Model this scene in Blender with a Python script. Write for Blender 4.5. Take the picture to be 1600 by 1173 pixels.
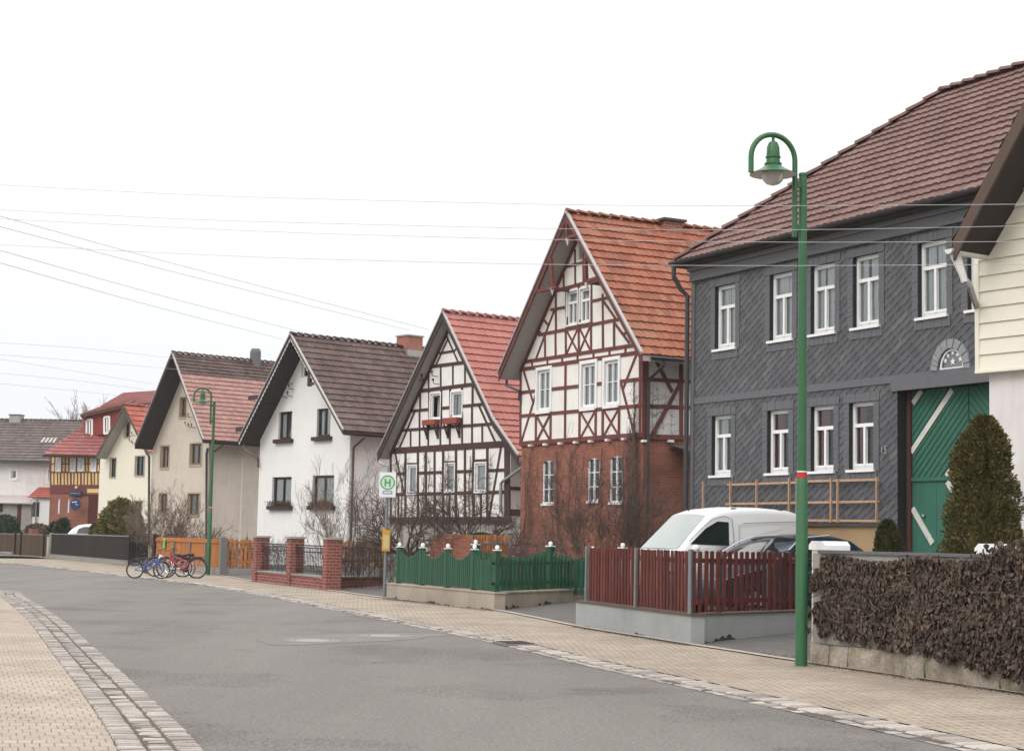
import bpy, math, random
from mathutils import Vector, Matrix, noise
from mathutils.geometry import delaunay_2d_cdt
random.seed(7)
R = math.radians
for o in list(bpy.data.objects): bpy.data.objects.remove(o, do_unlink=True)
sc = bpy.context.scene
col = sc.collection
# ---------------------------------------------------------------- camera
FPX, CAMH, ROLL = 2650.0, 1.52, 0.020
PITCH = math.atan(255.0 / FPX)
cd = bpy.data.cameras.new('camera'); cam = bpy.data.objects.new('camera', cd); col.objects.link(cam)
cd.sensor_width = 36.0; cd.lens = FPX / 1600.0 * 36.0; cd.clip_start = 0.1; cd.clip_end = 6000
_c, _s = math.cos(ROLL), math.sin(ROLL)
_rt = Vector((1, 0, 0)); _up = Vector((0, -math.sin(PITCH), math.cos(PITCH))); _fw = Vector((0, math.cos(PITCH), math.sin(PITCH)))
_cr = _rt * _c + _up * _s; _cu = -_rt * _s + _up * _c
cam.matrix_world = Matrix(((_cr.x, _cu.x, -_fw.x, 0), (_cr.y, _cu.y, -_fw.y, 0), (_cr.z, _cu.z, -_fw.z, CAMH), (0, 0, 0, 1)))
sc.camera = cam
EYE = Vector((0, 0, CAMH))
def ray(px, py):
    return (_fw + _cr * ((px - 800.0) / FPX) + _cu * ((586.5 - py) / FPX)).normalized()
def gnd(px, py, z=0.0):
    d = ray(px, py); t = (z - CAMH) / d.z
    return EYE + d * t
def atY(px, py, Y):
    d = ray(px, py); return EYE + d * (Y / d.y)
# ---------------------------------------------------------------- world: overcast sky, soft sun
w = bpy.data.worlds.new('World'); sc.world = w; w.use_nodes = True
nt = w.node_tree; nt.nodes.clear()
wo = nt.nodes.new('ShaderNodeOutputWorld'); bg = nt.nodes.new('ShaderNodeBackground')
tc = nt.nodes.new('ShaderNodeTexCoord'); sx = nt.nodes.new('ShaderNodeSeparateXYZ'); cr = nt.nodes.new('ShaderNodeValToRGB')
nz = nt.nodes.new('ShaderNodeTexNoise'); nz.inputs['Scale'].default_value = 2.2; nz.inputs['Detail'].default_value = 3
mm = nt.nodes.new('ShaderNodeMath'); mm.operation = 'MULTIPLY_ADD'; mm.inputs[1].default_value = 0.10; 
nt.links.new(tc.outputs['Generated'], sx.inputs[0]); nt.links.new(tc.outputs['Generated'], nz.inputs['Vector'])
nt.links.new(nz.outputs['Fac'], mm.inputs[0]); nt.links.new(sx.outputs['Z'], mm.inputs[2]); nt.links.new(mm.outputs[0], cr.inputs['Fac'])
el = cr.color_ramp.elements
el[0].position = 0.0; el[0].color = (.62, .63, .66, 1)
el[1].position = 1.0; el[1].color = (2.42, 2.36, 2.32, 1)
for p, c in ((.05, (.87, .88, .905, 1)), (.11, (.89, .905, .94, 1)), (.19, (.95, .965, .99, 1)), (.27, (1.05, 1.06, 1.06, 1)), (.5, (1.55, 1.52, 1.51, 1))):
    e = el.new(p); e.color = c
nt.links.new(cr.outputs['Color'], bg.inputs['Color']); bg.inputs['Strength'].default_value = 1.0
nt.links.new(bg.outputs[0], wo.inputs[0])
sd = bpy.data.lights.new('sun', 'SUN'); sun = bpy.data.objects.new('sun', sd); col.objects.link(sun)
sd.energy = 0.9; sd.angle = R(22); sd.color = (1, .965, .92)
sun.rotation_euler = (R(48), 0, R(-38)); sun.location = (-20, -20, 40)
sc.view_settings.view_transform = 'Standard'; sc.view_settings.look = 'None'; sc.view_settings.exposure = 0.10; sc.view_settings.gamma = 1
sc.cycles.max_bounces = 6; sc.cycles.transparent_max_bounces = 12
# ---------------------------------------------------------------- node helpers / materials
MATS = {}
class G:
    def __init__(s, name):
        s.m = bpy.data.materials.new(name); s.m.use_nodes = True; s.nt = s.m.node_tree; s.nt.nodes.clear()
        s.out = s.nt.nodes.new('ShaderNodeOutputMaterial'); s.b = s.nt.nodes.new('ShaderNodeBsdfPrincipled')
        s.nt.links.new(s.b.outputs[0], s.out.inputs['Surface']); s.tc = s.nt.nodes.new('ShaderNodeTexCoord'); MATS[name] = s.m
    def put(s, sock, v):
        if hasattr(v, 'is_output') or isinstance(v, bpy.types.NodeSocket): s.nt.links.new(v, sock)
        elif isinstance(v, (tuple, list)) and len(v) == 3 and sock.type == 'RGBA': sock.default_value = (*v, 1)
        else: sock.default_value = v
    def math(s, op, a, b=0.0, c=0.0):
        n = s.nt.nodes.new('ShaderNodeMath'); n.operation = op
        for i, v in enumerate((a, b, c)): s.put(n.inputs[i], v)
        return n.outputs[0]
    def sep(s, v):
        n = s.nt.nodes.new('ShaderNodeSeparateXYZ'); s.put(n.inputs[0], v); return n.outputs
    def comb(s, x, y, z=0.0):
        n = s.nt.nodes.new('ShaderNodeCombineXYZ')
        for i, v in enumerate((x, y, z)): s.put(n.inputs[i], v)
        return n.outputs[0]
    def mapp(s, v, scale=(1, 1, 1), rot=(0, 0, 0)):
        n = s.nt.nodes.new('ShaderNodeMapping'); s.put(n.inputs['Vector'], v); n.inputs['Scale'].default_value = scale; n.inputs['Rotation'].default_value = rot
        return n.outputs[0]
    def noise(s, v, scale, detail=4, rough=.55, dist=0):
        n = s.nt.nodes.new('ShaderNodeTexNoise'); s.put(n.inputs['Vector'], v); n.inputs['Scale'].default_value = scale
        n.inputs['Detail'].default_value = detail; n.inputs['Roughness'].default_value = rough; n.inputs['Distortion'].default_value = dist
        return n.outputs['Fac']
    def ramp(s, f, stops, interp='LINEAR'):
        n = s.nt.nodes.new('ShaderNodeValToRGB'); s.put(n.inputs[0], f); n.color_ramp.interpolation = interp; e = n.color_ramp.elements
        while len(e) > 1: e.remove(e[0])
        e[0].position = stops[0][0]; e[0].color = (*stops[0][1], 1)
        for p, c in stops[1:]:
            q = e.new(p); q.color = (*c, 1)
        return n.outputs['Color']
    def mix(s, f, a, b, mode='MIX'):
        n = s.nt.nodes.new('ShaderNodeMix'); n.data_type = 'RGBA'; n.blend_type = mode
        s.put(n.inputs[0], f); s.put(n.inputs[6], a); s.put(n.inputs[7], b); return n.outputs[2]
    def bump(s, h, strength=.5, dist=.02):
        n = s.nt.nodes.new('ShaderNodeBump'); n.inputs['Strength'].default_value = strength; n.inputs['Distance'].default_value = dist
        s.put(n.inputs['Height'], h); s.nt.links.new(n.outputs[0], s.b.inputs['Normal'])
    def island(s):
        return s.nt.nodes.new('ShaderNodeNewGeometry').outputs['Random Per Island']
    def done(s, colr, rough=.8, metal=0., spec=.3):
        s.put(s.b.inputs['Base Color'], colr); s.put(s.b.inputs['Roughness'], rough); s.b.inputs['Metallic'].default_value = metal
        s.b.inputs['Specular IOR Level'].default_value = spec
        return s.m
def mul(c, k): return tuple(x * k for x in c)
def plain(name, c, rough=.7, var=.18, scale=6, metal=0, bump=.15, spec=.3, coord='Object', stretch=(1, 1, 1), fine=60, isl=0.):
    g = G(name); v = g.mapp(g.tc.outputs[coord], stretch); n = g.noise(v, scale, 5)
    cc = g.ramp(n, [(.3, mul(c, 1 - var)), (.7, mul(c, 1 + var * .7))])
    n2 = g.noise(v, fine, 3)
    cc = g.mix(.5, cc, g.ramp(n2, [(.3, mul(c, 1 - var * .8)), (.7, mul(c, 1 + var * .8))]))
    if isl:
        cc = g.mix(1.0, cc, g.ramp(g.island(), [(0, (1 - isl,) * 3), (1, (1 + isl * .6,) * 3)]), 'MULTIPLY')
    if bump: g.bump(n2, bump, .01)
    return g.done(cc, rough, metal, spec)
def plaster(name, c, dirt, amt=.5, streak=True, rough=.9):
    """rendered wall: faint mottling, rain streaks, dirty foot"""
    g = G(name); o = g.tc.outputs['Object']; x, y, z = g.sep(o)
    a = g.noise(o, 1.1, 6, .6); b = g.noise(g.mapp(o, (3.5, 3.5, .35)), 2.0, 5, .6); c3 = g.noise(o, 90, 3)
    base = g.mix(g.math('MULTIPLY', g.math('SUBTRACT', a, .42), amt * 3.0), c, dirt)
    n = g.nt.nodes.new('ShaderNodeClamp'); g.put(n.inputs[0], g.math('MULTIPLY', g.math('SUBTRACT', a, .45), amt * 3)); base = g.mix(n.outputs[0], c, dirt)
    n = g.nt.nodes.new('ShaderNodeClamp'); g.put(n.inputs[0], g.math('MULTIPLY', g.math('SUBTRACT', b, .5), amt * 2.4 if streak else 0)); base = g.mix(n.outputs[0], base, dirt)
    foot = g.nt.nodes.new('ShaderNodeMapRange'); g.put(foot.inputs['Value'], g.math('ADD', z, g.math('MULTIPLY', b, .9)))
    foot.inputs['From Min'].default_value = .35; foot.inputs['From Max'].default_value = 1.3; foot.inputs['To Min'].default_value = .7 * amt; foot.inputs['To Max'].default_value = 0
    base = g.mix(foot.outputs[0], base, mul(dirt, .7))
    g.bump(g.math('ADD', c3, g.math('MULTIPLY', a, 2)), .25, .01)
    return g.done(base, rough, 0, .15)
def brick(name, c1, c2, mortar, bw=.25, bh=.077, ms=.012, grime=(.08, .05, .04), uv=False, gamt=.5):
    g = G(name); o = g.tc.outputs['UV' if uv else 'Object']; x, y, z = g.sep(o)
    v = o if uv else g.comb(g.math('ADD', x, y), z)
    n = g.nt.nodes.new('ShaderNodeTexBrick'); g.put(n.inputs['Vector'], v); n.inputs['Scale'].default_value = 1
    n.inputs['Brick Width'].default_value = bw; n.inputs['Row Height'].default_value = bh; n.inputs['Mortar Size'].default_value = ms; n.inputs['Mortar Smooth'].default_value = .2
    n.inputs['Color1'].default_value = (*c1, 1); n.inputs['Color2'].default_value = (*c2, 1); n.inputs['Mortar'].default_value = (*mortar, 1); n.inputs['Bias'].default_value = -.1
    a = g.noise(o, 1.3, 6, .65)
    k = g.nt.nodes.new('ShaderNodeClamp'); g.put(k.inputs[0], g.math('MULTIPLY', g.math('SUBTRACT', a, .45), 3 * gamt))
    cc = g.mix(k.outputs[0], n.outputs['Color'], grime)
    cc = g.mix(.25, cc, g.ramp(g.noise(o, 22, 4), [(.3, (.35, .35, .35)), (.7, (1.2, 1.2, 1.2))]), 'MULTIPLY')
    g.bump(g.math('SUBTRACT', 1.0, n.outputs['Fac']), .6, .008)
    return g.done(cc, .9, 0, .15)
def tile(name, stops, moss=None, mossamt=0., rough=.75):
    """roof tiles: every tile its own fired tone, weathering patches, lichen; UV = tile index"""
    g = G(name); u, v, _ = g.sep(g.tc.outputs['UV'])
    wn = g.nt.nodes.new('ShaderNodeTexWhiteNoise'); wn.noise_dimensions = '2D'
    g.put(wn.inputs['Vector'], g.comb(g.math('FLOOR', u), g.math('FLOOR', v)))
    o = g.tc.outputs['Object']; a = g.noise(o, .8, 5, .6)
    f = g.math('ADD', g.math('MULTIPLY', wn.outputs['Value'], .45), g.math('ADD', .07, g.math('MULTIPLY', a, .45)))
    cc = g.ramp(f, stops)
    sp = g.noise(o, 14, 4, .7)
    if moss:
        k = g.nt.nodes.new('ShaderNodeClamp'); g.put(k.inputs[0], g.math('MULTIPLY', g.math('SUBTRACT', g.math('ADD', g.math('MULTIPLY', a, .5), g.math('MULTIPLY', sp, .5)), .5), mossamt * 8)); cc = g.mix(k.outputs[0], cc, moss)
    cc = g.mix(.5, cc, g.ramp(g.noise(o, 45, 3), [(.3, (.6, .6, .6)), (.7, (1.25, 1.25, 1.25))]), 'MULTIPLY')
    g.bump(sp, .2, .01)
    return g.done(cc, rough, 0, .25)
def wood(name, c, var=.3, rough=.7, isl=.25):
    g = G(name); o = g.tc.outputs['Object']
    n = g.noise(g.mapp(o, (9, 9, 1.1)), 4, 5, .6); cc = g.ramp(n, [(.3, mul(c, 1 - var)), (.72, mul(c, 1 + var * .8))])
    cc = g.mix(1.0, cc, g.ramp(g.island(), [(0, (1 - isl,) * 3), (1, (1 + isl * .5,) * 3)]), 'MULTIPLY')
    g.bump(n, .2, .01); return g.done(cc, rough, 0, .12)
def leafmat(name, stops, rough=.6, trans=.0):
    g = G(name); cc = g.ramp(g.math('ADD', g.math('MULTIPLY', g.island(), .65), g.math('MULTIPLY', g.noise(g.tc.outputs['Object'], 1.6, 4), .4)), stops)
    return g.done(cc, rough, 0, .25)
def glassmat(name, tint=(.30, .33, .35), refl=.22):
    g = G(name); nt_ = g.nt
    t = nt_.nodes.new('ShaderNodeBsdfTransparent'); t.inputs[0].default_value = (*tint, 1)
    gl = nt_.nodes.new('ShaderNodeBsdfGlossy'); gl.inputs['Roughness'].default_value = .03; gl.inputs['Color'].default_value = (.75, .8, .85, 1)
    fr = nt_.nodes.new('ShaderNodeFresnel'); fr.inputs[0].default_value = 1.5
    bm = nt_.nodes.new('ShaderNodeBump'); bm.inputs['Strength'].default_value = .06; nt_.links.new(g.noise(g.tc.outputs['Object'], 2.3, 2), bm.inputs['Height']); nt_.links.new(bm.outputs[0], gl.inputs['Normal'])
    mx = nt_.nodes.new('ShaderNodeMixShader'); nt_.links.new(g.math('ADD', fr.outputs[0], refl * .5), mx.inputs[0])
    nt_.links.new(t.outputs[0], mx.inputs[1]); nt_.links.new(gl.outputs[0], mx.inputs[2]); nt_.links.new(mx.outputs[0], g.out.inputs['Surface'])
    return g.m
# ---------------------------------------------------------------- mesh builder
class MB:
    def __init__(s): s.v = []; s.f = []; s.uv = None; s.fuv = []
    def quad(s, *p):
        b = len(s.v); s.v += [tuple(q) for q in p]; s.f.append(tuple(range(b, b + len(p))))
    def box(s, x0, x1, y0, y1, z0, z1, M=None):
        b = len(s.v); P = [(x, y, z) for z in (z0, z1) for (x, y) in ((x0, y0), (x1, y0), (x1, y1), (x0, y1))]
        if M is not None: P = [tuple(M @ Vector(p)) for p in P]
        s.v += P
        s.f += [tuple(b + i for i in q) for q in ((0, 3, 2, 1), (4, 5, 6, 7), (0, 1, 5, 4), (1, 2, 6, 5), (2, 3, 7, 6), (3, 0, 4, 7))]
    def bar(s, p, q, w, h, up=(0, 0, 1)):
        """box beam from p to q, w across, h along up"""
        p = Vector(p); q = Vector(q); d = (q - p).normalized(); u = Vector(up); sd_ = d.cross(u)
        if sd_.length < 1e-5: sd_ = d.cross(Vector((1, 0, 0)))
        sd_.normalize(); u = sd_.cross(d).normalized(); a = sd_ * (w / 2); c = u * (h / 2); b = len(s.v)
        for e in (p, q): s.v += [tuple(e - a - c), tuple(e + a - c), tuple(e + a + c), tuple(e - a + c)]
        s.f += [tuple(b + i for i in k) for k in ((3, 2, 1, 0), (4, 5, 6, 7), (0, 1, 5, 4), (1, 2, 6, 5), (2, 3, 7, 6), (3, 0, 4, 7))]
    def tube(s, pts, r, n=8, cap=True, closed=False):
        pts = [Vector(p) for p in pts]; m = len(pts); rr = r if isinstance(r, (list, tuple)) else [r] * m; b = len(s.v); prev = None
        for i, p in enumerate(pts):
            if closed: d = pts[(i + 1) % m] - pts[i - 1]
            else: d = pts[min(i + 1, m - 1)] - pts[max(i - 1, 0)]
            d.normalize()
            if prev is None: prev = d.cross(Vector((0, 0, 1)) if abs(d.z) < .9 else Vector((1, 0, 0))).normalized()
            prev = (prev - d * prev.dot(d)).normalized(); o = d.cross(prev)
            for k in range(n):
                a = 2 * math.pi * k / n; s.v.append(tuple(p + (prev * math.cos(a) + o * math.sin(a)) * rr[i]))
        for i in range(m if closed else m - 1):
            j = (i + 1) % m
            for k in range(n):
                l = (k + 1) % n; s.f.append((b + i * n + k, b + i * n + l, b + j * n + l, b + j * n + k))
        if cap and not closed:
            s.f.append(tuple(b + k for k in range(n - 1, -1, -1))); s.f.append(tuple(b + (m - 1) * n + k for k in range(n)))
    def lathe(s, prof, c, n=24, axis='z'):
        """prof: (r,z) list, around c"""
        b = len(s.v); c = Vector(c)
        for r_, z_ in prof:
            for k in range(n):
                a = 2 * math.pi * k / n
                q = Vector((r_ * math.cos(a), r_ * math.sin(a), z_)) if axis == 'z' else (Vector((r_ * math.cos(a), z_, r_ * math.sin(a))) if axis == 'y' else Vector((z_, r_ * math.cos(a), r_ * math.sin(a))))
                s.v.append(tuple(c + q))
        for i in range(len(prof) - 1):
            for k in range(n):
                l = (k + 1) % n; s.f.append((b + i * n + k, b + i * n + l, b + (i + 1) * n + l, b + (i + 1) * n + k))
    def prism(s, poly, y0, y1, M=None):
        """poly in (x,z), extruded along y"""
        n = len(poly); b = len(s.v); P = [(x, y0, z) for x, z in poly] + [(x, y1, z) for x, z in poly]
        if M is not None: P = [tuple(M @ Vector(p)) for p in P]
        s.v += P; s.f.append(tuple(b + i for i in range(n))); s.f.append(tuple(b + n + i for i in range(n - 1, -1, -1)))
        for i in range(n):
            j = (i + 1) % n; s.f.append((b + i, b + n + i, b + n + j, b + j))
    def ball(s, c, r, n=12, sq=1.0):
        s.lathe([(r * math.sin(math.pi * i / n) + 1e-4, -r * sq * math.cos(math.pi * i / n)) for i in range(n + 1)], c, n)
    def xf(s, M):
        s.v = [tuple(M @ Vector(p)) for p in s.v]; return s
    def build(s, name, mat, parent=None, smooth=False, angle=None):
        me = bpy.data.meshes.new(name); me.from_pydata(s.v, [], s.f); me.validate(); me.update()
        if s.uv is not None and len(s.uv) == len(s.v):
            l = me.uv_layers.new(name='UVMap'); idx = [0] * len(me.loops); me.loops.foreach_get('vertex_index', idx)
            flat = []
            for i in idx: flat += s.uv[i]
            l.data.foreach_set('uv', flat)
        o = bpy.data.objects.new(name, me); col.objects.link(o)
        if isinstance(mat, str): mat = MATS[mat]
        me.materials.append(mat)
        if smooth:
            me.polygons.foreach_set('use_smooth', [True] * len(me.polygons))
            if angle:
                me.update()
                try:
                    import bmesh
                    b = bmesh.new(); b.from_mesh(me)
                    for e in b.edges:
                        if len(e.link_faces) == 2 and e.calc_face_angle(0) > R(angle): e.smooth = False
                    b.to_mesh(me); b.free()
                except Exception as ex: print(ex)
        if parent is not None: o.parent = parent
        return o
def tag(o, label=None, cat=None, group=None, kind=None):
    if label: o['label'] = label
    if cat: o['category'] = cat
    if group: o['group'] = group
    if kind: o['kind'] = kind
    return o
def thing(name, label, cat, loc=(0, 0, 0), rz=0.0, group=None):
    o = bpy.data.objects.new(name, None); col.objects.link(o); o.location = loc; o.rotation_euler = (0, 0, rz); o.empty_display_size = .3
    return tag(o, label, cat, group)
def struct(name, mb, mat): return tag(mb.build(name, mat), kind='structure')
def copy_tree(o, parent=None):
    c = o.copy(); col.objects.link(c)
    if parent: c.parent = parent
    for ch in [x for x in bpy.data.objects if x.parent == o]: copy_tree(ch, c)
    return c
# ---------------------------------------------------------------- palette
plaster('white_plaster', (.80, .79, .775), (.58, .56, .53), .25)
plaster('panel_white', (.81, .79, .755), (.56, .52, .48), .45)
plaster('panel_white_shaded', (.62, .60, .58), (.42, .39, .37), .5)  # white infill again, shade of the side walls put into its colour
plaster('beige_plaster', (.60, .53, .45), (.42, .36, .29), .55)
plaster('cream_plaster', (.79, .74, .62), (.64, .58, .46), .3)
plaster('stucco', (.70, .67, .665), (.50, .44, .42), .6)
plaster('grey_render', (.36, .38, .385), (.22, .22, .20), .5)
plaster('old_render', (.50, .44, .36), (.22, .19, .15), .8)
plaster('concrete', (.36, .34, .31), (.20, .18, .155), .7)
plaster('yellow_infill', (.72, .54, .25), (.5, .36, .16), .3)
plaster('plinth_ochre', (.42, .29, .17), (.28, .18, .10), .5)
plaster('red_paint_wall', (.25, .05, .04), (.17, .035, .03), .4)
plain('timber_red', (.150, .048, .042), .75, .25, 5)
plain('timber_dark', (.070, .036, .034), .8, .3, 5)
plain('timber_brown', (.085, .035, .03), .8, .25, 5)
plain('white_paint', (.80, .80, .80), .45, .06, 4, bump=.05)
plain('offwhite_paint', (.66, .66, .64), .5, .08, 4, bump=.05)
plain('dark_frame', (.035, .03, .028), .5, .2, 5)
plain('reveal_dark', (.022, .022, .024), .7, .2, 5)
plain('wood_frame', (.24, .13, .06), .6, .3, 8)
plain('stone_frame', (.42, .37, .30), .8, .15, 8)
plain('soffit_dark', (.045, .036, .034), .85, .2, 4)
plain('soffit_grey', (.42, .38, .36), .85, .15, 4, stretch=(1, 1, 6))
plain('barge_brown', (.10, .068, .052), .7, .2, 4)
plain('barge_dark', (.05, .035, .034), .7, .2, 4)
plain('barge_red', (.12, .040, .035), .7, .2, 4)
plain('verge_metal', (.36, .34, .33), .45, .1, 5, metal=.3)
plain('gutter', (.07, .065, .065), .45, .2, 5, metal=.5)
plain('gutter_brown', (.10, .05, .042), .5, .2, 5)
plain('zinc', (.36, .36, .37), .45, .15, 6, metal=.6)
plain('slate_plain', (.125, .125, .137), .6, .14, 9, bump=.2, fine=30)
plain('slate_light', (.26, .27, .28), .6, .12, 9, bump=.2)
plain('green_paint', (.024, .112, .042), .45, .22, 3, bump=.04, spec=.5)
plain('fence_green', (.017, .078, .041), .55, .28, 3, isl=.22, bump=.15, stretch=(1, 1, .4))
plain('gate_green', (.036, .135, .092), .75, .30, 2.5, stretch=(1, 1, .4))
plain('gate_white', (.60, .59, .54), .7, .15, 6)
plain('grey_metal', (.22, .23, .24), .45, .12, 6, metal=.5)
plain('black_metal', (.02, .02, .02), .5, .2, 6, metal=.3)
plain('asphalt_old', (.098, .094, .091), .9, .35, 1.8, fine=25)
plain('asphalt_patch', (.160, .152, .145), .9, .25, 3, fine=40)
plain('rubber', (.018, .018, .018), .7, .2, 10)
plain('chrome', (.55, .55, .56), .25, .1, 6, metal=.9, bump=0)
plain('bike_blue', (.02, .07, .42), .35, .05, 6, bump=0, spec=.5)
plain('bike_red', (.38, .02, .03), .35, .05, 6, bump=0, spec=.5)
plain('bike_white', (.75, .76, .78), .35, .04, 6, bump=0, spec=.5)
plain('bike_dark', (.03, .03, .04), .4, .05, 6, bump=0, spec=.5)
plain('car_white', (.80, .81, .82), .25, .02, 2, bump=0, spec=.5)
plain('car_blue', (.014, .026, .046), .2, .05, 2, bump=0, spec=.6)
plain('car_silver', (.60, .62, .64), .25, .03, 2, bump=0, spec=.5)
plain('curtain', (.86, .85, .83), .9, .1, 6, bump=0)
plain('curtain_red', (.30, .10, .08), .9, .15, 6, bump=0)
plain('yellow_box', (.55, .30, .03), .5, .1, 6)
plain('paper', (.55, .45, .24), .8, .1, 20)
plain('sign_white', (.78, .80, .79), .4, .03, 6, bump=0)
plain('sign_green', (.07, .33, .22), .4, .06, 6, bump=0)
plain('sign_yellow', (.60, .72, .48), .4, .06, 6, bump=0)
plain('sign_blue', (.03, .05, .24), .4, .06, 6, bump=0)
plain('sign_navy', (.02, .045, .12), .4, .2, 6, bump=0)
plain('red_tape', (.50, .04, .03), .5, .05, 6, bump=0)
plain('lime_plastic', (.10, .48, .10), .5, .12, 6, bump=0)
plain('flowerbox_red', (.26, .06, .04), .7, .2, 6)
plain('flowerbox_dark', (.05, .03, .03), .7, .2, 6)
plain('cast_iron', (.20, .165, .155), .6, .1, 20, metal=.2)
plain('cover_plate', (.26, .235, .22), .7, .08, 20)
plain('bark', (.085, .062, .052), .9, .3, 8, stretch=(1, 1, .3))
plain('bark_red', (.10, .052, .042), .9, .3, 8, stretch=(1, 1, .3))
plain('bark_pale', (.16, .12, .095), .9, .3, 8, stretch=(1, 1, .3))
plain('lamp_inner', (.62, .58, .56), .5, .05, 6, bump=0)
plain('wire_grey', (.42, .42, .43), .6, .05, 6, bump=0)
plain('canopy_roof', (.10, .10, .10), .7, .2, 4)
wood('picket_red', (.118, .036, .029), .3, isl=.35)
wood('picket_orange', (.42, .165, .052), .3, isl=.22)
wood('picket_brown', (.10, .065, .045), .3, isl=.2)
wood('trellis_wood', (.46, .30, .20), .25, isl=.15)
wood('door_red', (.10, .028, .022), .3)
wood('board_dark', (.024, .018, .015), .25)
plain('clapboard', (.77, .73, .62), .55, .05, 1.5, bump=.05, isl=.03)
glassmat('glass', (.74, .77, .78), .12); glassmat('glass_dark', (.40, .42, .43), .18)
plain('glass_car', (.012, .014, .015), .06, .1, 3, bump=0, spec=.9); plain('windscreen_sky_pale', (.24, .28, .27), .06, .15, 2, bump=0, spec=.9)  # windscreen base lightened: the sky's reflection is put into its colour
g_ = G('globe'); g_.b.inputs['Transmission Weight'].default_value = .15; g_.done((.50, .47, .46), .25, 0, .5)
brick('brick_house', (.36, .130, .085), (.27, .092, .062), (.27, .18, .14), .25, .077, .009, gamt=.55)
brick('brick_fence', (.29, .075, .058), (.20, .052, .043), (.29, .20, .17), .25, .085, .014, gamt=.25)
brick('brick_chimney', (.38, .12, .075), (.30, .09, .06), (.36, .26, .22), .25, .077, .012, gamt=.25)
tile('tile_orange', [(.12, (.11, .045, .034)), (.38, (.225, .074, .044)), (.62, (.30, .100, .056)), (.9, (.27, .135, .085))], (.17, .13, .085), .40)
tile('tile_pink', [(.15, (.29, .115, .098)), (.5, (.345, .135, .115)), (.85, (.39, .155, .13))])
tile('tile_brown', [(.15, (.055, .036, .033)), (.5, (.088, .058, .052)), (.85, (.125, .080, .072))], (.25, .22, .19), .28)
tile('tile_dark', [(.15, (.075, .058, .055)), (.5, (.105, .082, .078)), (.85, (.14, .11, .105))], (.20, .17, .14), .15)
tile('tile_maroon', [(.15, (.115, .064, .057)), (.5, (.152, .084, .075)), (.85, (.188, .108, .095))], (.26, .22, .18), .18)
tile('tile_rose', [(.15, (.25, .14, .125)), (.5, (.32, .175, .155)), (.85, (.39, .22, .195))], (.3, .24, .2), .2)
tile('tile_red', [(.15, (.25, .070, .054)), (.5, (.34, .095, .07)), (.85, (.40, .12, .09))])
tile('tile_crimson', [(.15, (.19, .065, .060)), (.5, (.235, .082, .075)), (.85, (.28, .105, .095))])
leafmat('thuja_leaf', [(.1, (.030, .042, .015)), (.45, (.080, .082, .026)), (.75, (.140, .100, .034)), (1, (.20, .125, .045))])
leafmat('yew_leaf', [(.1, (.016, .028, .010)), (.5, (.045, .055, .016)), (.9, (.09, .085, .03))])
leafmat('spruce_leaf', [(.1, (.065, .070, .018)), (.5, (.15, .145, .035)), (.9, (.24, .20, .055))])
leafmat('hedge_leaf', [(.1, (.014, .030, .016)), (.5, (.030, .055, .028)), (.9, (.055, .085, .04))])
leafmat('dead_ivy', [(.1, (.014, .010, .009)), (.4, (.042, .029, .023)), (.7, (.090, .060, .044)), (.9, (.165, .108, .070)), (1, (.26, .165, .09))])
leafmat('dry_plant', [(.1, (.05, .04, .015)), (.5, (.09, .06, .025)), (.9, (.15, .09, .04))])
# slate cladding: diagonal German rows
def slate():
    g = G('slate_wall'); o = g.tc.outputs['Object']; x, y, z = g.sep(o); u = g.math('ADD', x, y)
    t = g.math('ADD', g.math('MULTIPLY', u, .58), 0.0); sl = .215
    ph = g.math('DIVIDE', g.math('ADD', u, g.math('MULTIPLY', g.math('FLOOR', g.math('DIVIDE', g.math('SUBTRACT', z, t), .15)), .09)), sl); fr = g.math('FRACT', ph)
    sm = g.math('POWER', fr, 2.5)
    p = g.math('DIVIDE', g.math('ADD', g.math('SUBTRACT', z, t), g.math('MULTIPLY', sm, -.028)), .15)
    p = g.math('ADD', p, g.math('MULTIPLY', g.noise(o, 3, 2), .35))
    f = g.math('FRACT', p)
    line = g.ramp(f, [(0, (0, 0, 0)), (.10, (.12, .12, .12)), (.19, (1, 1, 1)), (1, (.80, .80, .80))])
    wn = g.nt.nodes.new('ShaderNodeTexWhiteNoise'); wn.noise_dimensions = '2D'; g.put(wn.inputs['Vector'], g.comb(g.math('FLOOR', ph), g.math('FLOOR', p)))
    c = g.ramp(wn.outputs['Value'], [(0, (.094, .095, .105)), (.5, (.113, .113, .125)), (.9, (.128, .127, .139)), (1, (.155, .153, .16))])
    c = g.mix(.5, c, g.ramp(g.noise(g.mapp(o, (1.6, 1.6, .5)), 1.1, 6, .65), [(.3, (.68, .68, .69)), (.7, (1.24, 1.23, 1.21))]), 'MULTIPLY')
    c = g.mix(line, (.014, .014, .016), c)
    g.bump(f, .8, .012)
    return g.done(c, .62, 0, .35)
slate()
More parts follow.
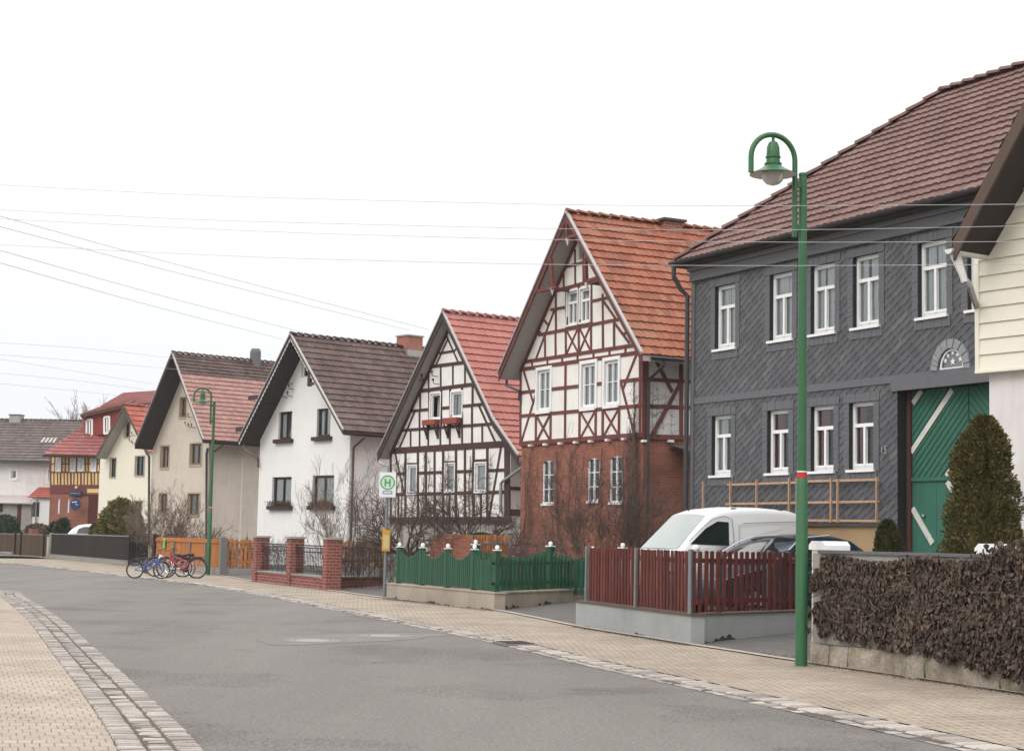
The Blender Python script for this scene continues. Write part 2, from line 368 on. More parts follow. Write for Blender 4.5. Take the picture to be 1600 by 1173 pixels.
def asphalt():
    g = G('road_asphalt'); o = g.tc.outputs['Object']
    a = g.noise(g.mapp(o, (1, .16, 1), (0, 0, R(-16))), .55, 6, .62); b = g.noise(o, 75, 3, .75); c = g.noise(o, 1.7, 6, .72); d = g.noise(o, 9, 6, .78); e = g.noise(o, .25, 4, .6); h = g.noise(o, 24, 5, .85)
    cc = g.ramp(a, [(.32, (.103, .098, .094)), (.5, (.130, .124, .118)), (.68, (.158, .150, .143))])
    cc = g.mix(1.0, cc, g.ramp(b, [(.33, (.40, .40, .40)), (.5, (1, 1, 1)), (.68, (1.9, 1.86, 1.8))]), 'MULTIPLY')
    cc = g.mix(.85, cc, g.ramp(h, [(.36, (.40, .40, .41)), (.5, (1, 1, 1)), (.64, (1.8, 1.77, 1.70))]), 'MULTIPLY')
    cc = g.mix(.55, cc, g.ramp(d, [(.3, (.70, .70, .71)), (.7, (1.26, 1.24, 1.22))]), 'MULTIPLY')
    cc = g.mix(g.ramp(e, [(.42, (0, 0, 0)), (.46, (.35, .35, .35)), (.60, (.35, .35, .35)), (.63, (0, 0, 0))]), cc, (.19, .178, .168))
    cc = g.mix(g.ramp(c, [(.56, (0, 0, 0)), (.72, (.55, .55, .55))]), cc, (.20, .155, .132))
    v = g.nt.nodes.new('ShaderNodeTexVoronoi'); v.feature = 'DISTANCE_TO_EDGE'; v.inputs['Scale'].default_value = .22
    wv = g.nt.nodes.new('ShaderNodeVectorMath'); wv.operation = 'MULTIPLY_ADD'; g.nt.links.new(o, wv.inputs[0]); wv.inputs[1].default_value = (1, 1, 1)
    nn_ = g.nt.nodes.new('ShaderNodeTexNoise'); nn_.inputs['Scale'].default_value = 1.1; nn_.inputs['Detail'].default_value = 5; g.nt.links.new(nn_.outputs['Color'], wv.inputs[2]); g.nt.links.new(wv.outputs[0], v.inputs['Vector'])
    crk = g.math('MULTIPLY', g.ramp(v.outputs['Distance'], [(0, (1, 1, 1)), (.004, (.8, .8, .8)), (.009, (0, 0, 0))]), g.ramp(g.noise(o, .45, 3), [(.60, (0, 0, 0)), (.68, (.5, .5, .5))]))
    cc = g.mix(crk, cc, (.05, .047, .045))
    g.bump(g.math('ADD', b, g.math('ADD', g.math('MULTIPLY', h, 1.5), g.math('MULTIPLY', d, 1.5))), .5, .008); return g.done(cc, .9, 0, .2)
asphalt()
def paving(name, bw, bh, c1, c2, ms, joint):
    g = G(name); u, v, _ = g.sep(g.tc.outputs['UV']); o = g.tc.outputs['Object']
    j = g.math('MULTIPLY', g.math('SUBTRACT', g.noise(o, 1.2, 3), .5), .05); k = g.math('MULTIPLY', g.math('SUBTRACT', g.noise(o, 7, 2), .5), .018); j = g.math('ADD', j, k)
    U = g.math('ADD', v, j); V = g.math('ADD', u, j)
    n = g.nt.nodes.new('ShaderNodeTexBrick'); g.put(n.inputs['Vector'], g.comb(U, V)); n.inputs['Scale'].default_value = 1
    n.inputs['Brick Width'].default_value = bw; n.inputs['Row Height'].default_value = bh; n.inputs['Mortar Size'].default_value = ms; n.inputs['Mortar Smooth'].default_value = .5; n.inputs['Bias'].default_value = -.2
    n.inputs['Color1'].default_value = (*c1, 1); n.inputs['Color2'].default_value = (*c2, 1); n.inputs['Mortar'].default_value = (*joint, 1)
    st = g.noise(o, .8, 7, .7); fi = g.noise(o, 55, 4, .75); md = g.noise(o, 4.5, 6, .7); jd = g.noise(o, 2.6, 5, .7)
    clean = g.mix(.5, c1, c2)
    cc = g.mix(g.ramp(jd, [(.40, (1, 1, 1)), (.62, (.35, .35, .35))]), clean, n.outputs['Color'])
    cc = g.mix(.75, cc, g.ramp(st, [(.3, (.66, .63, .61)), (.62, (1.1, 1.1, 1.1))]), 'MULTIPLY')
    cc = g.mix(.6, cc, g.ramp(md, [(.3, (.74, .73, .72)), (.7, (1.17, 1.17, 1.17))]), 'MULTIPLY')
    cc = g.mix(.5, cc, g.ramp(fi, [(.3, (.7, .7, .7)), (.7, (1.25, 1.25, 1.25))]), 'MULTIPLY')
    cc = g.mix(g.ramp(g.noise(o, 23, 3, .6), [(.68, (0, 0, 0)), (.74, (.5, .5, .5))]), cc, (.12, .10, .085))
    g.bump(g.math('SUBTRACT', g.math('ADD', g.math('MULTIPLY', fi, .3), g.math('MULTIPLY', md, .6)), n.outputs['Fac']), .55, .008); return g.done(cc, .9, 0, .2)
paving('paving_far', .10, .20, (.320, .277, .226), (.325, .272, .218), .009, (.13, .108, .09))
paving('paving_near', .10, .22, (.338, .296, .247), (.34, .288, .236), .006, (.15, .122, .10))
def sett():
    g = G('granite_sett'); o = g.tc.outputs['Object']
    c = g.ramp(g.island(), [(0, (.20, .182, .168)), (.5, (.30, .272, .25)), (1, (.40, .365, .335))])
    c = g.mix(.5, c, g.ramp(g.noise(o, 40, 4), [(.3, (.65, .65, .65)), (.7, (1.2, 1.2, 1.2))]), 'MULTIPLY'); g.bump(g.noise(o, 25, 4), .4, .01); return g.done(c, .85, 0, .25)
sett()
plain('joint_sand', (.085, .07, .06), .95, .3, 8)
plain('edging', (.36, .31, .27), .9, .25, 5)
plain('moss_dirt', (.045, .042, .028), .95, .4, 9)
plain('coping_grey', (.13, .13, .14), .6, .15, 6)
plain('earth', (.10, .085, .055), .95, .3, 1.5)
plain('grass_far', (.10, .11, .045), .95, .35, .8)
def stonewall():
    g = G('stone_blocks'); o = g.tc.outputs['Object']; a = g.noise(o, 2.5, 6, .7); b = g.noise(o, 30, 4)
    c = g.ramp(a, [(.3, (.16, .135, .105)), (.5, (.30, .26, .21)), (.7, (.42, .37, .31))])
    c = g.mix(g.ramp(g.noise(g.mapp(o, (1, 1, .7)), 3.3, 5, .6), [(.55, (0, 0, 0)), (.72, (.7, .7, .7))]), c, (.20, .185, .055))
    c = g.mix(.5, c, g.ramp(b, [(.3, (.6, .6, .6)), (.7, (1.25, 1.25, 1.25))]), 'MULTIPLY'); g.bump(g.math('ADD', a, b), .7, .02); return g.done(c, .9, 0, .2)
stonewall()
# ---------------------------------------------------------------- street surfaces
class Curve:
    def __init__(s, px, ds=.25, z=0.0):
        P = [gnd(*p, z) for p in px]; P = [Vector((p.x, p.y)) for p in P]; P = [P[0] * 2 - P[1]] + P + [P[-1] * 2 - P[-2]]; q = []
        for i in range(1, len(P) - 2):
            n = max(2, int((P[i + 1] - P[i]).length / ds))
            for k in range(n):
                t = k / n; a, b, c, d = P[i - 1:i + 3]
                q.append(.5 * ((2 * b) + (c - a) * t + (2 * a - 5 * b + 4 * c - d) * t * t + (3 * b - a - 3 * c + d) * t ** 3))
        for _ in range(30): q = [q[0]] + [(q[i - 1] + q[i] * 2 + q[i + 1]) / 4 for i in range(1, len(q) - 1)] + [q[-1]]
        s.p = [q[0]]; acc = 0.0
        for i in range(1, len(q)):   # uniform resample
            seg = q[i] - s.p[-1]
            while seg.length >= ds:
                s.p.append(s.p[-1] + seg.normalized() * ds); seg = q[i] - s.p[-1]
        s.ds = ds; n = len(s.p)
        s.n = []
        for i in range(n):
            d = (s.p[min(i + 2, n - 1)] - s.p[max(i - 2, 0)]).normalized(); s.n.append(Vector((-d.y, d.x)))
    def off(s, o): return [p + n * o for p, n in zip(s.p, s.n)]
    def at(s, L, o):
        f = L / s.ds; i = max(0, min(len(s.p) - 2, int(f))); t = f - i
        return s.p[i].lerp(s.p[i + 1], t) + s.n[i].lerp(s.n[i + 1], t) * o, s.n[i]
    def length(s): return (len(s.p) - 1) * s.ds
KP = [(-400, 872), (-150, 875.5), (0, 879), (125, 892), (200, 901), (312, 914), (406, 930), (500, 949), (595, 968), (719, 993), (805, 1013), (925, 1043), (1000, 1058), (1225, 1110), (1412, 1151), (1506, 1173), (1700, 1222), (2000, 1310), (2600, 1520)]
KC = Curve(KP)
FP = [(-400, 862), (0, 868), (75, 872), (140, 878), (200, 884), (237, 888), (330, 897), (396, 908), (505, 921), (602, 934.5), (771, 953), (899, 978.5), (1079, 1007), (1262, 1036), (1397, 1055), (1600, 1085), (1900, 1135), (2600, 1270)]
FC = Curve(FP, z=.045)
LC = Curve([(-700, 893), (-300, 905), (0, 921), (37, 932), (94, 966), (161, 1024), (219, 1075), (281, 1132), (320, 1173), (420, 1290), (600, 1500), (800, 1800)])
mb = MB(); mb.quad((-3000, -800, -.12), (3000, -800, -.12), (3000, 4000, -.12), (-3000, 4000, -.12)); struct('ground', mb, 'grass_far')
# road sheet between the two kerb curves
mb = MB(); A = KC.off(.10); B = LC.off(-.10)
nA = len(A)
loopP = A + [Vector((30, -10)), Vector((-4, -12))] + list(reversed(B)) + [Vector((-60, 60)), Vector((-60, 90))]
r_ = delaunay_2d_cdt(loopP, [], [list(range(len(loopP)))], 1, 1e-4)
mb.v = [(p.x, p.y, 0.0) for p in r_[0]]; mb.f = [tuple(f) for f in r_[2]]
rd = struct('road', mb, 'road_asphalt')
import bmesh
_b = bmesh.new(); _b.from_mesh(rd.data); bmesh.ops.recalc_face_normals(_b, faces=_b.faces)
if sum(f.normal.z for f in _b.faces) < 0: bmesh.ops.reverse_faces(_b, faces=_b.faces)
_b.to_mesh(rd.data); _b.free()
# worn lighter patch round the manholes
PP = [(392, 1000), (430, 1007), (520, 1006), (625, 1000), (700, 992), (640, 988), (560, 989), (470, 994)]; P_ = [gnd(*p) for p in PP]; mb = MB(); cen = sum(P_, Vector()) / len(P_); n = 48; ring = []
for i in range(n):
    f = i / n * len(P_); k = int(f); q = P_[k].lerp(P_[(k + 1) % len(P_)], f - k); ring.append(q + Vector((noise.noise(q * 2.0), noise.noise(q * 2.0 + Vector((9, 0, 0))), 0)) * .25)
for i in range(n): mb.quad((cen.x, cen.y, .0035), (ring[i].x, ring[i].y, .0035), (ring[(i + 1) % n].x, ring[(i + 1) % n].y, .0035))
for f in range(len(mb.f)): mb.f[f] = tuple(mb.f[f])
mb.f = [tuple(reversed(f)) if (Vector(mb.v[f[1]]) - Vector(mb.v[f[0]])).cross(Vector(mb.v[f[2]]) - Vector(mb.v[f[0]])).z < 0 else f for f in mb.f]
struct('road_patch', mb, 'asphalt_patch')
# far pavement: from kerb strip to the garden walls
KERB = .42
def strip(A, B, za, zb, ua=0.0, uds=.25, na=8):
    m = MB(); m.uv = []
    for i, (a, b) in enumerate(zip(A, B)):
        L = (b - a).length
        for k in range(na + 1):
            t = k / na; p = a.lerp(b, t); m.v.append((p.x, p.y, za + (zb - za) * t + .006 * noise.noise(Vector((p.x * .5, p.y * .5, 0))))); m.uv.append((ua + i * uds, L * t))
    for i in range(len(A) - 1):
        for k in range(na):
            q = i * (na + 1) + k; m.f.append((q, q + na + 1, q + na + 2, q + 1))
    return m
def proj_on(C, p, n):
    """distance along n from p to polyline C"""
    best = None
    for i in range(0, len(C) - 1):
        a, b = C[i], C[i + 1]; e = b - a; den = n.x * e.y - n.y * e.x
        if abs(den) < 1e-9: continue
        w_ = a - p; t = (w_.x * e.y - w_.y * e.x) / den; u = (w_.x * n.y - w_.y * n.x) / den
        if -0.01 <= u <= 1.01 and t > 0 and (best is None or t < best): best = t
    return best
A = KC.off(KERB); W_ = []
last = 3.0
for p, n in zip(A, KC.n):
    t = proj_on(FC.p, p, n)
    if t is not None and t < 14: last = t
    W_.append(last)
for _ in range(10): W_ = [W_[max(0, i - 1)] * .25 + W_[i] * .5 + W_[min(len(W_) - 1, i + 1)] * .25 for i in range(len(W_))]
B = [p + n * (w2 + .12) for p, n, w2 in zip(A, KC.n, W_)]
SWZ = .03
ms_ = strip(A, B, SWZ, SWZ + .02); ms_.f = [tuple(reversed(f)) for f in ms_.f]
struct('pavement', ms_, 'paving_far')
# yards: rise gently behind the pavement
m = MB(); offs = [0, .6, 1.5, 3, 6, 12, 25, 60, 140]; zz = [.0, .03, .06, .12, .25, .35, .4, .4, .4]
FCn = FC
Q = FC.off(0.0)[::8]; Nn = FC.n[::8]
for _ in range(60): Nn = [Nn[0]] + [((Nn[i - 1] + Nn[i] * 2 + Nn[i + 1]) / 4).normalized() for i in range(1, len(Nn) - 1)] + [Nn[-1]]
for p, n in zip(Q, Nn):
    for o, z in zip(offs, zz): m.v.append((p.x + n.x * o, p.y + n.y * o, SWZ + .012 + z + (.02 * noise.noise(Vector((p.x * .4 + n.x * o, p.y * .4, 3))) if o > .6 else 0)))
k = len(offs)
for i in range(len(Q) - 1):
    for j in range(k - 1): q = i * k + j; m.f.append((q, q + 1, q + k + 1, q + k))
m.f = [tuple(reversed(f)) for f in m.f]
struct('yard_ground', m, 'asphalt_old')
def yz(x, y):
    """yard height at a point"""
    p = Vector((x, y)); d = min((p - q).length for q in FC.p[::4])
    for i in range(len(offs) - 1):
        if d <= offs[i + 1]: t = (d - offs[i]) / (offs[i + 1] - offs[i]); return SWZ + .012 + zz[i] * (1 - t) + zz[i + 1] * t
    return .44
# kerb setts, far side
def sett_rows(C, rows, z0, L0, L1, side=1, seed=1):
    rnd = random.Random(seed); m = MB()
    for (o0, o1, ln, z) in rows:
        L = L0
        while L < L1:
            near = (C.at(L, 0)[0]).length; f = 1.0 if near < 45 else 2.0
            l = ln * rnd.uniform(.8, 1.25) * f; g = .018 * rnd.uniform(.5, 2.0)
            a0, _ = C.at(L + g / 2, side * (o0 + .006 + rnd.uniform(-.008, .008))); a1, _ = C.at(L + l - g / 2, side * (o0 + .006 + rnd.uniform(-.008, .008)))
            b0, _ = C.at(L + g / 2 + rnd.uniform(-.01, .01), side * (o1 - .006 + rnd.uniform(-.008, .008))); b1, _ = C.at(L + l - g / 2 + rnd.uniform(-.01, .01), side * (o1 - .006 + rnd.uniform(-.008, .008)))
            z1 = z + z0 + rnd.uniform(-.006, .006); c = (a0 + a1 + b0 + b1) / 4; P = [a0, a1, b1, b0]
            if side < 0: P = [b0, b1, a1, a0]
            b = len(m.v); s = .86
            for p in P: m.v.append((p.x, p.y, z1 - .09))
            for p in P: m.v.append((p.x, p.y, z1 - .012))
            for p in P: q = c + (p - c) * s; m.v.append((q.x, q.y, z1 + rnd.uniform(-.003, .003)))
            for u in (0, 4):
                for k in range(4): l2 = (k + 1) % 4; m.f.append((b + u + k, b + u + l2, b + u + 4 + l2, b + u + 4 + k))
            m.f.append((b + 8, b + 9, b + 10, b + 11)); L += l
    return m
Lk = KC.length()
m = MB(); A0 = KC.off(.0); B0 = KC.off(KERB + .02); ks = strip(A0, B0, .004, SWZ - .01, na=2); ks.uv = None; ks.f = [tuple(reversed(f)) for f in ks.f]
struct('kerb_bed', ks, 'joint_sand')
struct('kerb_setts', sett_rows(KC, [(.0, .13, .20, .010), (.13, .42, .155, .030)], 0.0, 0, Lk - .5, 1, 3), 'granite_sett')
# near pavement with three sett rows and a shallow gutter row
A0 = LC.off(0); B0 = LC.off(-.62); ks = strip(A0, B0, .004, .012, na=2); ks.uv = None; struct('gutter_bed', ks, 'joint_sand')
struct('gutter_setts', sett_rows(LC, [(.0, .19, .095, .018), (.205, .385, .085, .012), (.405, .60, .095, .036)], 0.0, 0, LC.length() - .5, -1, 5), 'granite_sett')
A0 = LC.off(-.605); B0 = LC.off(-5.6); struct('near_pavement', strip(A0, B0, .034, .06, na=14), 'paving_near')
e0 = strip(FC.off(-.05), FC.off(.06), SWZ + .035, SWZ + .04, na=2); e0.uv = None; e0.f = [tuple(reversed(f)) for f in e0.f]; struct('pavement_edging', e0, 'edging')
def manhole(px, py, r, label):
    p = gnd(px, py); t = thing('manhole', label, 'manhole cover', (p.x, p.y, .004))
    m = MB(); m.lathe([(r * .62, .0), (r * .62, .006), (r * .98, .006), (r, .001)], (0, 0, 0), 40); m.build('ring', 'cast_iron', t)
    m = MB(); m.lathe([(.001, .010), (r * .55, .010), (r * .59, .003), (r * .59, 0)], (0, 0, 0), 40); m.build('cover', 'cover_plate', t)
manhole(489, 1001, .42, 'round pale manhole cover in the road, the left one of two'); manhole(602, 993.5, .42, 'round pale manhole cover in the road, the right one of two, nearer the far kerb')
# gully grate
q, n = None, None
gp = gnd(784, 1008); gp2 = Vector((gp.x, gp.y)); i = min(range(len(KC.p)), key=lambda i: (KC.p[i] - gp2).length); dirv = KC.n[i]
t = thing('drain_grate', 'dark slotted drain grate set in the kerb stones', 'drain', (KC.p[i].x + dirv.x * .22, KC.p[i].y + dirv.y * .22, .034), math.atan2(-dirv.x, dirv.y))
m = MB(); m.box(-.36, .36, -.24, .24, -.03, .004); m.build('grate_frame', 'cast_iron', t)
m = MB()
for k in range(9): m.box(-.32 + k * .072, -.32 + k * .072 + .04, -.2, .2, .004, .012)
m.build('grate_bars', 'black_metal', t)
# ---------------------------------------------------------------- houses
def tile_slope(m, O, U, V, lenU, lenV, N, course, tw, clip=None, row0=0, lift=.048, amp=.018):
    """rows of interlocking tiles on a sloping plane; clip(v)->(u0,u1)"""
    rows = max(1, round(lenV / course)); ch = lenV / rows
    samp = [(0, 0), (.12, .35), (.35, 1), (.62, 1), (.85, .35)]
    if m.uv is None: m.uv = []
    for r in range(rows):
        v0, v1 = r * ch, (r + 1) * ch + ch * .06
        u0, u1 = clip((r + .5) * ch) if clip else (0, lenU)
        if u1 - u0 < tw: continue
        us = []; k0 = int(math.floor(u0 / tw)); k1 = int(math.ceil(u1 / tw))
        for k in range(k0, k1):
            for (f, h) in samp:
                u = (k + f) * tw
                if u0 <= u <= u1: us.append((u, h, k + f))
        us.append((u1, 0, k1 - .01)); b = len(m.v); jit = [random.uniform(-.006, .006) for _ in range(k1 - k0 + 2)]
        for (u, h, kk) in us:
            j = jit[int(kk) - k0]; p = O + U * u
            for (v, hh) in ((v0, -.02), (v0 + j, lift + j), (v1, .004)):
                m.v.append(tuple(p + V * v + N * (hh + h * amp))); m.uv.append((kk + .001, row0 + r + .5))
        for i in range(len(us) - 1):
            q = b + i * 3
            m.f.append((q, q + 3, q + 4, q + 1)); m.f.append((q + 1, q + 4, q + 5, q + 2))
def ridge_caps(m, A, B, r=.11, ln=.36):
    A = Vector(A); B = Vector(B); L = (B - A).length; d = (B - A) / L; n = max(1, int(L / ln))
    if m.uv is None: m.uv = []
    sd_ = d.cross(Vector((0, 0, 1))).normalized(); up = sd_.cross(d).normalized()
    for i in range(n):
        a = A + d * (i * L / n); e = A + d * ((i + 1.08) * L / n); b = len(m.v)
        for (c, rr, lf) in ((a, r * 1.12, .035), (e, r * .92, .0)):
            for k in range(7):
                t = math.pi * k / 6; m.v.append(tuple(c + sd_ * math.cos(t) * rr + up * (math.sin(t) * rr * .75 - .03 + lf))); m.uv.append((i + .5 + 300, .5))
        for k in range(6): m.f.append((b + k, b + 7 + k, b + 8 + k, b + k + 1))
        m.f.append(tuple(b + k for k in range(7)))
class House:
    def __init__(s, name, label, pxL, pxR, py, dR, vp, group=None, cat='house'):
        d = ray(pxR, py); s.P1 = Vector((d.x / d.y * dR, dR)); a = Vector((vp - 800.0, FPX)).normalized()      # towards far left
        d0 = ray(pxL, py); k = d0.x / d0.y        # P1 + a t  with x = k y
        t = (k * s.P1.y - s.P1.x) / (a.x - k * a.y); s.P0 = s.P1 + a * t; s.W = t
        s.a = (s.P1 - s.P0).normalized(); s.b = Vector((-s.a.y, s.a.x))
        s.rz = math.atan2(s.a.y, s.a.x); s.root = thing(name, label, cat, (s.P0.x, s.P0.y, 0), s.rz, group)
        s.Mf = Matrix.Identity(4); s.Ms = Matrix(((0, -1, 0, s.W), (1, 0, 0, 0), (0, 0, 1, 0), (0, 0, 0, 1)))
        s.k = 0; s.tw = 1.0; print(name, 'W=%.2f P0=%s P1=%s' % (s.W, tuple(round(v, 1) for v in s.P0), tuple(round(v, 1) for v in s.P1)))
    def _loc(s, p): q = Vector((p.x, p.y)) - s.P0; return Vector((q.dot(s.a), q.dot(s.b), p.z))
    def F(s, px, py, off=0.0):
        d = ray(px, py); o = s._loc(EYE); q = Vector((Vector((d.x, d.y)).dot(s.a), Vector((d.x, d.y)).dot(s.b), d.z)); t = (off - o.y) / q.y; r = o + q * t
        return r.x, r.z
    def S(s, px, py, off=0.0):
        d = ray(px, py); o = s._loc(EYE); q = Vector((Vector((d.x, d.y)).dot(s.a), Vector((d.x, d.y)).dot(s.b), d.z)); t = (s.W + off - o.x) / q.x; r = o + q * t
        return r.y, r.z
    def wpt(s, x, y, z): p = s.P0 + s.a * x + s.b * y; return Vector((p.x, p.y, z))
    def rect(s, x0, x1, y0, y1, side=False):
        """pixel box -> (u,z,w,h) on the wall"""
        f = s.S if side else s.F; ym = (y0 + y1) / 2; u0, _ = f(x0, ym); u1, _ = f(x1, ym); _, zb = f((x0 + x1) / 2, y1); _, zt = f((x0 + x1) / 2, y0)
        return u0, zb, u1 - u0, zt - zb
    def profile(s, px, fo):
        return [s.F(x, y, -fo) for x, y in px]
    def roof(s, prof, fo, L, mat, course, tw, soffit, barge, thick=.16, bh=.22, capm=None, caps=True, two=None, ridge=True):
        s.prof = prof; s.L = L; ia = max(range(len(prof)), key=lambda i: prof[i][1]); s.ia = ia
        rt = MB(); low = []
        def do(seg_pts, rowbase, m):
            pass
        m = MB(); m2 = MB()
        for side in (-1, 1):
            idx = list(range(0, ia)) if side < 0 else list(range(len(prof) - 1, ia, -1)); row0 = 0
            for i in idx:
                lo = prof[i]; hi = prof[i + 1] if side < 0 else prof[i - 1]
                V = Vector((hi[0] - lo[0], 0, hi[1] - lo[1])); lv = V.length; V.normalize()
                U = Vector((0, 1, 0)); N = V.cross(U) if side > 0 else U.cross(V)
                if N.z < 0: N = -N
                O = Vector((lo[0], -fo, lo[1]))
                if two and side > 0:
                    la = lv * two[0]; tile_slope(m, O, U, V, L + fo, la, N, course, tw, row0=row0); tile_slope(m2, O + V * la, U, V, L + fo, lv - la, N, course * .8, tw, row0=row0 + 40)
                else: tile_slope(m, O, U, V, L + fo, lv, N, course, tw, row0=row0)
                row0 += round(lv / course)
        if ridge: ridge_caps(m2 if two else m, (prof[ia][0], -fo, prof[ia][1] + .06), (prof[ia][0], L, prof[ia][1] + .06))
        s.roof_o = m.build('roof', mat, s.root)
        if two: m2.build('roof_upper_tiles', two[1], s.roof_o)
        top = [(x, z - .015) for x, z in prof]; bot = [(x, z - thick) for x, z in prof]
        q = MB()
        for i in range(len(prof) - 1): q.prism([bot[i], bot[i + 1], top[i + 1], top[i]], -fo + .03, L)
        q.build('soffit', soffit, s.roof_o)
        q = MB()
        for i in range(len(prof) - 1):
            (x0, z0), (x1, z1) = prof[i], prof[i + 1]; q.prism([(x0, z0 - bh), (x1, z1 - bh), (x1, z1 + .015), (x0, z0 + .015)], -fo - .012, -fo + .028)
        q.build('barge_board', barge, s.roof_o)
        if capm:
            q = MB()
            for i in range(len(prof) - 1):
                (x0, z0), (x1, z1) = prof[i], prof[i + 1]; q.prism([(x0, z0 + .016), (x1, z1 + .016), (x1, z1 + .085), (x0, z0 + .085)], -fo - .05, -fo + .04)
            q.build('verge_trim', capm, s.roof_o)
    def zr(s, x):
        p = s.prof
        for i in range(len(p) - 1):
            if p[i][0] <= x <= p[i + 1][0]: t = (x - p[i][0]) / (p[i + 1][0] - p[i][0]); return p[i][1] * (1 - t) + p[i + 1][1] * t
        return p[0][1] if x < p[0][0] else p[-1][1]
    def gable_poly(s, z0=-.1, dz=.10):
        pts = [(0, z0), (s.W, z0), (s.W, s.zr(s.W) - dz)] + [(x, z - dz) for x, z in reversed(s.prof) if 0 < x < s.W] + [(0, s.zr(0) - dz)]
        return pts
    def wall(s, name, mat, poly, holes, M=None, depth=.18, reveal=None, z=0.0):
        """wall sheet with real openings and their reveals; holes: list of loops (u,z)"""
        M = M or s.Mf; m = MB(); revs = []
        V = [Vector(p) for p in poly]; loops = [list(range(len(poly)))]
        for h in holes: loops.append(list(range(len(V), len(V) + len(h)))); V += [Vector(p) for p in h]
        E = [(l[i], l[(i + 1) % len(l)]) for l in loops for i in range(len(l))]
        r = delaunay_2d_cdt(V, E, [], 0, 1e-5)
        def inside(p, L):
            c = False; n = len(L)
            for i in range(n):
                a, b = L[i], L[(i + 1) % n]
                if (a[1] > p.y) != (b[1] > p.y) and p.x < (b[0] - a[0]) * (p.y - a[1]) / (b[1] - a[1]) + a[0]: c = not c
            return c
        m.v = [tuple(M @ Vector((p.x, z, p.y))) for p in r[0]]
        for f in r[2]:
            c = sum((r[0][i] for i in f), Vector((0, 0))) / len(f)
            if inside(c, poly) and not any(inside(c, h) for h in holes): m.f.append(tuple(f))
        for h in holes:
            n = len(h); m2 = MB() if reveal else m
            if reveal: revs.append(m2)
            for i in range(n):
                a, b = h[i], h[(i + 1) % n]
                m2.quad(M @ Vector((a[0], z, a[1])), M @ Vector((b[0], z, b[1])), M @ Vector((b[0], z + depth, b[1])), M @ Vector((a[0], z + depth, a[1])))
        o = m.build(name, mat, s.root)
        for m2 in revs: m2.build('window_reveal', reveal, o)
        return o
    def shell(s, mat, L, z0=-.1, right=True, zr_=None):
        """left, back and right walls"""
        m = MB(); zl = s.zr(0) - .1; zR = s.zr(s.W) - .1
        m.quad((0, L, z0), (0, 0, z0), (0, 0, zl), (0, L, zl)); m.build('side_wall', mat, s.root)
        if right:
            m = MB(); m.quad((s.W, 0, z0 if zr_ is None else zr_), (s.W, L, z0 if zr_ is None else zr_), (s.W, L, zR), (s.W, 0, zR)); m.build('side_wall', mat, s.root)
        m = MB(); p = [(x, L - .02, z) for x, z in s.gable_poly(z0)]; m.quad(*reversed(p)); m.build('rear_wall', mat, s.root)
    def window(s, r, depth=.12, M=None, fm='white_paint', fw=.06, vert=(.5,), trans=None, sill=None, curtain='curtain', casing=None, glass='glass', bars=(), open_=False, cvar=0, box=None, parent=None):
        """r=(u,z,w,h)"""
        M = M or s.Mf; u, z, w_, h = r; d0, d1 = depth - .03, depth + .04
        m = MB()
        m.box(u, u + fw, d0, d1, z, z + h, M); m.box(u + w_ - fw, u + w_, d0, d1, z, z + h, M); m.box(u + fw, u + w_ - fw, d0 - .003, d1, z, z + fw, M); m.box(u + fw, u + w_ - fw, d0 - .003, d1, z + h - fw, z + h, M)
        zt = z + h
        if trans: zt = z + h * trans; m.box(u + fw, u + w_ - fw, d0 - .012, d1, zt - .035, zt + .035, M)
        for v in vert:
            x = u + w_ * v; m.box(x - .022, x + .022, d0 - .006, d1, z + fw, (zt - .035) if trans else (z + h - fw), M)
        for bz in bars:
            zb = z + h * bz; m.box(u + fw, u + w_ - fw, d0 + .012, d1 - .01, zb - .012, zb + .012, M)
        o = m.build('window', fm, parent or s.root)
        m = MB(); g0 = depth + .012
        if not open_: m.quad(*[M @ Vector(p) for p in ((u + fw * .8, g0, z + fw * .8), (u + w_ - fw * .8, g0, z + fw * .8), (u + w_ - fw * .8, g0, z + h - fw * .8), (u + fw * .8, g0, z + h - fw * .8))]); m.build('pane', glass, o)
        if curtain:
            m = MB(); n = max(14, int(w_ / .03)); rnd = random.Random(int(u * 1000 + z * 77)); gap0 = rnd.uniform(.3, .7); gw = rnd.uniform(.0, .14) if cvar == 0 else cvar
            for i in range(n):
                def P(k):
                    x = u + fw * .7 + (w_ - fw * 1.4) * k / n; return x, g0 + .035 + .015 * math.sin(k * 1.9 + rnd.random() * .2) + .01 * math.sin(k * .7)
                f = i / n
                if abs(f - gap0) < gw / 2: continue
                (x0, y0), (x1, y1) = P(i), P(i + 1); m.quad(*[M @ Vector(p) for p in ((x0, y0, z + fw * .5), (x1, y1, z + fw * .5), (x1, y1, z + h), (x0, y0, z + h))])
            if m.v: m.build('curtain', curtain, o)
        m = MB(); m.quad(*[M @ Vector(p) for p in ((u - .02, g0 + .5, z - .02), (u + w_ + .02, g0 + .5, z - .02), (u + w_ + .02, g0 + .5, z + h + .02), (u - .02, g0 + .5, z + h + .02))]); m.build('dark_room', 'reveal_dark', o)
        if casing:
            cw, cm, pr = casing; m = MB(); m.box(u - cw, u, -pr, .02, z - cw * .6, z + h + cw, M); m.box(u + w_, u + w_ + cw, -pr, .02, z - cw * .6, z + h + cw, M)
            m.box(u, u + w_, -pr + .002, .02, z + h, z + h + cw, M); m.box(u - cw * .3, u + w_ + cw * .3, -pr - .02, .02, z - cw * 1.0, z, M); m.build('casing', cm, o)
        if sill:
            sm, sp, sh, so = sill; m = MB(); m.box(u - so, u + w_ + so, -sp, depth, z - sh, z, M); m.build('sill', sm, o)
        return o
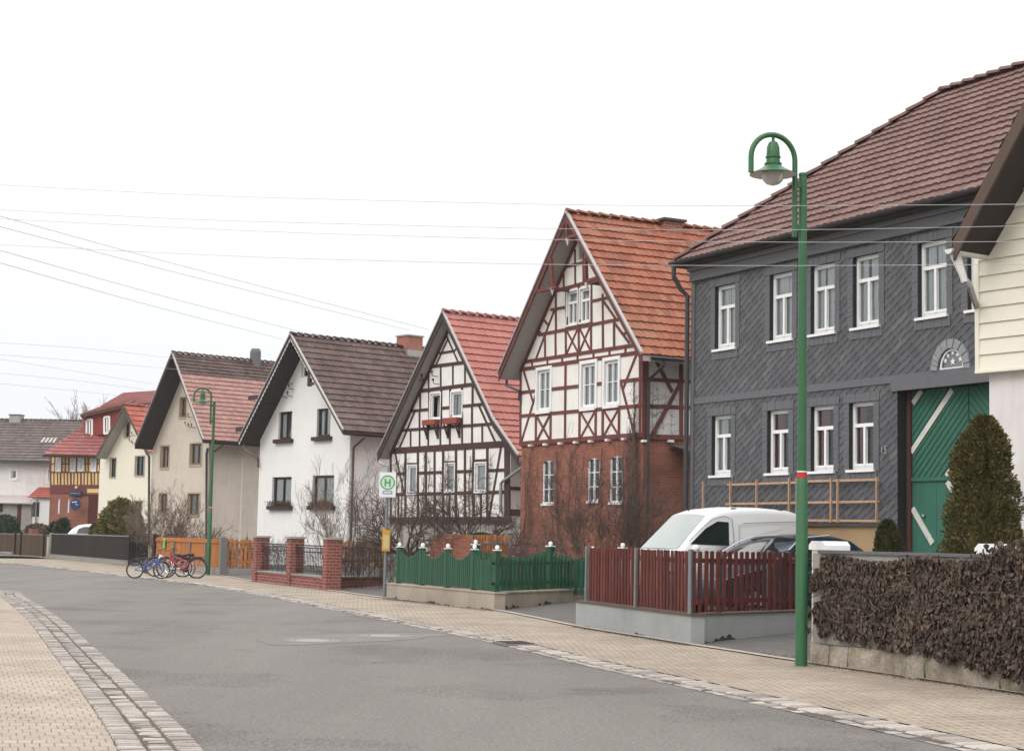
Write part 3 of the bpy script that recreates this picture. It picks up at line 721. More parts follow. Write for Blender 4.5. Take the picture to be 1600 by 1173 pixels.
    def timbers(s, mat, L, M=None, base=.022, name='timber_frame', side=False, pxm=True, avoid=()):
        """L: (x0,y0,x1,y1,width_m) in photo pixels, or metres with pxm False"""
        M = M or s.Mf; f = s.S if side else s.F; m = MB()
        for i, (x0, y0, x1, y1, w_) in enumerate(L):
            w_ = w_ * s.tw
            a = f(x0, y0) if pxm else (x0, y0); b = f(x1, y1) if pxm else (x1, y1); pr = base + (i % 23) * .0006
            segs = [(0.0, 1.0)]
            for (u, z, w2, h2) in avoid:      # stop at window openings
                t0, t1 = 0.0, 1.0
                for (v0, v1, l0, l1) in ((a[0], b[0], u - .01, u + w2 + .01), (a[1], b[1], z - .01, z + h2 + .01)):
                    d = v1 - v0
                    if abs(d) < 1e-6:
                        if not (l0 < v0 < l1): t1 = -1
                        continue
                    ta, tb = sorted(((l0 - v0) / d, (l1 - v0) / d)); t0 = max(t0, ta); t1 = min(t1, tb)
                if t1 > t0: segs = [g for (c, e) in segs for g in ((c, min(e, t0)), (max(c, t1), e)) if g[1] - g[0] > .004]
            for (c, e) in segs:
                p = Vector((a[0] + (b[0] - a[0]) * c, -pr / 2 + .01, a[1] + (b[1] - a[1]) * c)); q = Vector((a[0] + (b[0] - a[0]) * e, -pr / 2 + .01, a[1] + (b[1] - a[1]) * e)); k = len(m.v)
                m.bar(p, q, pr + .02, w_, up=(0, 0, 1) if abs(q.x - p.x) > 1e-4 else (1, 0, 0))
                m.v[k:] = [tuple(M @ Vector(v)) for v in m.v[k:]]
        return m.build(name, mat, s.root)
    def gutter(s, mat='gutter', r=.065, down=None, side=1, foot=0.0, dm=None):
        m = MB(); (x, z) = s.prof[-1] if side > 0 else s.prof[0]; x += side * r * .8; z -= .05
        fo = 0.35; n = 8; b = len(m.v); L = s.L
        for y in (-fo, L):
            for k in range(n + 1): a = math.pi * k / n; m.v.append((x + r * math.cos(a), y, z - r * math.sin(a)))
        for k in range(n): m.f.append((b + k, b + k + 1, b + n + 2 + k, b + n + 1 + k))
        m.f.append(tuple(b + k for k in range(n + 1))); m.box(x - r, x - r * .7, -fo, L, z - .02, z + .02)
        o = m.build('gutter', mat, s.root)
        xw = s.W if side > 0 else 0
        if down:
            m = MB(); yy = down; m.tube([(x, yy, z - r), (x, yy, z - .18), (xw + side * .10, yy + .08, z - .5), (xw + side * .07, yy + .08, z - .62), (xw + side * .07, yy + .08, foot)], .045, 8); m.build('downpipe', dm or mat, s.root)
        return o
def R4(r): u, z, w_, h = r; return [(u, z), (u + w_, z), (u + w_, z + h), (u, z + h)]
def arch(r, rise=.12, n=6):
    u, z, w_, h = r; return [(u, z), (u + w_, z)] + [(u + w_ * (.5 + .5 * math.cos(math.pi * k / n)), z + h - rise + rise * math.sin(math.pi * k / n)) for k in range(n + 1)]
def chimney(parent, x, y, w_, d, z0, z1, mat, capm, cap=.06, ch=.08, name='chimney', flash=None):
    m = MB(); m.box(x - w_ / 2, x + w_ / 2, y - d / 2, y + d / 2, z0, z1); o = m.build(name, mat, parent)
    m = MB(); m.box(x - w_ / 2 - cap, x + w_ / 2 + cap, y - d / 2 - cap, y + d / 2 + cap, z1, z1 + ch); m.build('chimney_cap', capm, o)
    if flash: m = MB(); m.box(x - w_ / 2 - .03, x + w_ / 2 + .03, y - d / 2 - .03, y + d / 2 + .03, z0, flash); m.build('flashing', 'zinc', o)
    return o
def ridge_y(H, px, py):
    """how far back along the ridge a pixel lies"""
    d = ray(px, py); o = H._loc(EYE); q = Vector((Vector((d.x, d.y)).dot(H.a), Vector((d.x, d.y)).dot(H.b), d.z)); x = H.prof[H.ia][0]; t = (x - o.x) / q.x; r = o + q * t
    return r.y, r.z
def insulator(H, px, py, n=1):
    u, z = H.F(px, py); m = MB(); m.tube([(u, 0, z), (u, -.22, z), (u, -.26, z + .1)], .015, 6); m.lathe([(.001, 0), (.035, .01), (.04, .05), (.02, .09), (.001, .1)], (u, -.26, z + .1), 8); return m

# ===== red half-timbered house with brick ground floor
H = House('timbered_house', 'tall half-timbered house with dark red beams on a brick ground floor, orange tiled roof', 812, 1004, 690, 45.7, -650); RH = H
H.tw = .66; pf = H.profile([(779, 584), (885, 333), (1003, 554)], .62); xm = pf[1][0]; print('red prof', pf)
H.roof(pf, .62, 10.5, 'tile_orange', .34, .21, 'soffit_grey', 'barge_red', capm='verge_metal')
zj = H.F(900, 690)[1]
fr = [H.rect(840.5, 860.5, 578, 641), H.rect(909.5, 931, 568, 636), H.rect(945.5, 967, 563, 632)]
ug = [H.rect(887, 903, 455, 507), H.rect(907, 922.5, 451, 503)]; at_ = [H.rect(901.5, 910, 382, 408)]
gp_ = [p for p in H.gable_poly(zj) ]
H.wall('wall', 'panel_white', gp_, [R4(r) for r in fr + ug + at_], depth=.10, z=0)
br = [H.rect(845.5, 863.5, 719, 786), H.rect(916, 934.5, 715, 782), H.rect(950.5, 970.5, 712, 784)]
H.wall('brick_wall', 'brick_house', [(0.03, -.1), (H.W - .03, -.1), (H.W - .03, zj), (0.03, zj)], [arch(r) for r in br], depth=.13, z=.05)
m = MB(); m.quad((H.W - .04, .05, -.1), (H.W - .04, 10, -.1), (H.W - .04, 10, zj), (H.W - .04, .05, zj)); m.box(0, H.W, 0, .1, zj - .01, zj + .005); m.build('brick_side_wall', 'brick_house', H.root)
m = MB(); m.quad((0.04, 10, -.1), (0.04, .05, -.1), (.04, .05, zj), (.04, 10, zj)); m.build('brick_side_wall', 'brick_house', H.root)
H.shell('panel_white_shaded', 10, z0=zj)
for r in fr: H.window(r, .06, vert=(.5,), bars=(.52,), fw=.085, casing=(.10, 'white_paint', .045))
for r in ug: H.window(r, .05, vert=(.5,), trans=.66, fw=.06, casing=(.045, 'white_paint', .04))
for r in at_: H.window(r, .05, vert=(), fw=.05)
for r in br: H.window(r, .10, vert=(.5,), bars=(.33, .66), fw=.04, curtain=None, sill=('white_paint', .0, .07, .0))
TW = .16; T = []
for (a, b, c, d, w_) in ((812, 693, 1003, 679, .20), (812, 650, 1003, 633.5, .15), (812, 613.5, 1003, 592, .15), (812, 577.5, 1003, 550, .17), (812, 566.5, 1000, 538, .16)): T.append((a, b, c, d, w_))
def rail(y_at, x):   # y of the horizontal lines at pixel x : index 0 sill .. 4
    (a, b, c, d, _) = T[y_at]; return b + (d - b) * (x - a) / (c - a)
for x in (813.6, 838, 861, 883.7, 906.2, 931.5, 942.5, 968, 1001): T.append((x - .4 if x > 815 else x, rail(0, x), x + .6 if x < 1000 else x, rail(3, x), .15))
for x in (832, 856, 879, 903, 928, 953, 978): T.append((x, rail(3, x), x, rail(4, x), .10))
for a, b in ((838, 861), (906.2, 931.5), (942.5, 968)): T.append((a, rail(0, a), b, rail(1, b), .10)); T.append((a, rail(1, a), b, rail(0, b), .10))
T += [(818, rail(3, 818), 833, 627, .12), (837, 618, 814.5, 692, .12), (996, rail(3, 996), 973, 610, .12), (970.5, 597, 992, 680, .12)]
ra = lambda x: 520 - (x - 853) * .193; rb = lambda x: 459 - (x - 848) * .25; rc_ = lambda x: 419 - (x - 876) * .24
T += [(842, ra(842) + 1, 976, ra(976) + 1, .14), (860, rb(860) + 1, 940, rb(940) - 1, .15), (871, rc_(871), 936, rc_(936), .13), (861, 484, 884, 480, .12), (924, 471, 955, 464, .12)]
for x, a, b in ((852, ra(852), rail(4, 852)), (868, ra(868), rail(4, 868)), (884.5, ra(884), rail(4, 884)), (904.8, ra(905), rail(4, 905)), (924, ra(924), rail(4, 924)), (942.5, ra(942), rail(4, 942)), (960, ra(960), rail(4, 960)), (868, 478, ra(868), 0), (885, rb(885), ra(885), 0), (904.8, rb(905), ra(905), 0), (924.6, rb(924), ra(924), 0), (942, 466, ra(942), 0), (866, 480, ra(866), 0), (880.5, 418, 449, 0), (899, 388, 441, 0), (911.5, 385, 438, 0), (914, 418, 438, 0))[:0]: pass
for x, a, b in ((852, ra(852), rail(4, 852)), (868.5, ra(868), rail(4, 868)), (884.5, ra(884), rail(4, 884)), (904.8, ra(905), rail(4, 905)), (924, ra(924), rail(4, 924)), (942.5, ra(942), rail(4, 942)), (960, ra(960), rail(4, 960)), (869, rb(869), ra(869)), (885.4, rb(885), ra(885)), (905.2, rb(905), ra(905)), (924.6, rb(924), ra(924)), (942, 459, ra(942)), (881, 418, rb(881)), (899, 390, rb(899)), (911.8, 386, rb(911)), (916.5, 412, rb(916))): T.append((x, a, x + .4, b, .12))
for a, b in ((884.5, 904.8), (904.8, 924)): T.append((a, ra(a), b, rail(4, b), .09)); T.append((a, rail(4, a), b, ra(b), .09))
T += [(867, 484, 838, rail(4, 838) - 2, .11), (840, 514, 848, 524, .10), (843, 490, 857, 508, .10), (943, 470, 962, 497, .10), (961, 505, 984, 536, .11), (972, 522, 982, 519, .09)]
# gable-following rafters
zr0 = [(p[0], p[1] - .22) for p in H.prof]
o = H.timbers('timber_red', T, avoid=fr + ug + at_)
H.timbers('timber_red', [(max(0.02, zr0[0][0]), H.zr(.02) - .24, zr0[1][0], zr0[1][1] - .02, .16), (zr0[1][0], zr0[1][1] - .02, H.W - .02, H.zr(H.W - .02) - .24, .16)], name='gable_rafter', pxm=False, base=.045)
s_top = H.S(1040, 560)[1]
def sp(x, y): return H.S(x, y)
T = [(1005, 682, 1085, 683.5, .20), (1005, 634, 1085, 637, .16), (1005, 592, 1085, 597, .16), (1005, 556, 1085, 560, .16), (1008, 560, 1008, 682, .30), (1064, 560, 1064, 683, .17), (1023, 560, 1050, 612, .16), (1017, 682, 1046, 630, .18), (1046, 630, 1062, 600, .16)]
H.timbers('timber_red', T, M=H.Ms, side=True, name='side_timber_frame')
m = MB()   # white beam heads under the jetty
for x in (831, 854, 877.5, 901.5, 925, 951.5, 977): u, z = H.F(x, 696 - (x - 830) * .07); m.box(u - .07, u + .07, -.10, .06, z - .03, z + .03)
for x in (1007, 1047): u, z = H.S(x, 689); m.box(u - .08, u + .08, -.08, .06, z - .03, z + .03, H.Ms)
m.build('beam_heads', 'white_paint', H.root)
# gable truss ornament on the barge plane
fo = .60
def fp(x, y): u, z = H.F(x, y, -fo); return (u, -fo, z)
for grp in ((((872, 375), (903, 367.5), .10), ((885.5, 346), (886.5, 371), .07), ((866, 375), (884, 342), .07), ((901, 368), (887, 345), .07)), (((845, 455), (862, 450), .1), ((842, 455), (870, 449), .12), ((861, 404), (865, 452), .09), ((858, 408), (838, 456), .07)), (((915, 402), (916.5, 441), .10), ((916, 440), (936, 433), .10), ((919, 442), (936, 437), .07))):
    m = MB()
    for a, b, w_ in grp: m.bar(fp(*a), fp(*b), .08, w_, up=(0, 1, 0))
    u, _, z = fp(*((887, 371) if grp[0][0][0] == 872 else (862, 451) if grp[0][0][0] == 845 else (917, 441))); m.bar((u, -fo, z), (u, .02, z), .10, .10)
    m.build('gable_ornament', 'timber_red', H.root)
for a in ((887, 376), (863, 453), (917, 445)): m = MB(); u, _, z = fp(*a); m.lathe([(.001, -.16), (.05, -.02), (.075, .05), (.03, .07), (.001, .07)], (u, -fo, z), 8); m.build('finial', 'offwhite_paint', H.root)
H.gutter('gutter', down=.05, foot=.5)
H.gutter('gutter', side=-1)
y0, _ = ridge_y(H, 1038, 352); chimney(H.roof_o, xm, y0 + .15, .55, .62, H.prof[1][1] - .5, ridge_y(H, 1050, 346)[1] - .05, 'brick_chimney', 'gutter', .10, .07)
# lean-to canopy on the side wall
u0, z0 = H.S(1036, 708); m = MB(); m.bar((H.W + .9, u0, z0 - .25), (H.W + .9, u0 + 5, z0 - .25), .9 * 2, .05); m.v = []; m.f = []
m.quad((H.W, u0 + .2, z0 + .25), (H.W + 1.6, u0 + .2, z0 - .1), (H.W + 1.6, u0 + 5, z0 - .1), (H.W, u0 + 5, z0 + .25)); m.quad((H.W, u0 + .2, z0 + .19), (H.W, u0 + 5, z0 + .19), (H.W + 1.6, u0 + 5, z0 - .16), (H.W + 1.6, u0 + .2, z0 - .16))
m.box(H.W + 1.55, H.W + 1.62, u0 + .18, u0 + 5, z0 - .18, z0 - .07); m.build('side_canopy', 'canopy_roof', H.root)

# ===== dark half-timbered cottage
H = House('timbered_cottage', 'white half-timbered cottage with near-black beams, steep salmon tiled roof and red flower boxes', 609, 797, 760, 56.7, -1120); DH = H
H.tw = .70; pf = H.profile([(590, 710), (692, 488), (770, 655), (810, 713)], .45); print('dark prof', pf)
H.roof(pf, .45, 10.0, 'tile_pink', .335, .25, 'soffit_grey', 'barge_dark', capm='verge_metal', bh=.26)
uw = [H.rect(673, 688.5, 615, 654.5), H.rect(705.5, 722.5, 612.5, 651.5)]; lw = [H.rect(637.5, 651, 727.5, 771), H.rect(696, 710.5, 724.5, 767.5), H.rect(743, 759.5, 723.5, 768)]
zs = H.F(700, 812)[1]
H.wall('wall', 'panel_white', H.gable_poly(zs), [R4(r) for r in uw + lw], depth=.10)
H.wall('foundation_wall', 'concrete', [(.02, -.1), (H.W - .02, -.1), (H.W - .02, zs), (.02, zs)], [], z=.06)
H.shell('panel_white_shaded', 9.8)
for i, r in enumerate(uw): H.window(r, .05, vert=(), fw=.07, glass='glass_dark' if i == 0 else 'glass', curtain=None if i == 0 else 'curtain', open_=(i == 0), casing=(.05, 'white_paint', .04))
for r in lw: H.window(r, .05, vert=(), fw=.07, casing=(.045, 'white_paint', .035), cvar=.01)
# open casement leaf
r = uw[0]; m = MB(); m.bar((r[0] + .06, .0, r[1] + .08), (r[0] + .06, .30, r[1] + .08), .03, .05); m.bar((r[0] + .06, .0, r[1] + r[3] - .08), (r[0] + .06, .30, r[1] + r[3] - .08), .03, .05); m.bar((r[0] + .06, .30, r[1] + .08), (r[0] + .06, .30, r[1] + r[3] - .08), .05, .05, up=(1, 0, 0)); m.build('open_casement', 'white_paint', H.root)
T = []
def L2(x0, y0, x1, y1): return lambda x: y0 + (y1 - y0) * (x - x0) / (x1 - x0)
fb = L2(609, 704.5, 797, 693); r1 = L2(609, 740.5, 787, 734); r2 = L2(609, 772.5, 790, 768.5); sb = L2(609, 812, 797, 812); g1 = L2(624, 672.5, 785, 661); g2 = L2(639, 642.5, 754, 631.5); g3 = L2(651, 611.5, 739, 600.5); g4 = L2(672, 573, 724, 566.5)
T += [(609, fb(609), 799, fb(799), .32), (609, r1(609), 797, r1(797), .15), (609, r2(609), 797, r2(797), .16), (609, sb(609), 799, sb(799), .30), (624, g1(624), 772, g1(772), .15), (639, g2(639), 756, g2(756), .15), (651, g3(651), 741, g3(741), .19), (671, g4(671), 726, g4(726), .17), (688, 552, 711, 548, .12)]
for x in (611, 634, 653.5, 666, 679.5, 693, 713, 727, 740.5, 762): T.append((x, sb(x), x, fb(x), .15 if x not in (634, 653.5, 693, 713, 740.5, 762) else .17))
for x in (623, 703, 752): T.append((x, sb(x), x, r2(x), .13))
T += [(793, sb(793), 793, fb(793), .42), (617, fb(617), 632, r2(632), .12), (784, fb(784), 764, sb(764), .14), (771, fb(771), 771, fb(771) + 1, .1)]
for x in (642, 656, 669.5, 688.5, 703.5, 722.5, 738, 754): T.append((x, fb(x), x, g1(x), .12))
for x in (656, 671, 690, 704, 722.5, 738): T.append((x, g1(x), x, g2(x), .13))
for x in (657, 671, 690, 704, 722.5, 739): T.append((x, g2(x), x, g3(x), .13))
for x in (670, 689, 708, 727): T.append((x, g3(x), x, g4(x), .12))
T += [(649, g2(649), 623, fb(623), .12), (748, g2(748), 776, fb(776), .12), (640, 644, 634, 655, .02), (681, g4(681), 700, 530, .09), (717, g4(717), 696, 520, .09), (688, 553, 682, 543, .08), (710, 549, 714, 543, .08), (653.5, 727 - 2, 637, 727 - 2, .15), (694, 722.5, 713, 722, .15), (741, 720, 762, 719, .15)]
H.timbers('timber_dark', T, avoid=uw + lw)
H.timbers('timber_dark', [(.02, H.zr(.02) - .24, H.prof[1][0], H.prof[1][1] - .26, .14), (H.prof[1][0], H.prof[1][1] - .26, H.prof[2][0], H.prof[2][1] - .24, .14), (H.prof[2][0], H.prof[2][1] - .24, H.W - .02, H.zr(H.W - .02) - .24, .14)], name='gable_rafter', pxm=False, base=.045)
H.timbers('timber_dark', [(.0, 4.5, 9.5, 4.5, .3), (.0, 3.2, 9.5, 3.2, .16), (0, 2.4, 9.5, 2.4, .3), (1.6, 2.4, 1.6, 4.5, .15), (3.4, 2.4, 3.4, 4.5, .15)], M=H.Ms, pxm=False, name='side_timber_frame')
for (x0, x1, y0, y1) in ((667, 688.5, 656, 664), (699, 722.5, 653, 662)):
    u, z, w_, h = H.rect(x0, x1, y0, y1); m = MB(); m.box(u + .03, u + w_ - .03, -.24, -.05, z, z + h); o = m.build('flower_box', 'flowerbox_red', H.root)
    for k in (.12, .88): m = MB(); m.prism([(u + w_ * k - .035, z - .5), (u + w_ * k + .035, z - .5), (u + w_ * k + .035, z), (u + w_ * k - .035, z)], -.07, -.02); m.bar((u + w_ * k, -.07, z - .4), (u + w_ * k, -.22, z - .01), .05, .05); m.build('box_bracket', 'timber_dark', o)
H.gutter('zinc', down=None); H.gutter('zinc', side=-1)
m = MB(); pts = []
for (x, y) in ((821, 726), (812, 733), (785, 752), (782.5, 756), (782, 800)):
    u, z = H.F(x, y, -.12); pts.append((u, -.12, z))
m.tube(pts, .055, 8); m.build('downpipe', 'zinc', H.root)
for o_ in range(1):
    m = MB()
    for (x, y) in ((664, 595), (668, 593), (684, 588), (686, 600)): insulator(H, x, y).build('wire_bracket', 'black_metal', H.root)

# ===== white rendered house
H = House('white_house', 'bright white rendered gable house with a dark brown tiled roof and dark window frames', 404, 545, 760, 67.6, -1525); WH = H
pf = H.profile([(373, 688), (454, 523), (536, 673)], .95); print('white prof', pf)
H.roof(pf, .95, 11, 'tile_brown', .36, .27, 'soffit_dark', 'barge_dark', capm='verge_metal', bh=.14)
ws = [H.rect(435, 456, 643, 686), H.rect(495, 516.5, 638, 682), H.rect(425, 455, 745, 790), H.rect(488, 521.5, 742.5, 790)]; aw = H.rect(471, 482, 562, 590)
H.wall('wall', 'white_plaster', H.gable_poly(-.1), [R4(r) for r in ws + [aw]], depth=.16)
H.shell('white_plaster', 11)
for i, r in enumerate(ws): H.window(r, .13, fm='dark_frame', vert=(.5,), fw=.09, sill=('flowerbox_dark', .16, .16, .16), cvar=.12)
H.window(aw, .12, fm='offwhite_paint', vert=(), fw=.08, glass='glass_dark', curtain=None)
def pipe(H, P, off, mat, r=.05, name='downpipe'):
    m = MB(); q = []
    for (x, y) in P: u, z = H.F(x, y, off); q.append((u, off, z))
    m.tube(q, r, 8); return m.build(name, mat, H.root)
pipe(H, [(379, 690), (382, 702), (403, 716), (404, 730)], -.12, 'gutter_brown'); pipe(RH, [(791.6, 588), (791.6, 602), (812, 611), (811, 626)], -.10, 'gutter', .045); pipe(DH, [(590, 713), (592, 722), (606, 729), (607, 745)], -.10, 'zinc', .045)
# scalloped trim under the barge board
m = MB()
for (a, b) in ((H.prof[0], H.prof[1]), (H.prof[1], H.prof[2])):
    n = 26
    for k in range(n):
        x0 = a[0] + (b[0] - a[0]) * k / n; x1 = a[0] + (b[0] - a[0]) * (k + 1) / n; z0 = a[1] + (b[1] - a[1]) * k / n - .13; z1 = a[1] + (b[1] - a[1]) * (k + 1) / n - .13
        m.prism([(x0, z0 - .03), ((x0 + x1) / 2, (z0 + z1) / 2 - .11), (x1, z1 - .03), (x1, z1), (x0, z0)], -.955, -.935)
m.build('scalloped_trim', 'offwhite_paint', H.roof_o)
H.gutter('gutter_brown', down=.05, foot=.5); H.gutter('gutter_brown', side=-1)
m = MB()
for (x, y) in ((447, 602), (457, 599), (459, 608), (449, 621), (457, 619)): insulator(H, x, y).build('wire_bracket', 'black_metal', H.root)
m = MB(); u, z = H.F(437, 622, 0); m.bar((u - .95, -.9, z), (u, -.9, z), .12, .16); m.bar((u - .06, -.9, z - .1), (u - .06, 0, z - .1), .12, .14); m.build('roof_bracket', 'barge_dark', H.roof_o); m = MB()
u2, z2 = H.F(484, 590, -.9); m.bar((u2, -.9, z2 + .35), (u2, -.9, z2 - .35), .12, .16, up=(1, 0, 0)); m.bar((u2 - .1, -.9, z2 - .25), (u2 + .45, -.9, z2 - .25), .1, .12); m.build('roof_bracket', 'barge_dark', H.roof_o); m = MB()
u3, z3 = H.F(410, 672, 0); m.bar((u3 - .6, -.9, z3), (u3 - .02, -.9, z3), .12, .2); m.bar((u3 - .08, -.9, z3), (u3 - .08, 0, z3), .12, .18); m.build('roof_bracket', 'barge_dark', H.roof_o)
y0, z0 = ridge_y(H, 640, 540); chimney(H.roof_o, H.prof[1][0], min(y0, 9.8), .80, .82, H.prof[1][1] - .6, H.prof[1][1] + .48, 'brick_chimney', 'concrete', .04, .06, flash=H.prof[1][1] - .12)
WHch = y0
# planters on the two lower sills
for r in ws[2:]:
    m = MB()
    for k in range(260):
        x = r[0] - .1 + random.random() * (r[2] + .2); p = Vector((x, -.08 - random.random() * .12, r[1] - .02)); q = p + Vector((random.uniform(-.12, .12), random.uniform(-.1, .05), random.uniform(.02, .26))); m.quad(p, q, q + Vector((.04, 0, -.02)))
    m.build('planting', 'dry_plant', H.root)

# ===== beige house
H = House('beige_house', 'beige rendered gable house with a dark timber roof overhang and two-tone pink and brown tiles', 236, 324, 760, 82, -1600); BH = H
pf = H.profile([(211, 696), (269, 552), (317.5, 687)], 1.0); print('beige prof', pf)
H.roof(pf, 1.0, 12, 'tile_rose', .27, .26, 'soffit_dark', 'barge_dark', capm='verge_metal', bh=.16, two=(.76, 'tile_brown'))
ws = [H.rect(251, 264, 697, 731), H.rect(297, 315, 693, 726), H.rect(248.5, 261, 771, 802), H.rect(293.5, 312, 771, 805), H.rect(281, 291, 621, 652)]
H.wall('wall', 'beige_plaster', H.gable_poly(-.1), [R4(r) for r in ws], depth=.16); H.shell('beige_plaster', 12)
for r in ws: H.window(r, .12, fm='wood_frame', vert=(.55,), fw=.09, casing=(.08, 'stone_frame', .02), glass='glass_dark')
H.gutter('gutter', down=.05, foot=.4); H.gutter('gutter', side=-1, down=.1, foot=.4)
m = MB(); u, z = H.S(412 - 70, 0)[0], 0
m.box(H.W, H.W + .02, 1.9, 1.98, .5, 5.2); m.build('wall_cable_duct', 'offwhite_paint', H.root)
pipe(H, [(219, 698), (228, 701), (233, 714), (232.5, 850)], -.12, 'gutter', .06); pipe(H, [(324.5, 700), (322.5, 708), (322, 860)], -.06, 'gutter', .05); y0, z0 = ridge_y(H, 399, 560); m = MB(); zt = H.prof[1][1]; m.lathe([(.28, -.4), (.28, .5), (.22, .66), (.001, .68)], (H.prof[1][0], min(y0, 11.5), zt), 14); m.build('chimney', 'slate_plain', H.roof_o)
m = MB()
for (x, y) in ((296, 651), (301, 652), (296, 665), (301, 667), (306, 668)): insulator(H, x, y).build('wire_bracket', 'black_metal', H.root)

# ===== cream house
H = House('cream_house', 'pale cream rendered gable house with small dark windows behind the round conifer', 154, 236, 780, 96, -1750); CH = H
pf = H.profile([(150, 712), (193.5, 633), (229, 706)], .7); print('cream prof', pf)
H.roof(pf, .7, 10, 'tile_red', .42, .3, 'soffit_grey', 'barge_brown', bh=.18)
ws = [H.rect(172, 181, 716, 745), H.rect(211.5, 225.5, 713, 742.5), H.rect(168.5, 178.5, 783, 806), H.rect(208.5, 221.5, 783, 813), H.rect(195, 203, 659, 683)]
H.wall('wall', 'cream_plaster', H.gable_poly(-.1), [R4(r) for r in ws], depth=.2); H.shell('cream_plaster', 10)
for r in ws: H.window(r, .14, fm='dark_frame', vert=(.5,), fw=.07, casing=(.07, 'stone_frame', .02), glass='glass_dark')
m = MB()
for (x, y) in ((207, 681), (212, 680), (208, 691), (212, 693)): insulator(H, x, y).build('wire_bracket', 'black_metal', H.root)
def text_mesh(name, s_, size, mat, parent, M, ext=.004):
    cu = bpy.data.curves.new(name, 'FONT'); cu.body = s_; cu.size = size; cu.extrude = ext; cu.align_x = 'CENTER'; cu.align_y = 'CENTER'
    to = bpy.data.objects.new(name + '_tmp', cu); col.objects.link(to); dg = bpy.context.evaluated_depsgraph_get(); me = bpy.data.meshes.new_from_object(to.evaluated_get(dg))
    bpy.data.objects.remove(to, do_unlink=True); me.transform(M); me.materials.clear(); me.materials.append(MATS[mat]); o = bpy.data.objects.new(name, me); col.objects.link(o); o.parent = parent; return o
STAND = Matrix(((1, 0, 0, 0), (0, 0, -1, 0), (0, 1, 0, 0), (0, 0, 0, 1)))   # xy text -> upright in xz, facing -y
def cyl_star(m, c, r, y):
    n = 5; P = []
    for i in range(2 * n):
        a = math.pi / 2 + math.pi * i / n; q = r if i % 2 == 0 else r * .42; P.append((c[0] + q * math.cos(a), c[1] + q * math.sin(a)))
    m.prism(P, y - .01, y)
# ===== slate-clad house with the barn gate
H = House('slate_house', 'large dark grey slate-clad house with white windows, maroon tiled hip roof and green barn gate', 1081, 1530, 700, 29.9, -590); SH = H
XR = H.W + 5.5; DEP = 7.6; fo = .36
ze = H.F(1250, 363, -fo)[1]; YR = DEP / 2; xr, zr_ = H.F(1472, 147, YR); print('slate eave %.2f ridge x %.2f z %.2f' % (ze, xr, zr_))
zw = ze - .12
up = [(1117.5, 1152, 446, 541), (1203, 1240.5, 426, 530), (1267, 1303, 415.5, 521), (1333, 1371, 397, 509), (1434.5, 1478, 375, 497), (1512, 1560, 357, 484)]
lo = [(1112.2, 1143.6, 648, 742), (1199, 1234, 641, 738.5), (1267, 1299.5, 634, 736.5), (1327, 1366, 627, 733.5)]
ru = [H.rect(*u) for u in up]; rl = [H.rect(*u) for u in lo]
def reg(rs):
    z = sum(r[1] for r in rs) / len(rs); h = sum(r[3] for r in rs) / len(rs); w_ = sum(r[2] for r in rs) / len(rs); print('slate win', round(z, 2), round(h, 2), round(w_, 2)); return [(r[0], z, w_, h) for r in rs]
ru = reg(ru); rl = reg(rl)
gx0, gz1 = H.F(1402, 611)[0], H.F(1402, 611)[1]; GX1 = gx0 + 4.3
fx0, fz0 = H.F(1468, 580)[0], H.F(1487, 579)[1]; fx1 = H.F(1505, 577)[0]; fr_ = (fx1 - fx0) / 2; fc = (fx0 + fx1) / 2; fh = H.F(1487, 548)[1] - fz0
fan = [(fc + fr_ * math.cos(math.pi * k / 12), fz0 + .04 + fh * math.sin(math.pi * k / 12)) for k in range(13)]
zb = H.F(1300, 819)[1]
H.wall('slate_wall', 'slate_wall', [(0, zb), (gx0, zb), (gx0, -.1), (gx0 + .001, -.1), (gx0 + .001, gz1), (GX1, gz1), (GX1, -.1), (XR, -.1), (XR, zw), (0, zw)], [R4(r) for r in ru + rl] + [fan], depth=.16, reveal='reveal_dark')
H.wall('plinth', 'plinth_ochre', [(.03, -.1), (gx0, -.1), (gx0, zb), (.03, zb)], [], z=.03)
m = MB(); m.box(-.01, gx0 - .02, -.04, .06, zb - .03, zb + .02); m.build('drip_board', 'slate_plain', H.root)
m = MB(); m.quad((0, DEP, -.1), (0, 0, -.1), (0, 0, zw), (0, DEP, zw)); m.quad((XR, 0, -.1), (XR, DEP, -.1), (XR, DEP, zw), (XR, 0, zw)); m.quad((XR, DEP, -.1), (0, DEP, -.1), (0, DEP, zw), (XR, DEP, zw)); m.build('side_wall', 'slate_wall', H.root)
for r in ru: H.window(r, .12, vert=(), trans=.66, fw=.075, sill=('white_paint', .06, .05, .05), cvar=.0)
for i, r in enumerate(rl): H.window(r, .12, vert=(), trans=.66, fw=.075, sill=('white_paint', .06, .05, .05), curtain='curtain' if i < 1 else 'curtain_red', cvar=.3)
# casement mullions below the transom
for rs in (ru, rl):
    for r in rs:
        m = MB(); x = r[0] + r[2] / 2; m.box(x - .03, x + .03, .07, .14, r[1] + .07, r[1] + r[3] * .66 - .036); m.box(r[0] + .07, r[0] + r[2] - .07, .08, .14, r[1] + .07, r[1] + .12); m.build('mullion', 'white_paint', H.root)
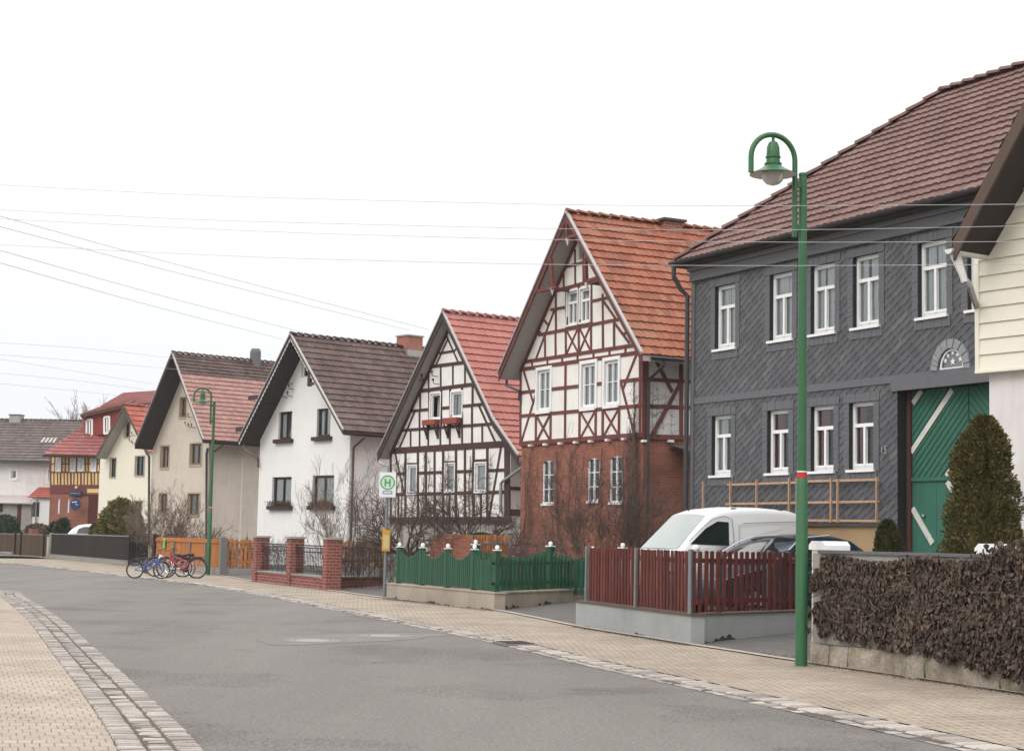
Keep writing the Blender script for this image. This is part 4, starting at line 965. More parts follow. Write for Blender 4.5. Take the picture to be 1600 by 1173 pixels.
# slate surrounds: fine upright slates round every window
rnd = random.Random(2)
for r in ru + rl:
    m = MB(); u, z, w_, h = r; n = int((w_ + .34) / .085)
    for k in range(n):
        x0 = u - .17 + k * (w_ + .34) / n; x1 = x0 + (w_ + .34) / n - .004; d = .012 + .010 * rnd.random()
        m.prism([(x0, z + h), (x1, z + h), (x1 + .012, z + h + .17), (x0 + .012, z + h + .17)], -d, .004)
    for k in range(n):
        x0 = u - .1 + k * (w_ + .2) / n; x1 = x0 + (w_ + .2) / n - .004; d = .012 + .008 * rnd.random(); m.box(x0, x1, -d, .004, z - .22, z - .06)
    n = int(h / .085)
    for k in range(n):
        z0 = z + k * h / n; d = .010 + .012 * rnd.random()
        m.prism([(u + w_ + .003, z0), (u + w_ + .16, z0 - .03), (u + w_ + .16, z0 - .03 + h / n - .006), (u + w_ + .003, z0 + h / n - .006)], -d, .004)
        m.prism([(u - .16, z0 - .03), (u - .003, z0), (u - .003, z0 + h / n - .006), (u - .16, z0 - .03 + h / n - .006)], -d * .8, .004)
    m.build('window_surround', 'slate_plain', H.root)
# string courses
m = MB(); za, zc = H.F(1250, 603)[1], H.F(1250, 614)[1]; m.box(-.02, XR, -.022, .01, zc, za); 
z2 = H.F(1460, 590)[1]; m.box(gx0 - .15, XR, -.040, .01, gz1, zc + .002)
m.box(-.02, XR, -.10, .02, zw - .32, zw - .10); m.box(-.02, XR, -.16, .02, zw - .10, zw); m.build('string_course', 'slate_plain', H.root)
m = MB(); m.box(-.03, .10, -.035, .01, zb, zw - .32); m.build('corner_slates', 'slate_plain', H.root)
# fanlight
m = MB()
for k in range(16):
    a0, a1 = math.pi * k / 16 + .01, math.pi * (k + 1) / 16 - .01
    P = [(fc + (fr_ + e) * math.cos(a), fz0 + .02 + (fh + e) * math.sin(a)) for a, e in ((a0, .03), (a1, .03), (a1 - .03, .20), (a0 - .03, .20))]; m.prism(P, -.03 - .012 * (k % 2), .004)
m.build('arch_slates', 'slate_light', H.root)
fo_ = MB(); pts = [(fc + (fr_ - .015) * math.cos(math.pi * k / 20), .02, fz0 + .04 + (fh - .015) * math.sin(math.pi * k / 20)) for k in range(21)]
fo_.tube(pts, .022, 6); fo_.bar((fc - fr_, .02, fz0 + .04), (fc + fr_, .02, fz0 + .04), .04, .04); fl = fo_.build('fanlight_frame', 'white_paint', H.root)
m = MB(); m.prism(fan, .05, .07); m.build('fanlight_panel', 'grey_metal', fl)
m = MB()
for a in (.18, .32, .5, .68, .82): cyl_star(m, (fc + (fr_ - .08) * math.cos(math.pi * a), fz0 + .05 + (fh - .08) * math.sin(math.pi * a)), .055, .045)
cyl_star(m, (fc, fz0 + .17), .07, .045); m.build('fanlight_stars', 'white_paint', fl)
u, z = H.F(1382.5, 703); text_mesh('house_number', '15', .20, 'zinc', H.root, Matrix.Translation((u, -.03, z)) @ STAND)
# gate
gd = .27; g = bpy.data.objects.new('barn_gate', None); col.objects.link(g); g.parent = H.root
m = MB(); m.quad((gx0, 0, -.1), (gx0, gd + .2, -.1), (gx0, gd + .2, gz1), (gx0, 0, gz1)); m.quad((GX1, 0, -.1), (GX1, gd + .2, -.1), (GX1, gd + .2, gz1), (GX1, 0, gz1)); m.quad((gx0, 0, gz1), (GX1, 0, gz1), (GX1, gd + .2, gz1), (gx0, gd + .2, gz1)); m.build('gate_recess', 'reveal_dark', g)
def FG(x, y): return H.F(x, y, gd)
a0 = FG(1417, 700)[0]; a1 = FG(1425.5, 700)[0]; m = MB(); m.box(a0, a1, gd - .05, gd + .1, -.1, gz1 - .02); m.build('gate_post', 'timber_brown', g)
xs = FG(1514, 690)[0]; zr1, zr2 = FG(1460, 745)[1], FG(1460, 751)[1]
m = MB(); m.box(a1, xs - .012, gd, gd + .06, -.1, gz1); m.box(xs + .012, GX1, gd, gd + .06, -.1, gz1); lf = m.build('gate_leaf', 'gate_green', g)
m = MB(); m.box(a1, GX1, gd - .035, gd, zr2, zr1); xw = FG(1463, 800)[0]
for x in (xw,): m.box(x - .006, x + .006, gd - .006, gd, 0, zr2)
m.build('gate_rail', 'gate_green', lf)
def clipbar(p, q, zlo, zhi, xlo, xhi):
    (x0, z0), (x1, z1) = p, q; t0, t1 = 0., 1.
    for (v0, v1, lo_, hi_) in ((x0, x1, xlo, xhi), (z0, z1, zlo, zhi)):
        d = v1 - v0
        if abs(d) < 1e-9: continue
        ta, tb = (lo_ - v0) / d, (hi_ - v0) / d
        if ta > tb: ta, tb = tb, ta
        t0 = max(t0, ta); t1 = min(t1, tb)
    return None if t1 - t0 < .02 else ((x0 + (x1 - x0) * t0, z0 + (z1 - z0) * t0), (x0 + (x1 - x0) * t1, z0 + (z1 - z0) * t1))
p = FG(1425, 707); q = FG(1489, 609); sl = (q[1] - p[1]) / (q[0] - p[0]); m = MB(); ww = MB(); k = 0
for j in range(-14, 30):
    zz0 = p[1] + j * .155; c = clipbar((a1, zz0), (a1 + 6, zz0 + sl * 6), zr1, gz1, a1, xs - .02)
    if c and j != 0: m.bar((c[0][0], gd - .004, c[0][1]), (c[1][0], gd - .004, c[1][1]), .012, .014, up=(0, 0, 1))
    c = clipbar((xs, p[1] + (xs - a1) * sl + (xs - a1) * 0 + j * .155), (xs + 3, p[1] + (xs - a1) * sl + j * .155 - sl * 3), zr1, gz1, xs + .02, GX1)
    if c: m.bar((c[0][0], gd - .004, c[0][1]), (c[1][0], gd - .004, c[1][1]), .012, .014, up=(0, 0, 1))
m.build('plank_joints', 'fence_green', lf)
for (A_, B_, lim) in (((1427.5, 630), (1441, 610), 1), ((1425, 706), (1489, 609), 1), ((1480, 744), (1513, 697), 1), ((1426.5, 794), (1458, 849), 0), ((1481, 752), (1500, 785), 0)):
    a_, b_ = FG(*A_), FG(*B_); ww.bar((a_[0], gd - .012, a_[1]), (b_[0], gd - .012, b_[1]), .02, .11, up=(0, 0, 1))
ww.build('white_stripes', 'gate_white', lf)
u, z = FG(1445, 806); m = MB(); m.lathe([(.001, -.06), (.03, -.05), (.03, -.02), (.012, 0)], (u, gd, z), 10, 'y'); m.build('knob', 'chrome', lf)
# roof
m = MB(); V = Vector((0, YR + fo, zr_ - ze)); lv = V.length; V.normalize(); U = Vector((1, 0, 0)); N = U.cross(V); O = Vector((-.22, -fo, ze)); xh = xr + .22
tile_slope(m, O, U, V, XR + .5, lv, N, .30, .205, clip=lambda v: (max(0, xh * v / lv - .14), XR + .5), lift=.046)
V2 = Vector((xr + .22, 0, zr_ - ze)); l2 = V2.length; V2.normalize(); U2 = Vector((0, -1, 0)); full = DEP + 2 * fo
tile_slope(m, Vector((-.22, DEP + fo, ze)), U2, V2, full, l2, U2.cross(V2), .335, .205, clip=lambda v: (full / 2 * v / l2, full - full / 2 * v / l2), row0=60)
V3 = Vector((0, -(YR + fo), zr_ - ze)).normalized(); tile_slope(m, Vector((XR + .08, DEP + fo, ze)), Vector((-1, 0, 0)), V3, XR + .5, lv, Vector((-1, 0, 0)).cross(V3), .335, .205, clip=lambda v: (0, XR + .5 - xh * v / lv), row0=100)
rc = m; ro = m.build('roof', 'tile_maroon', H.root)
m = MB(); ridge_caps(m, (-.22, -fo, ze + .05), (xr, YR, zr_ + .07), .12, .42); ridge_caps(m, (xr, YR, zr_ + .07), (XR, YR, zr_ + .07), .12, .36); ridge_caps(m, (-.22, DEP + fo, ze + .05), (xr, YR, zr_ + .07), .12, .42); m.build('ridge_tiles', 'tile_maroon', ro)
m = MB(); m.box(-.22, XR + .1, -fo + .02, -.01, ze - .12, ze - .03); m.box(-.22, 0, 0, DEP + fo, ze - .12, ze - .03); m.build('eaves_soffit', 'soffit_dark', ro)
m = MB(); n = 10; gy = -fo - .07; r_g = .075
for i in range(2):
    x = -.28 if i == 0 else XR
    for k in range(n + 1): a = math.pi * k / n; m.v.append((x, gy + r_g * math.cos(a), ze - .0 - r_g * math.sin(a)))
for k in range(n): m.f.append((k, k + 1, n + 2 + k, n + 1 + k))
m.f.append(tuple(range(n + 1))); x = 0
while x < XR: m.box(x, x + .03, gy - r_g - .006, gy + r_g, ze - .005, ze + .012); x += .8
m.build('gutter', 'gutter', H.root)
m = MB(); m.tube([(-.16, gy, ze - .07), (-.16, gy, ze - .32), (-.12, -.25, ze - .62), (-.06, -.12, ze - .75), (-.06, -.10, .2)], .055, 10); m.build('downpipe', 'gutter', H.root)
# trellis on the slate wall: a thing leaning on the wall
tl = thing('trellis', 'bare wooden trellis fixed to the slate wall below the lower windows', 'trellis', (*H.P0, 0), H.rz)
m = MB(); ty = -.10
def FT(x, y, e=0): u, z = H.F(x, y, ty); return (u, ty + e, z)
for A_, B_ in (((1137, 757), (1262, 753)), ((1250, 752), (1374, 749)), ((1134, 787), (1374, 783)), ((1252, 812.5), (1374, 813.5))): m = MB(); m.bar(FT(*A_), FT(*B_), .03, .045); m.build('horizontal_lath', 'trellis_wood', tl)
for x, y0, y1 in ((1100.5, 752, 815), (1143, 752, 818), (1184, 749, 818), (1235, 747, 818), (1247, 747, 818), (1300.5, 747, 816), (1311, 748, 816), (1372, 745, 816)): m = MB(); m.bar(FT(x, y0, -.03), FT(x - .5, y1, -.03), .04, .03, up=(1, 0, 0)); m.build('vertical_lath', 'trellis_wood', tl)

# ===== house with the clapboard gable at the right edge
vp = -1050; D0 = 24.0; D1 = D0 * (1529 - vp) / (1800 - vp)
H = House('clapboard_house', 'house with a cream clapboard gable over a rough white stuccoed wall at the right edge', 1529, 1800, 500, D1, vp); KH = H
A_ = H.F(1490, 378, -.75); B_ = H.F(1600, 163, -.75); sl = (B_[1] - A_[1]) / (B_[0] - A_[0]); HW = 4.6; print('clap slope', sl, A_)
pf = [A_, (A_[0] + HW, A_[1] + sl * HW), (A_[0] + 2 * HW, A_[1])]; H.W = A_[0] * 0 + 2 * (A_[0] + HW)
H.roof(pf, .75, 9, 'tile_brown', .36, .25, 'soffit_dark', 'barge_brown', bh=.27, thick=.14)
zc = H.F(1560, 577)[1]
m = MB(); z = zc; top = H.prof[1][1]; bh_ = .226
zl0 = H.zr(0) - .1
while z < top - .3:
    z1 = min(z + bh_, top - .12)
    def xl(zz): return 0.0 if zz <= zl0 else (zz + .1 - A_[1]) / sl + A_[0]
    def xrr(zz): return H.W - xl(zz)
    b = len(m.v); m.v += [(xl(z), -.028, z), (xrr(z), -.028, z), (xrr(z1), -.004, z1 - .002), (xl(z1), -.004, z1 - .002), (xl(z), .01, z), (xrr(z), .01, z)]
    m.f += [(b, b + 1, b + 2, b + 3), (b + 4, b + 5, b + 1, b)]; z = z1
m.box(-.04, .03, -.035, .02, zc - .01, zl0); m.box(-.04, H.W, -.045, .10, zc - .035, zc); m.build('clapboard', 'clapboard', H.root)
H.wall('stucco_wall', 'stucco', [(.10, -.1), (H.W - .1, -.1), (H.W - .1, zc - .02), (.10, zc - .02)], [], z=.10)
m = MB(); m.quad((.10, .1, -.1), (.10, 9, -.1), (.10, 9, zc), (.10, .1, zc)); m.quad((0, 0, zc), (0, 9, zc), (0, 9, zl0 + .02), (0, 0, zl0 + .02)); m.quad((H.W - .1, .1, -.1), (H.W - .1, 9, -.1), (H.W - .1, 9, zl0), (H.W - .1, .1, zl0)); m.build('side_wall', 'stucco', H.root)
m = MB(); gx, gz = H.prof[0][0] - .05, H.prof[0][1] - .10
for y in (-.8, 9):
    for k in range(9): a = math.pi * k / 8; m.v.append((gx + .07 * math.cos(a), y, gz - .07 * math.sin(a)))
for k in range(8): m.f.append((k, k + 1, 10 + k, 9 + k))
m.f.append(tuple(range(9))); m.build('gutter', 'offwhite_paint', H.root)
m = MB(); m.tube([(gx + .0, -.66, gz - .06), (gx + .10, -.62, gz - .36), (gx + .12, -.60, gz - .46)], [.075, .05, .05], 8); m.build('gutter_funnel', 'offwhite_paint', H.root)
m = MB(); m.tube([(gx + .11, -.61, gz - .40), (gx + .16, -.55, gz - .50), (-.10, .12, gz - .78), (-.09, .9, gz - 1.3), (-.09, .9, 2.0)], .045, 8); m.build('downpipe', 'zinc', H.root)

# ===== guesthouse: brick below, yellow half-timber above, red roofs
H = House('guesthouse', 'yellow half-timbered guesthouse with brick ground floor, crimson roofs and round blue hanging sign', 78, 158, 790, 108, -9000); GH = H
ze = H.F(110, 711.5, -.6)[1]; zj = H.F(115, 769)[1]; W2 = H.W + 3
wu = [H.rect(88.5, 94.5, 716, 735.5), H.rect(111, 117, 715, 735.5), H.rect(123, 129.5, 716, 735), H.rect(143.5, 149.5, 716, 735.5)]
wl = [H.rect(89.5, 93, 778, 802), H.rect(104.5, 108, 778, 801)]
H.wall('wall', 'yellow_infill', [(0, zj), (W2, zj), (W2, ze), (0, ze)], [R4(r) for r in wu], depth=.1)
H.wall('brick_wall', 'brick_house', [(0, -.1), (W2, -.1), (W2, zj), (0, zj)], [arch(r) for r in wl], depth=.2, z=.02)
for r in wu: H.window(r, .05, vert=(.5,), fw=.08, casing=(.06, 'white_paint', .04), curtain=None)
for r in wl: H.window(r, .12, vert=(), bars=(.33, .66), fw=.08, curtain=None)
T = [(78, 711, 158, 711, .14), (78, 724.5, 158, 724.5, .07), (78, 737.5, 158, 737.5, .10), (78, 760, 158, 760, .24), (78, 765, 136, 765, .45)]
for i in range(15):
    x = 79 + i * 5.3; T.append((x, 737, x + random.uniform(-.8, .8), 760, .07 if i % 3 else .11))
for x in (79, 86, 97, 102.5, 108, 120, 133, 138, 152, 156): T.append((x, 712, x + random.uniform(-1, 1), 737, .09))
H.timbers('timber_red', T, avoid=wu)
m = MB(); u0 = H.F(138, 790)[0]; u1 = H.F(152, 790)[0]; m.box(u0, u1, -.01, .06, -.1, H.F(140, 772)[1]); m.build('door', 'door_red', H.root)
m = MB(); m.quad((0, 9, -.1), (0, 0, -.1), (0, 0, ze), (0, 9, ze)); m.quad((W2, 0, -.1), (W2, 9, -.1), (W2, 9, ze), (W2, 0, ze)); m.build('side_wall', 'brick_house', H.root)
def slab(P, mat, name, parent, n=(10, 14), th=.18, steps=True, H=H):
    """a tiled slope between four world points (eave left, eave right, top right, top left)"""
    P = [Vector(p) for p in P]; U = (P[1] - P[0]).normalized(); Nn_ = (P[1] - P[0]).cross(P[3] - P[0]).normalized()
    if Nn_.z < 0: Nn_ = -Nn_
    V = Nn_.cross(U).normalized()
    if V.z < 0: V = -V
    lv = max((P[3] - P[0]).dot(V), .5); a3 = (P[3] - P[0]).dot(U); a1 = (P[1] - P[0]).dot(U); a2 = (P[2] - P[0]).dot(U)
    m = MB(); tile_slope(m, P[0], U, V, a1, lv, Nn_, .45, .3, clip=lambda v: (a3 * v / lv, a1 + (a2 - a1) * v / lv)); o = m.build(name, mat, parent)
    P[2] = P[2] - Nn_ * (P[2] - P[0]).dot(Nn_); P[3] = P[0] + U * a3 + V * lv; m = MB(); q = [p - Nn_ * .03 for p in P]; w2 = [p - Nn_ * th for p in P]; m.quad(*q); m.quad(*reversed(w2))
    for i in range(4): j = (i + 1) % 4; m.quad(q[i], w2[i], w2[j], q[j])
    m.build('roof_underside', 'barge_brown', o); return o
Mi = H.root.matrix_basis.copy(); Mi = Matrix.Translation((H.P0.x, H.P0.y, 0)) @ Matrix.Rotation(H.rz, 4, 'Z'); Mi = Mi.inverted()
def W(px, py, Y): return Mi @ atY(px, py, Y)
Yf = 107.6
slab([W(66, 710, Yf), W(163, 712, Yf), W(200, 655, Yf + 4), W(141, 655, Yf + 4.2)], 'tile_crimson', 'lower_roof', H.root)
m = MB()
P = [W(135, 683, 110.2), W(192, 672, 108.6), W(192, 634, 108.6), W(135, 648, 110.2)]; m.quad(*P); Q_ = [W(129, 670, 112), W(129, 648, 112)]; m.quad(Q_[0], P[0], P[3], Q_[1]); m.build('dormer_wall', 'red_paint_wall', H.root)
for (x0, x1, y0, y1, yy, dy) in ((136, 144.5, 656, 681, 110.15, -.25), (163.5, 171.5, 651.5, 677.5, 109.4, -.25)):
    a_ = W(x0, y1, yy); b_ = W(x1, y1 - 1.5, yy + dy); c_ = W(x1, y0 - 1, yy + dy); d_ = W(x0, y0 + .5, yy); m = MB()
    for p, q in ((a_, b_), (b_, c_), (c_, d_), (d_, a_)): m.bar(p, q, .12, .16, up=(0, 1, 0))
    m.bar((a_ + b_) / 2, (c_ + d_) / 2, .1, .1, up=(0, 1, 0)); o = m.build('dormer_window', 'white_paint', H.root); m = MB(); m.quad(a_, b_, c_, d_); m.build('pane', 'glass_car', o)
slab([W(125, 648, 109.9), W(194, 632.5, 108.2), W(215, 612, 116), W(166, 633, 117)], 'tile_crimson', 'dormer_roof', H.root)
slab([W(160, 634, 114.5), W(262, 628, 110.5), W(262, 602.5, 118), W(195, 613.5, 121)], 'tile_crimson', 'upper_roof', H.root)
m = MB(); m.tube([W(126, 649, 109.7), W(134, 655, 110), W(135.5, 657, 110.2), W(135, 682, 110.2)], .06, 6); m.build('downpipe', 'gutter', H.root)
# hanging sign
sg = thing('hanging_sign', 'round dark blue guesthouse sign under an arched blue name board', 'sign', (*H.P0, 0), H.rz)
u, z = H.F(118, 787.5, -.6); m = MB(); m.lathe([(.001, -.04), (.36, -.04), (.38, 0), (.36, .04), (.001, .04)], (u, -.6, z), 24, 'y'); m.build('sign_disc', 'sign_navy', sg)
m = MB(); m.bar((u - .22, -.66, z + .12), (u + .12, -.66, z + .16), .02, .05); m.bar((u + .05, -.66, z + .02), (u + .18, -.66, z - .05), .02, .04); m.build('sign_emblem', 'sign_white', sg)
m = MB(); m.bar((u, 0, z + .5), (u, -.65, z + .5), .05, .05); m.bar((u, -.6, z + .5), (u, -.6, z + .36), .03, .03, up=(1, 0, 0)); m.tube([(u - .5, 0, z + .62), (u + .7, -.1, z + .62)], .03, 6); m.build('bracket', 'black_metal', sg)
u, z = H.F(118, 770.5, -.1); m = MB(); m.box(u - .42, u + .42, -.12, -.08, z - .13, z + .13); m.build('name_board', 'sign_navy', sg); m = MB(); [m.box(u - .32 + k * .075, u - .32 + k * .075 + .045, -.127, -.121, z - .035 + .012 * (k % 3), z + .045 - .014 * (k % 2)) for k in range(9)]; m.build('name_lettering', 'zinc', sg)
u, z = H.F(119, 761.5, -.3); m = MB(); m.ball((u, -.3, z), .09, 8); m.bar((u, 0, z + .1), (u, -.3, z + .1), .03, .03); m.build('lamp', 'offwhite_paint', sg)

# ===== dark-roofed farmhouse at the far left
H = House('farmhouse', 'long white farmhouse with a big dark brown roof and lean-to shed at the far left', -120, 84, 780, 117, -30000); LH = H
ze = H.F(40, 720, -.5)[1]; zr2_ = H.F(40, 656.5, 5)[1]; W2 = H.W + 4
ww_ = [H.rect(17, 26, 734, 748), H.rect(75, 83, 733, 753)]
H.wall('wall', 'stucco', [(0, -.1), (W2, -.1), (W2, ze), (0, ze)], [R4(r) for r in ww_], depth=.15)
for r in ww_: H.window(r, .12, vert=(), fw=.09, casing=(.1, 'white_paint', .03), glass='glass_dark')
m = MB(); m.quad((0, 10, -.1), (0, 0, -.1), (0, 0, ze), (0, 5, zr2_), (0, 10, ze)); m.quad((W2, 0, -.1), (W2, 10, -.1), (W2, 10, ze), (W2, 5, zr2_), (W2, 0, ze)); m.build('side_wall', 'stucco', H.root)
V = Vector((0, 5.5, zr2_ - ze)); lv = V.length; V.normalize(); m = MB(); tile_slope(m, Vector((-.3, -.5, ze)), Vector((1, 0, 0)), V, W2 + .5, lv, Vector((1, 0, 0)).cross(V), .42, .28)
V2 = Vector((0, -5.5, zr2_ - ze)).normalized(); tile_slope(m, Vector((W2 + .2, 10.5, ze)), Vector((-1, 0, 0)), V2, W2 + .5, lv, Vector((-1, 0, 0)).cross(V2), .42, .28)
ridge_caps(m, (-.3, 5, zr2_ + .05), (W2 + .2, 5, zr2_ + .05)); ro = m.build('roof', 'tile_dark', H.root)
m = MB(); m.box(-.3, W2 + .2, -.62, -.48, ze - .12, ze + .02); m.build('gutter', 'gutter', H.root)
u, z = H.F(26, 655, 5); chimney(ro, u, 5, .8, .8, zr2_ - .4, zr2_ + .35, 'concrete', 'gutter', .05, .05)
u, z = H.F(78, 691, 2.5); m = MB(); V = Vector((0, 5.5, zr2_ - ze)).normalized(); b_ = H.F(78, 695, 0); t_ = (H.F(78, 693, 2.0)[1] - ze) / (zr2_ - ze); base = Vector((u, -.5 + 5.5 * t_, ze + (zr2_ - ze) * t_)); Nn_ = Vector((1, 0, 0)).cross(V)
for k in range(4): p = base + Vector((-.45 + k * .28, 0, 0)) + Nn_ * .09; m.quad(p, p + Vector((.17, 0, 0)), p + Vector((.17, 0, 0)) + V * .75, p + V * .75)
m.build('roof_glass_tiles', 'verge_metal', ro)
# porch and shed
u0, z0 = H.F(44, 777, -1.9); u1, z1 = H.F(80, 761.5, 0); sd2 = bpy.data.objects.new('porch', None); col.objects.link(sd2); sd2.parent = H.root
m = MB(); m.box(H.F(50, 790, -1.8)[0], u1 + .6, -1.8, 0, -.1, z0 + .1); m.build('porch_wall', 'white_plaster', sd2)
m = MB(); V = Vector((0, 2.0, z1 - z0)); lv = V.length; V.normalize(); tile_slope(m, Vector((u0, -2.0, z0)), Vector((1, 0, 0)), V, u1 - u0 + .8, lv, Vector((1, 0, 0)).cross(V), .42, .28); m.build('porch_roof', 'tile_red', sd2)
r = H.rect(66, 76, 785, 807); m = MB(); m.box(r[0], r[0] + r[2], -1.84, -1.79, r[1], r[1] + r[3]); o = m.build('porch_window', 'dark_frame', sd2); m = MB(); m.box(r[0] + .06, r[0] + r[2] - .06, -1.85, -1.845, r[1] + .06, r[1] + r[3] - .06); m.build('pane', 'glass_car', o)
m = MB(); u, _ = H.F(57, 790, -1.9); m.tube([(u, -1.95, z0), (u, -1.9, 0)], .05, 6); m.build('downpipe', 'zinc', sd2)
sh = bpy.data.objects.new('shed', None); col.objects.link(sh); sh.parent = H.root
ux = H.F(49.5, 790, -1.9)[0]; m = MB(); zs_ = H.F(20, 785, -1.9)[1]; m.box(-2, ux, -1.9, 0, -.1, zs_); m.build('shed_wall', 'concrete', sh)
m = MB(); zt = H.F(20, 773.5, 0)[1]; m.quad((-2.1, -2.2, zs_), (ux + .2, -2.2, zs_), (ux - .6, 0, zt), (-2.1, 0, zt)); m.quad((-2.1, -2.2, zs_ - .08), (-2.1, -2.2, zs_), (ux + .2, -2.2, zs_), (ux + .2, -2.2, zs_ - .08)); m.build('shed_roof', 'soffit_grey', sh)
for (x0, x1, y0, y1, mt, nm) in ((43, 49, 787, 822, 'door_red', 'shed_door'), (13, 21, 787, 800, 'reveal_dark', 'shed_window')):
    r = H.rect(x0, x1, y0, y1); m = MB(); m.box(r[0], r[0] + r[2], -1.94, -1.88, r[1], r[1] + r[3]); m.build(nm, mt, sh)
# a further roof peeping over
p = atY(57, 660, 150); t = thing('distant_house', 'distant house of which only a red roof shows above the dark farmhouse ridge', 'house', (p.x, p.y, 0), 0)
zt = atY(57, 653.5, 150).z; zt0 = zt - 1.2; m = MB(); m.box(-3, 1.2, 0, 6, -.1, zt0); m.build('wall', 'stucco', t); m = MB(); m.quad((-3.2, -.4, zt0), (1.4, -.4, zt0), (.9, 3, zt), (-2.2, 3, zt - .15)); m.quad((1.4, -.4, zt0), (1.4, 6.4, zt0), (.9, 3, zt)); m.quad((1.4, 6.4, zt0), (-3.2, 6.4, zt0), (-2.2, 3, zt - .15), (.9, 3, zt)); m.quad((-3.2, 6.4, zt0), (-3.2, -.4, zt0), (-2.2, 3, zt - .15)); m.build('roof', 'tile_orange', t)
# ---------------------------------------------------------------- fences and garden walls
def gs(px, py, z=.045): return gnd(px, py, z)
def frame2(A, B, z=0.0):
    A = Vector((A.x, A.y)); B = Vector((B.x, B.y)); d = B - A; L = d.length
    return (A.x, A.y, z), math.atan2(d.y, d.x), L
def pickets(m, x0, x1, n, w_, y0, th, zb, ztop, pointed=.03, jit=.004, M=None, seed=1):
    rnd = random.Random(seed)
    for k in range(n):
        x = x0 + (x1 - x0) * (k + .5) / n + rnd.uniform(-jit, jit); zt = ztop((x - x0) / (x1 - x0)) if callable(ztop) else ztop; zt += rnd.uniform(-jit, jit); h = w_ / 2
        sk = rnd.uniform(-jit, jit)
        m.prism([(x - h, zb), (x + h, zb), (x + h + sk, zt - pointed), (x + h * .4 + sk, zt), (x - h * .4 + sk, zt), (x - h + sk, zt - pointed)], y0, y0 + th, M)
def along(P, Q, px, py=900):
    """fraction along P->Q (world xy) where the pixel column cuts it"""
    d = ray(px, py); k = d.x / d.y; A = Vector((P.x, P.y)); e = Vector((Q.x - P.x, Q.y - P.y)); return (k * A.y - A.x) / (e.x - k * e.y)
def seg_root(P, Q):
    loc, rz, L = frame2(P, Q); return Matrix.Translation(loc) @ Matrix.Rotation(rz, 4, 'Z'), L
# red picket fence on the grey rendered wall
A_, C_, B_ = gs(899.5, 977.5), gs(1079, 1006.5), gs(1262, 996)
t = thing('picket_fence', 'dark red picket fence with grey metal posts on a light grey rendered wall', 'fence', (C_.x, C_.y, 0)); T0 = Matrix.Translation((-C_.x, -C_.y, 0))
for (P, Q, sgn) in ((A_, C_, 0), (C_, B_, 1)):
    M, L = seg_root(P, Q); M = T0 @ M
    m = MB(); n = 14
    if sgn == 0: m.box(0, L, 0, .22, -.1, .46, M)
    else: m.box(.223, L, .0, .22, -.1, .458, M)
    m.build('base_wall', 'grey_render', t); m = MB(); m.box(-.02 if sgn == 0 else .25, L + (.03 if sgn == 0 else 0), -.025, .25, .46, .485, M); m.build('coping', 'barge_brown', t)
    posts = [along(P, Q, x) for x in ((912, 989) if sgn == 0 else (1084, 1137, 1215))]
    for f in posts: m = MB(); x = L * f; yo = 0 if sgn == 0 or f < .1 else .095; m.box(x - .03, x + .03, .03 + yo, .085 + yo, .48, 1.42, M); m.build('post', 'grey_metal', t)
    m = MB(); x0 = L * along(P, Q, 914) if sgn == 0 else .10; x1 = L - (.02 if sgn == 0 else 0)
    for z in (.62, 1.22): m.box(x0, x1, .09, .12, z, z + .07, M)
    m.build('rail', 'picket_red', t)
    m = MB(); n = int((x1 - x0) / (.135 if sgn == 0 else .15)); pickets(m, x0, x1, n, .082 if sgn == 0 else .078, .066, .022, .50, 1.40, .012, .006, M, 3 + sgn); m.build('pickets', 'picket_red', t)
def foot_damage(parent, M, x0, x1, y, h, seed, mat='moss_dirt'):
    """ragged broken and mossy edge along the foot of a rendered wall"""
    n = int((x1 - x0) / .035); m = MB(); off = Vector((seed * 7.7, 0, 0)); T_ = []
    for i in range(n + 1):
        x = x0 + (x1 - x0) * i / n; v = noise.noise(Vector((x * 1.3, 0, 0)) + off) + .5 * noise.noise(Vector((x * 6, 0, 0)) + off) + .3 * noise.noise(Vector((x * 17, 0, 0)) + off); T_.append((x, max(.012, h * (.35 + 1.1 * v))))
    for (xa, za), (xb, zb) in zip(T_[:-1], T_[1:]): m.quad(*[M @ Vector(p) for p in ((xa, y, -.02), (xb, y, -.02), (xb, y, zb + .03), (xa, y, za + .03))]); m.quad(*[M @ Vector(p) for p in ((xa, y, za + .03), (xb, y, zb + .03), (xb, y + .03, zb + .035), (xa, y + .03, za + .035))])
    return m.build('broken_foot', mat, parent)
M1, L1 = seg_root(A_, C_); foot_damage(t, T0 @ M1, .1, L1 - .02, -.006, .065, 1); M1, L1 = seg_root(C_, B_); foot_damage(t, T0 @ M1, .05, L1, -.006, .13, 2)
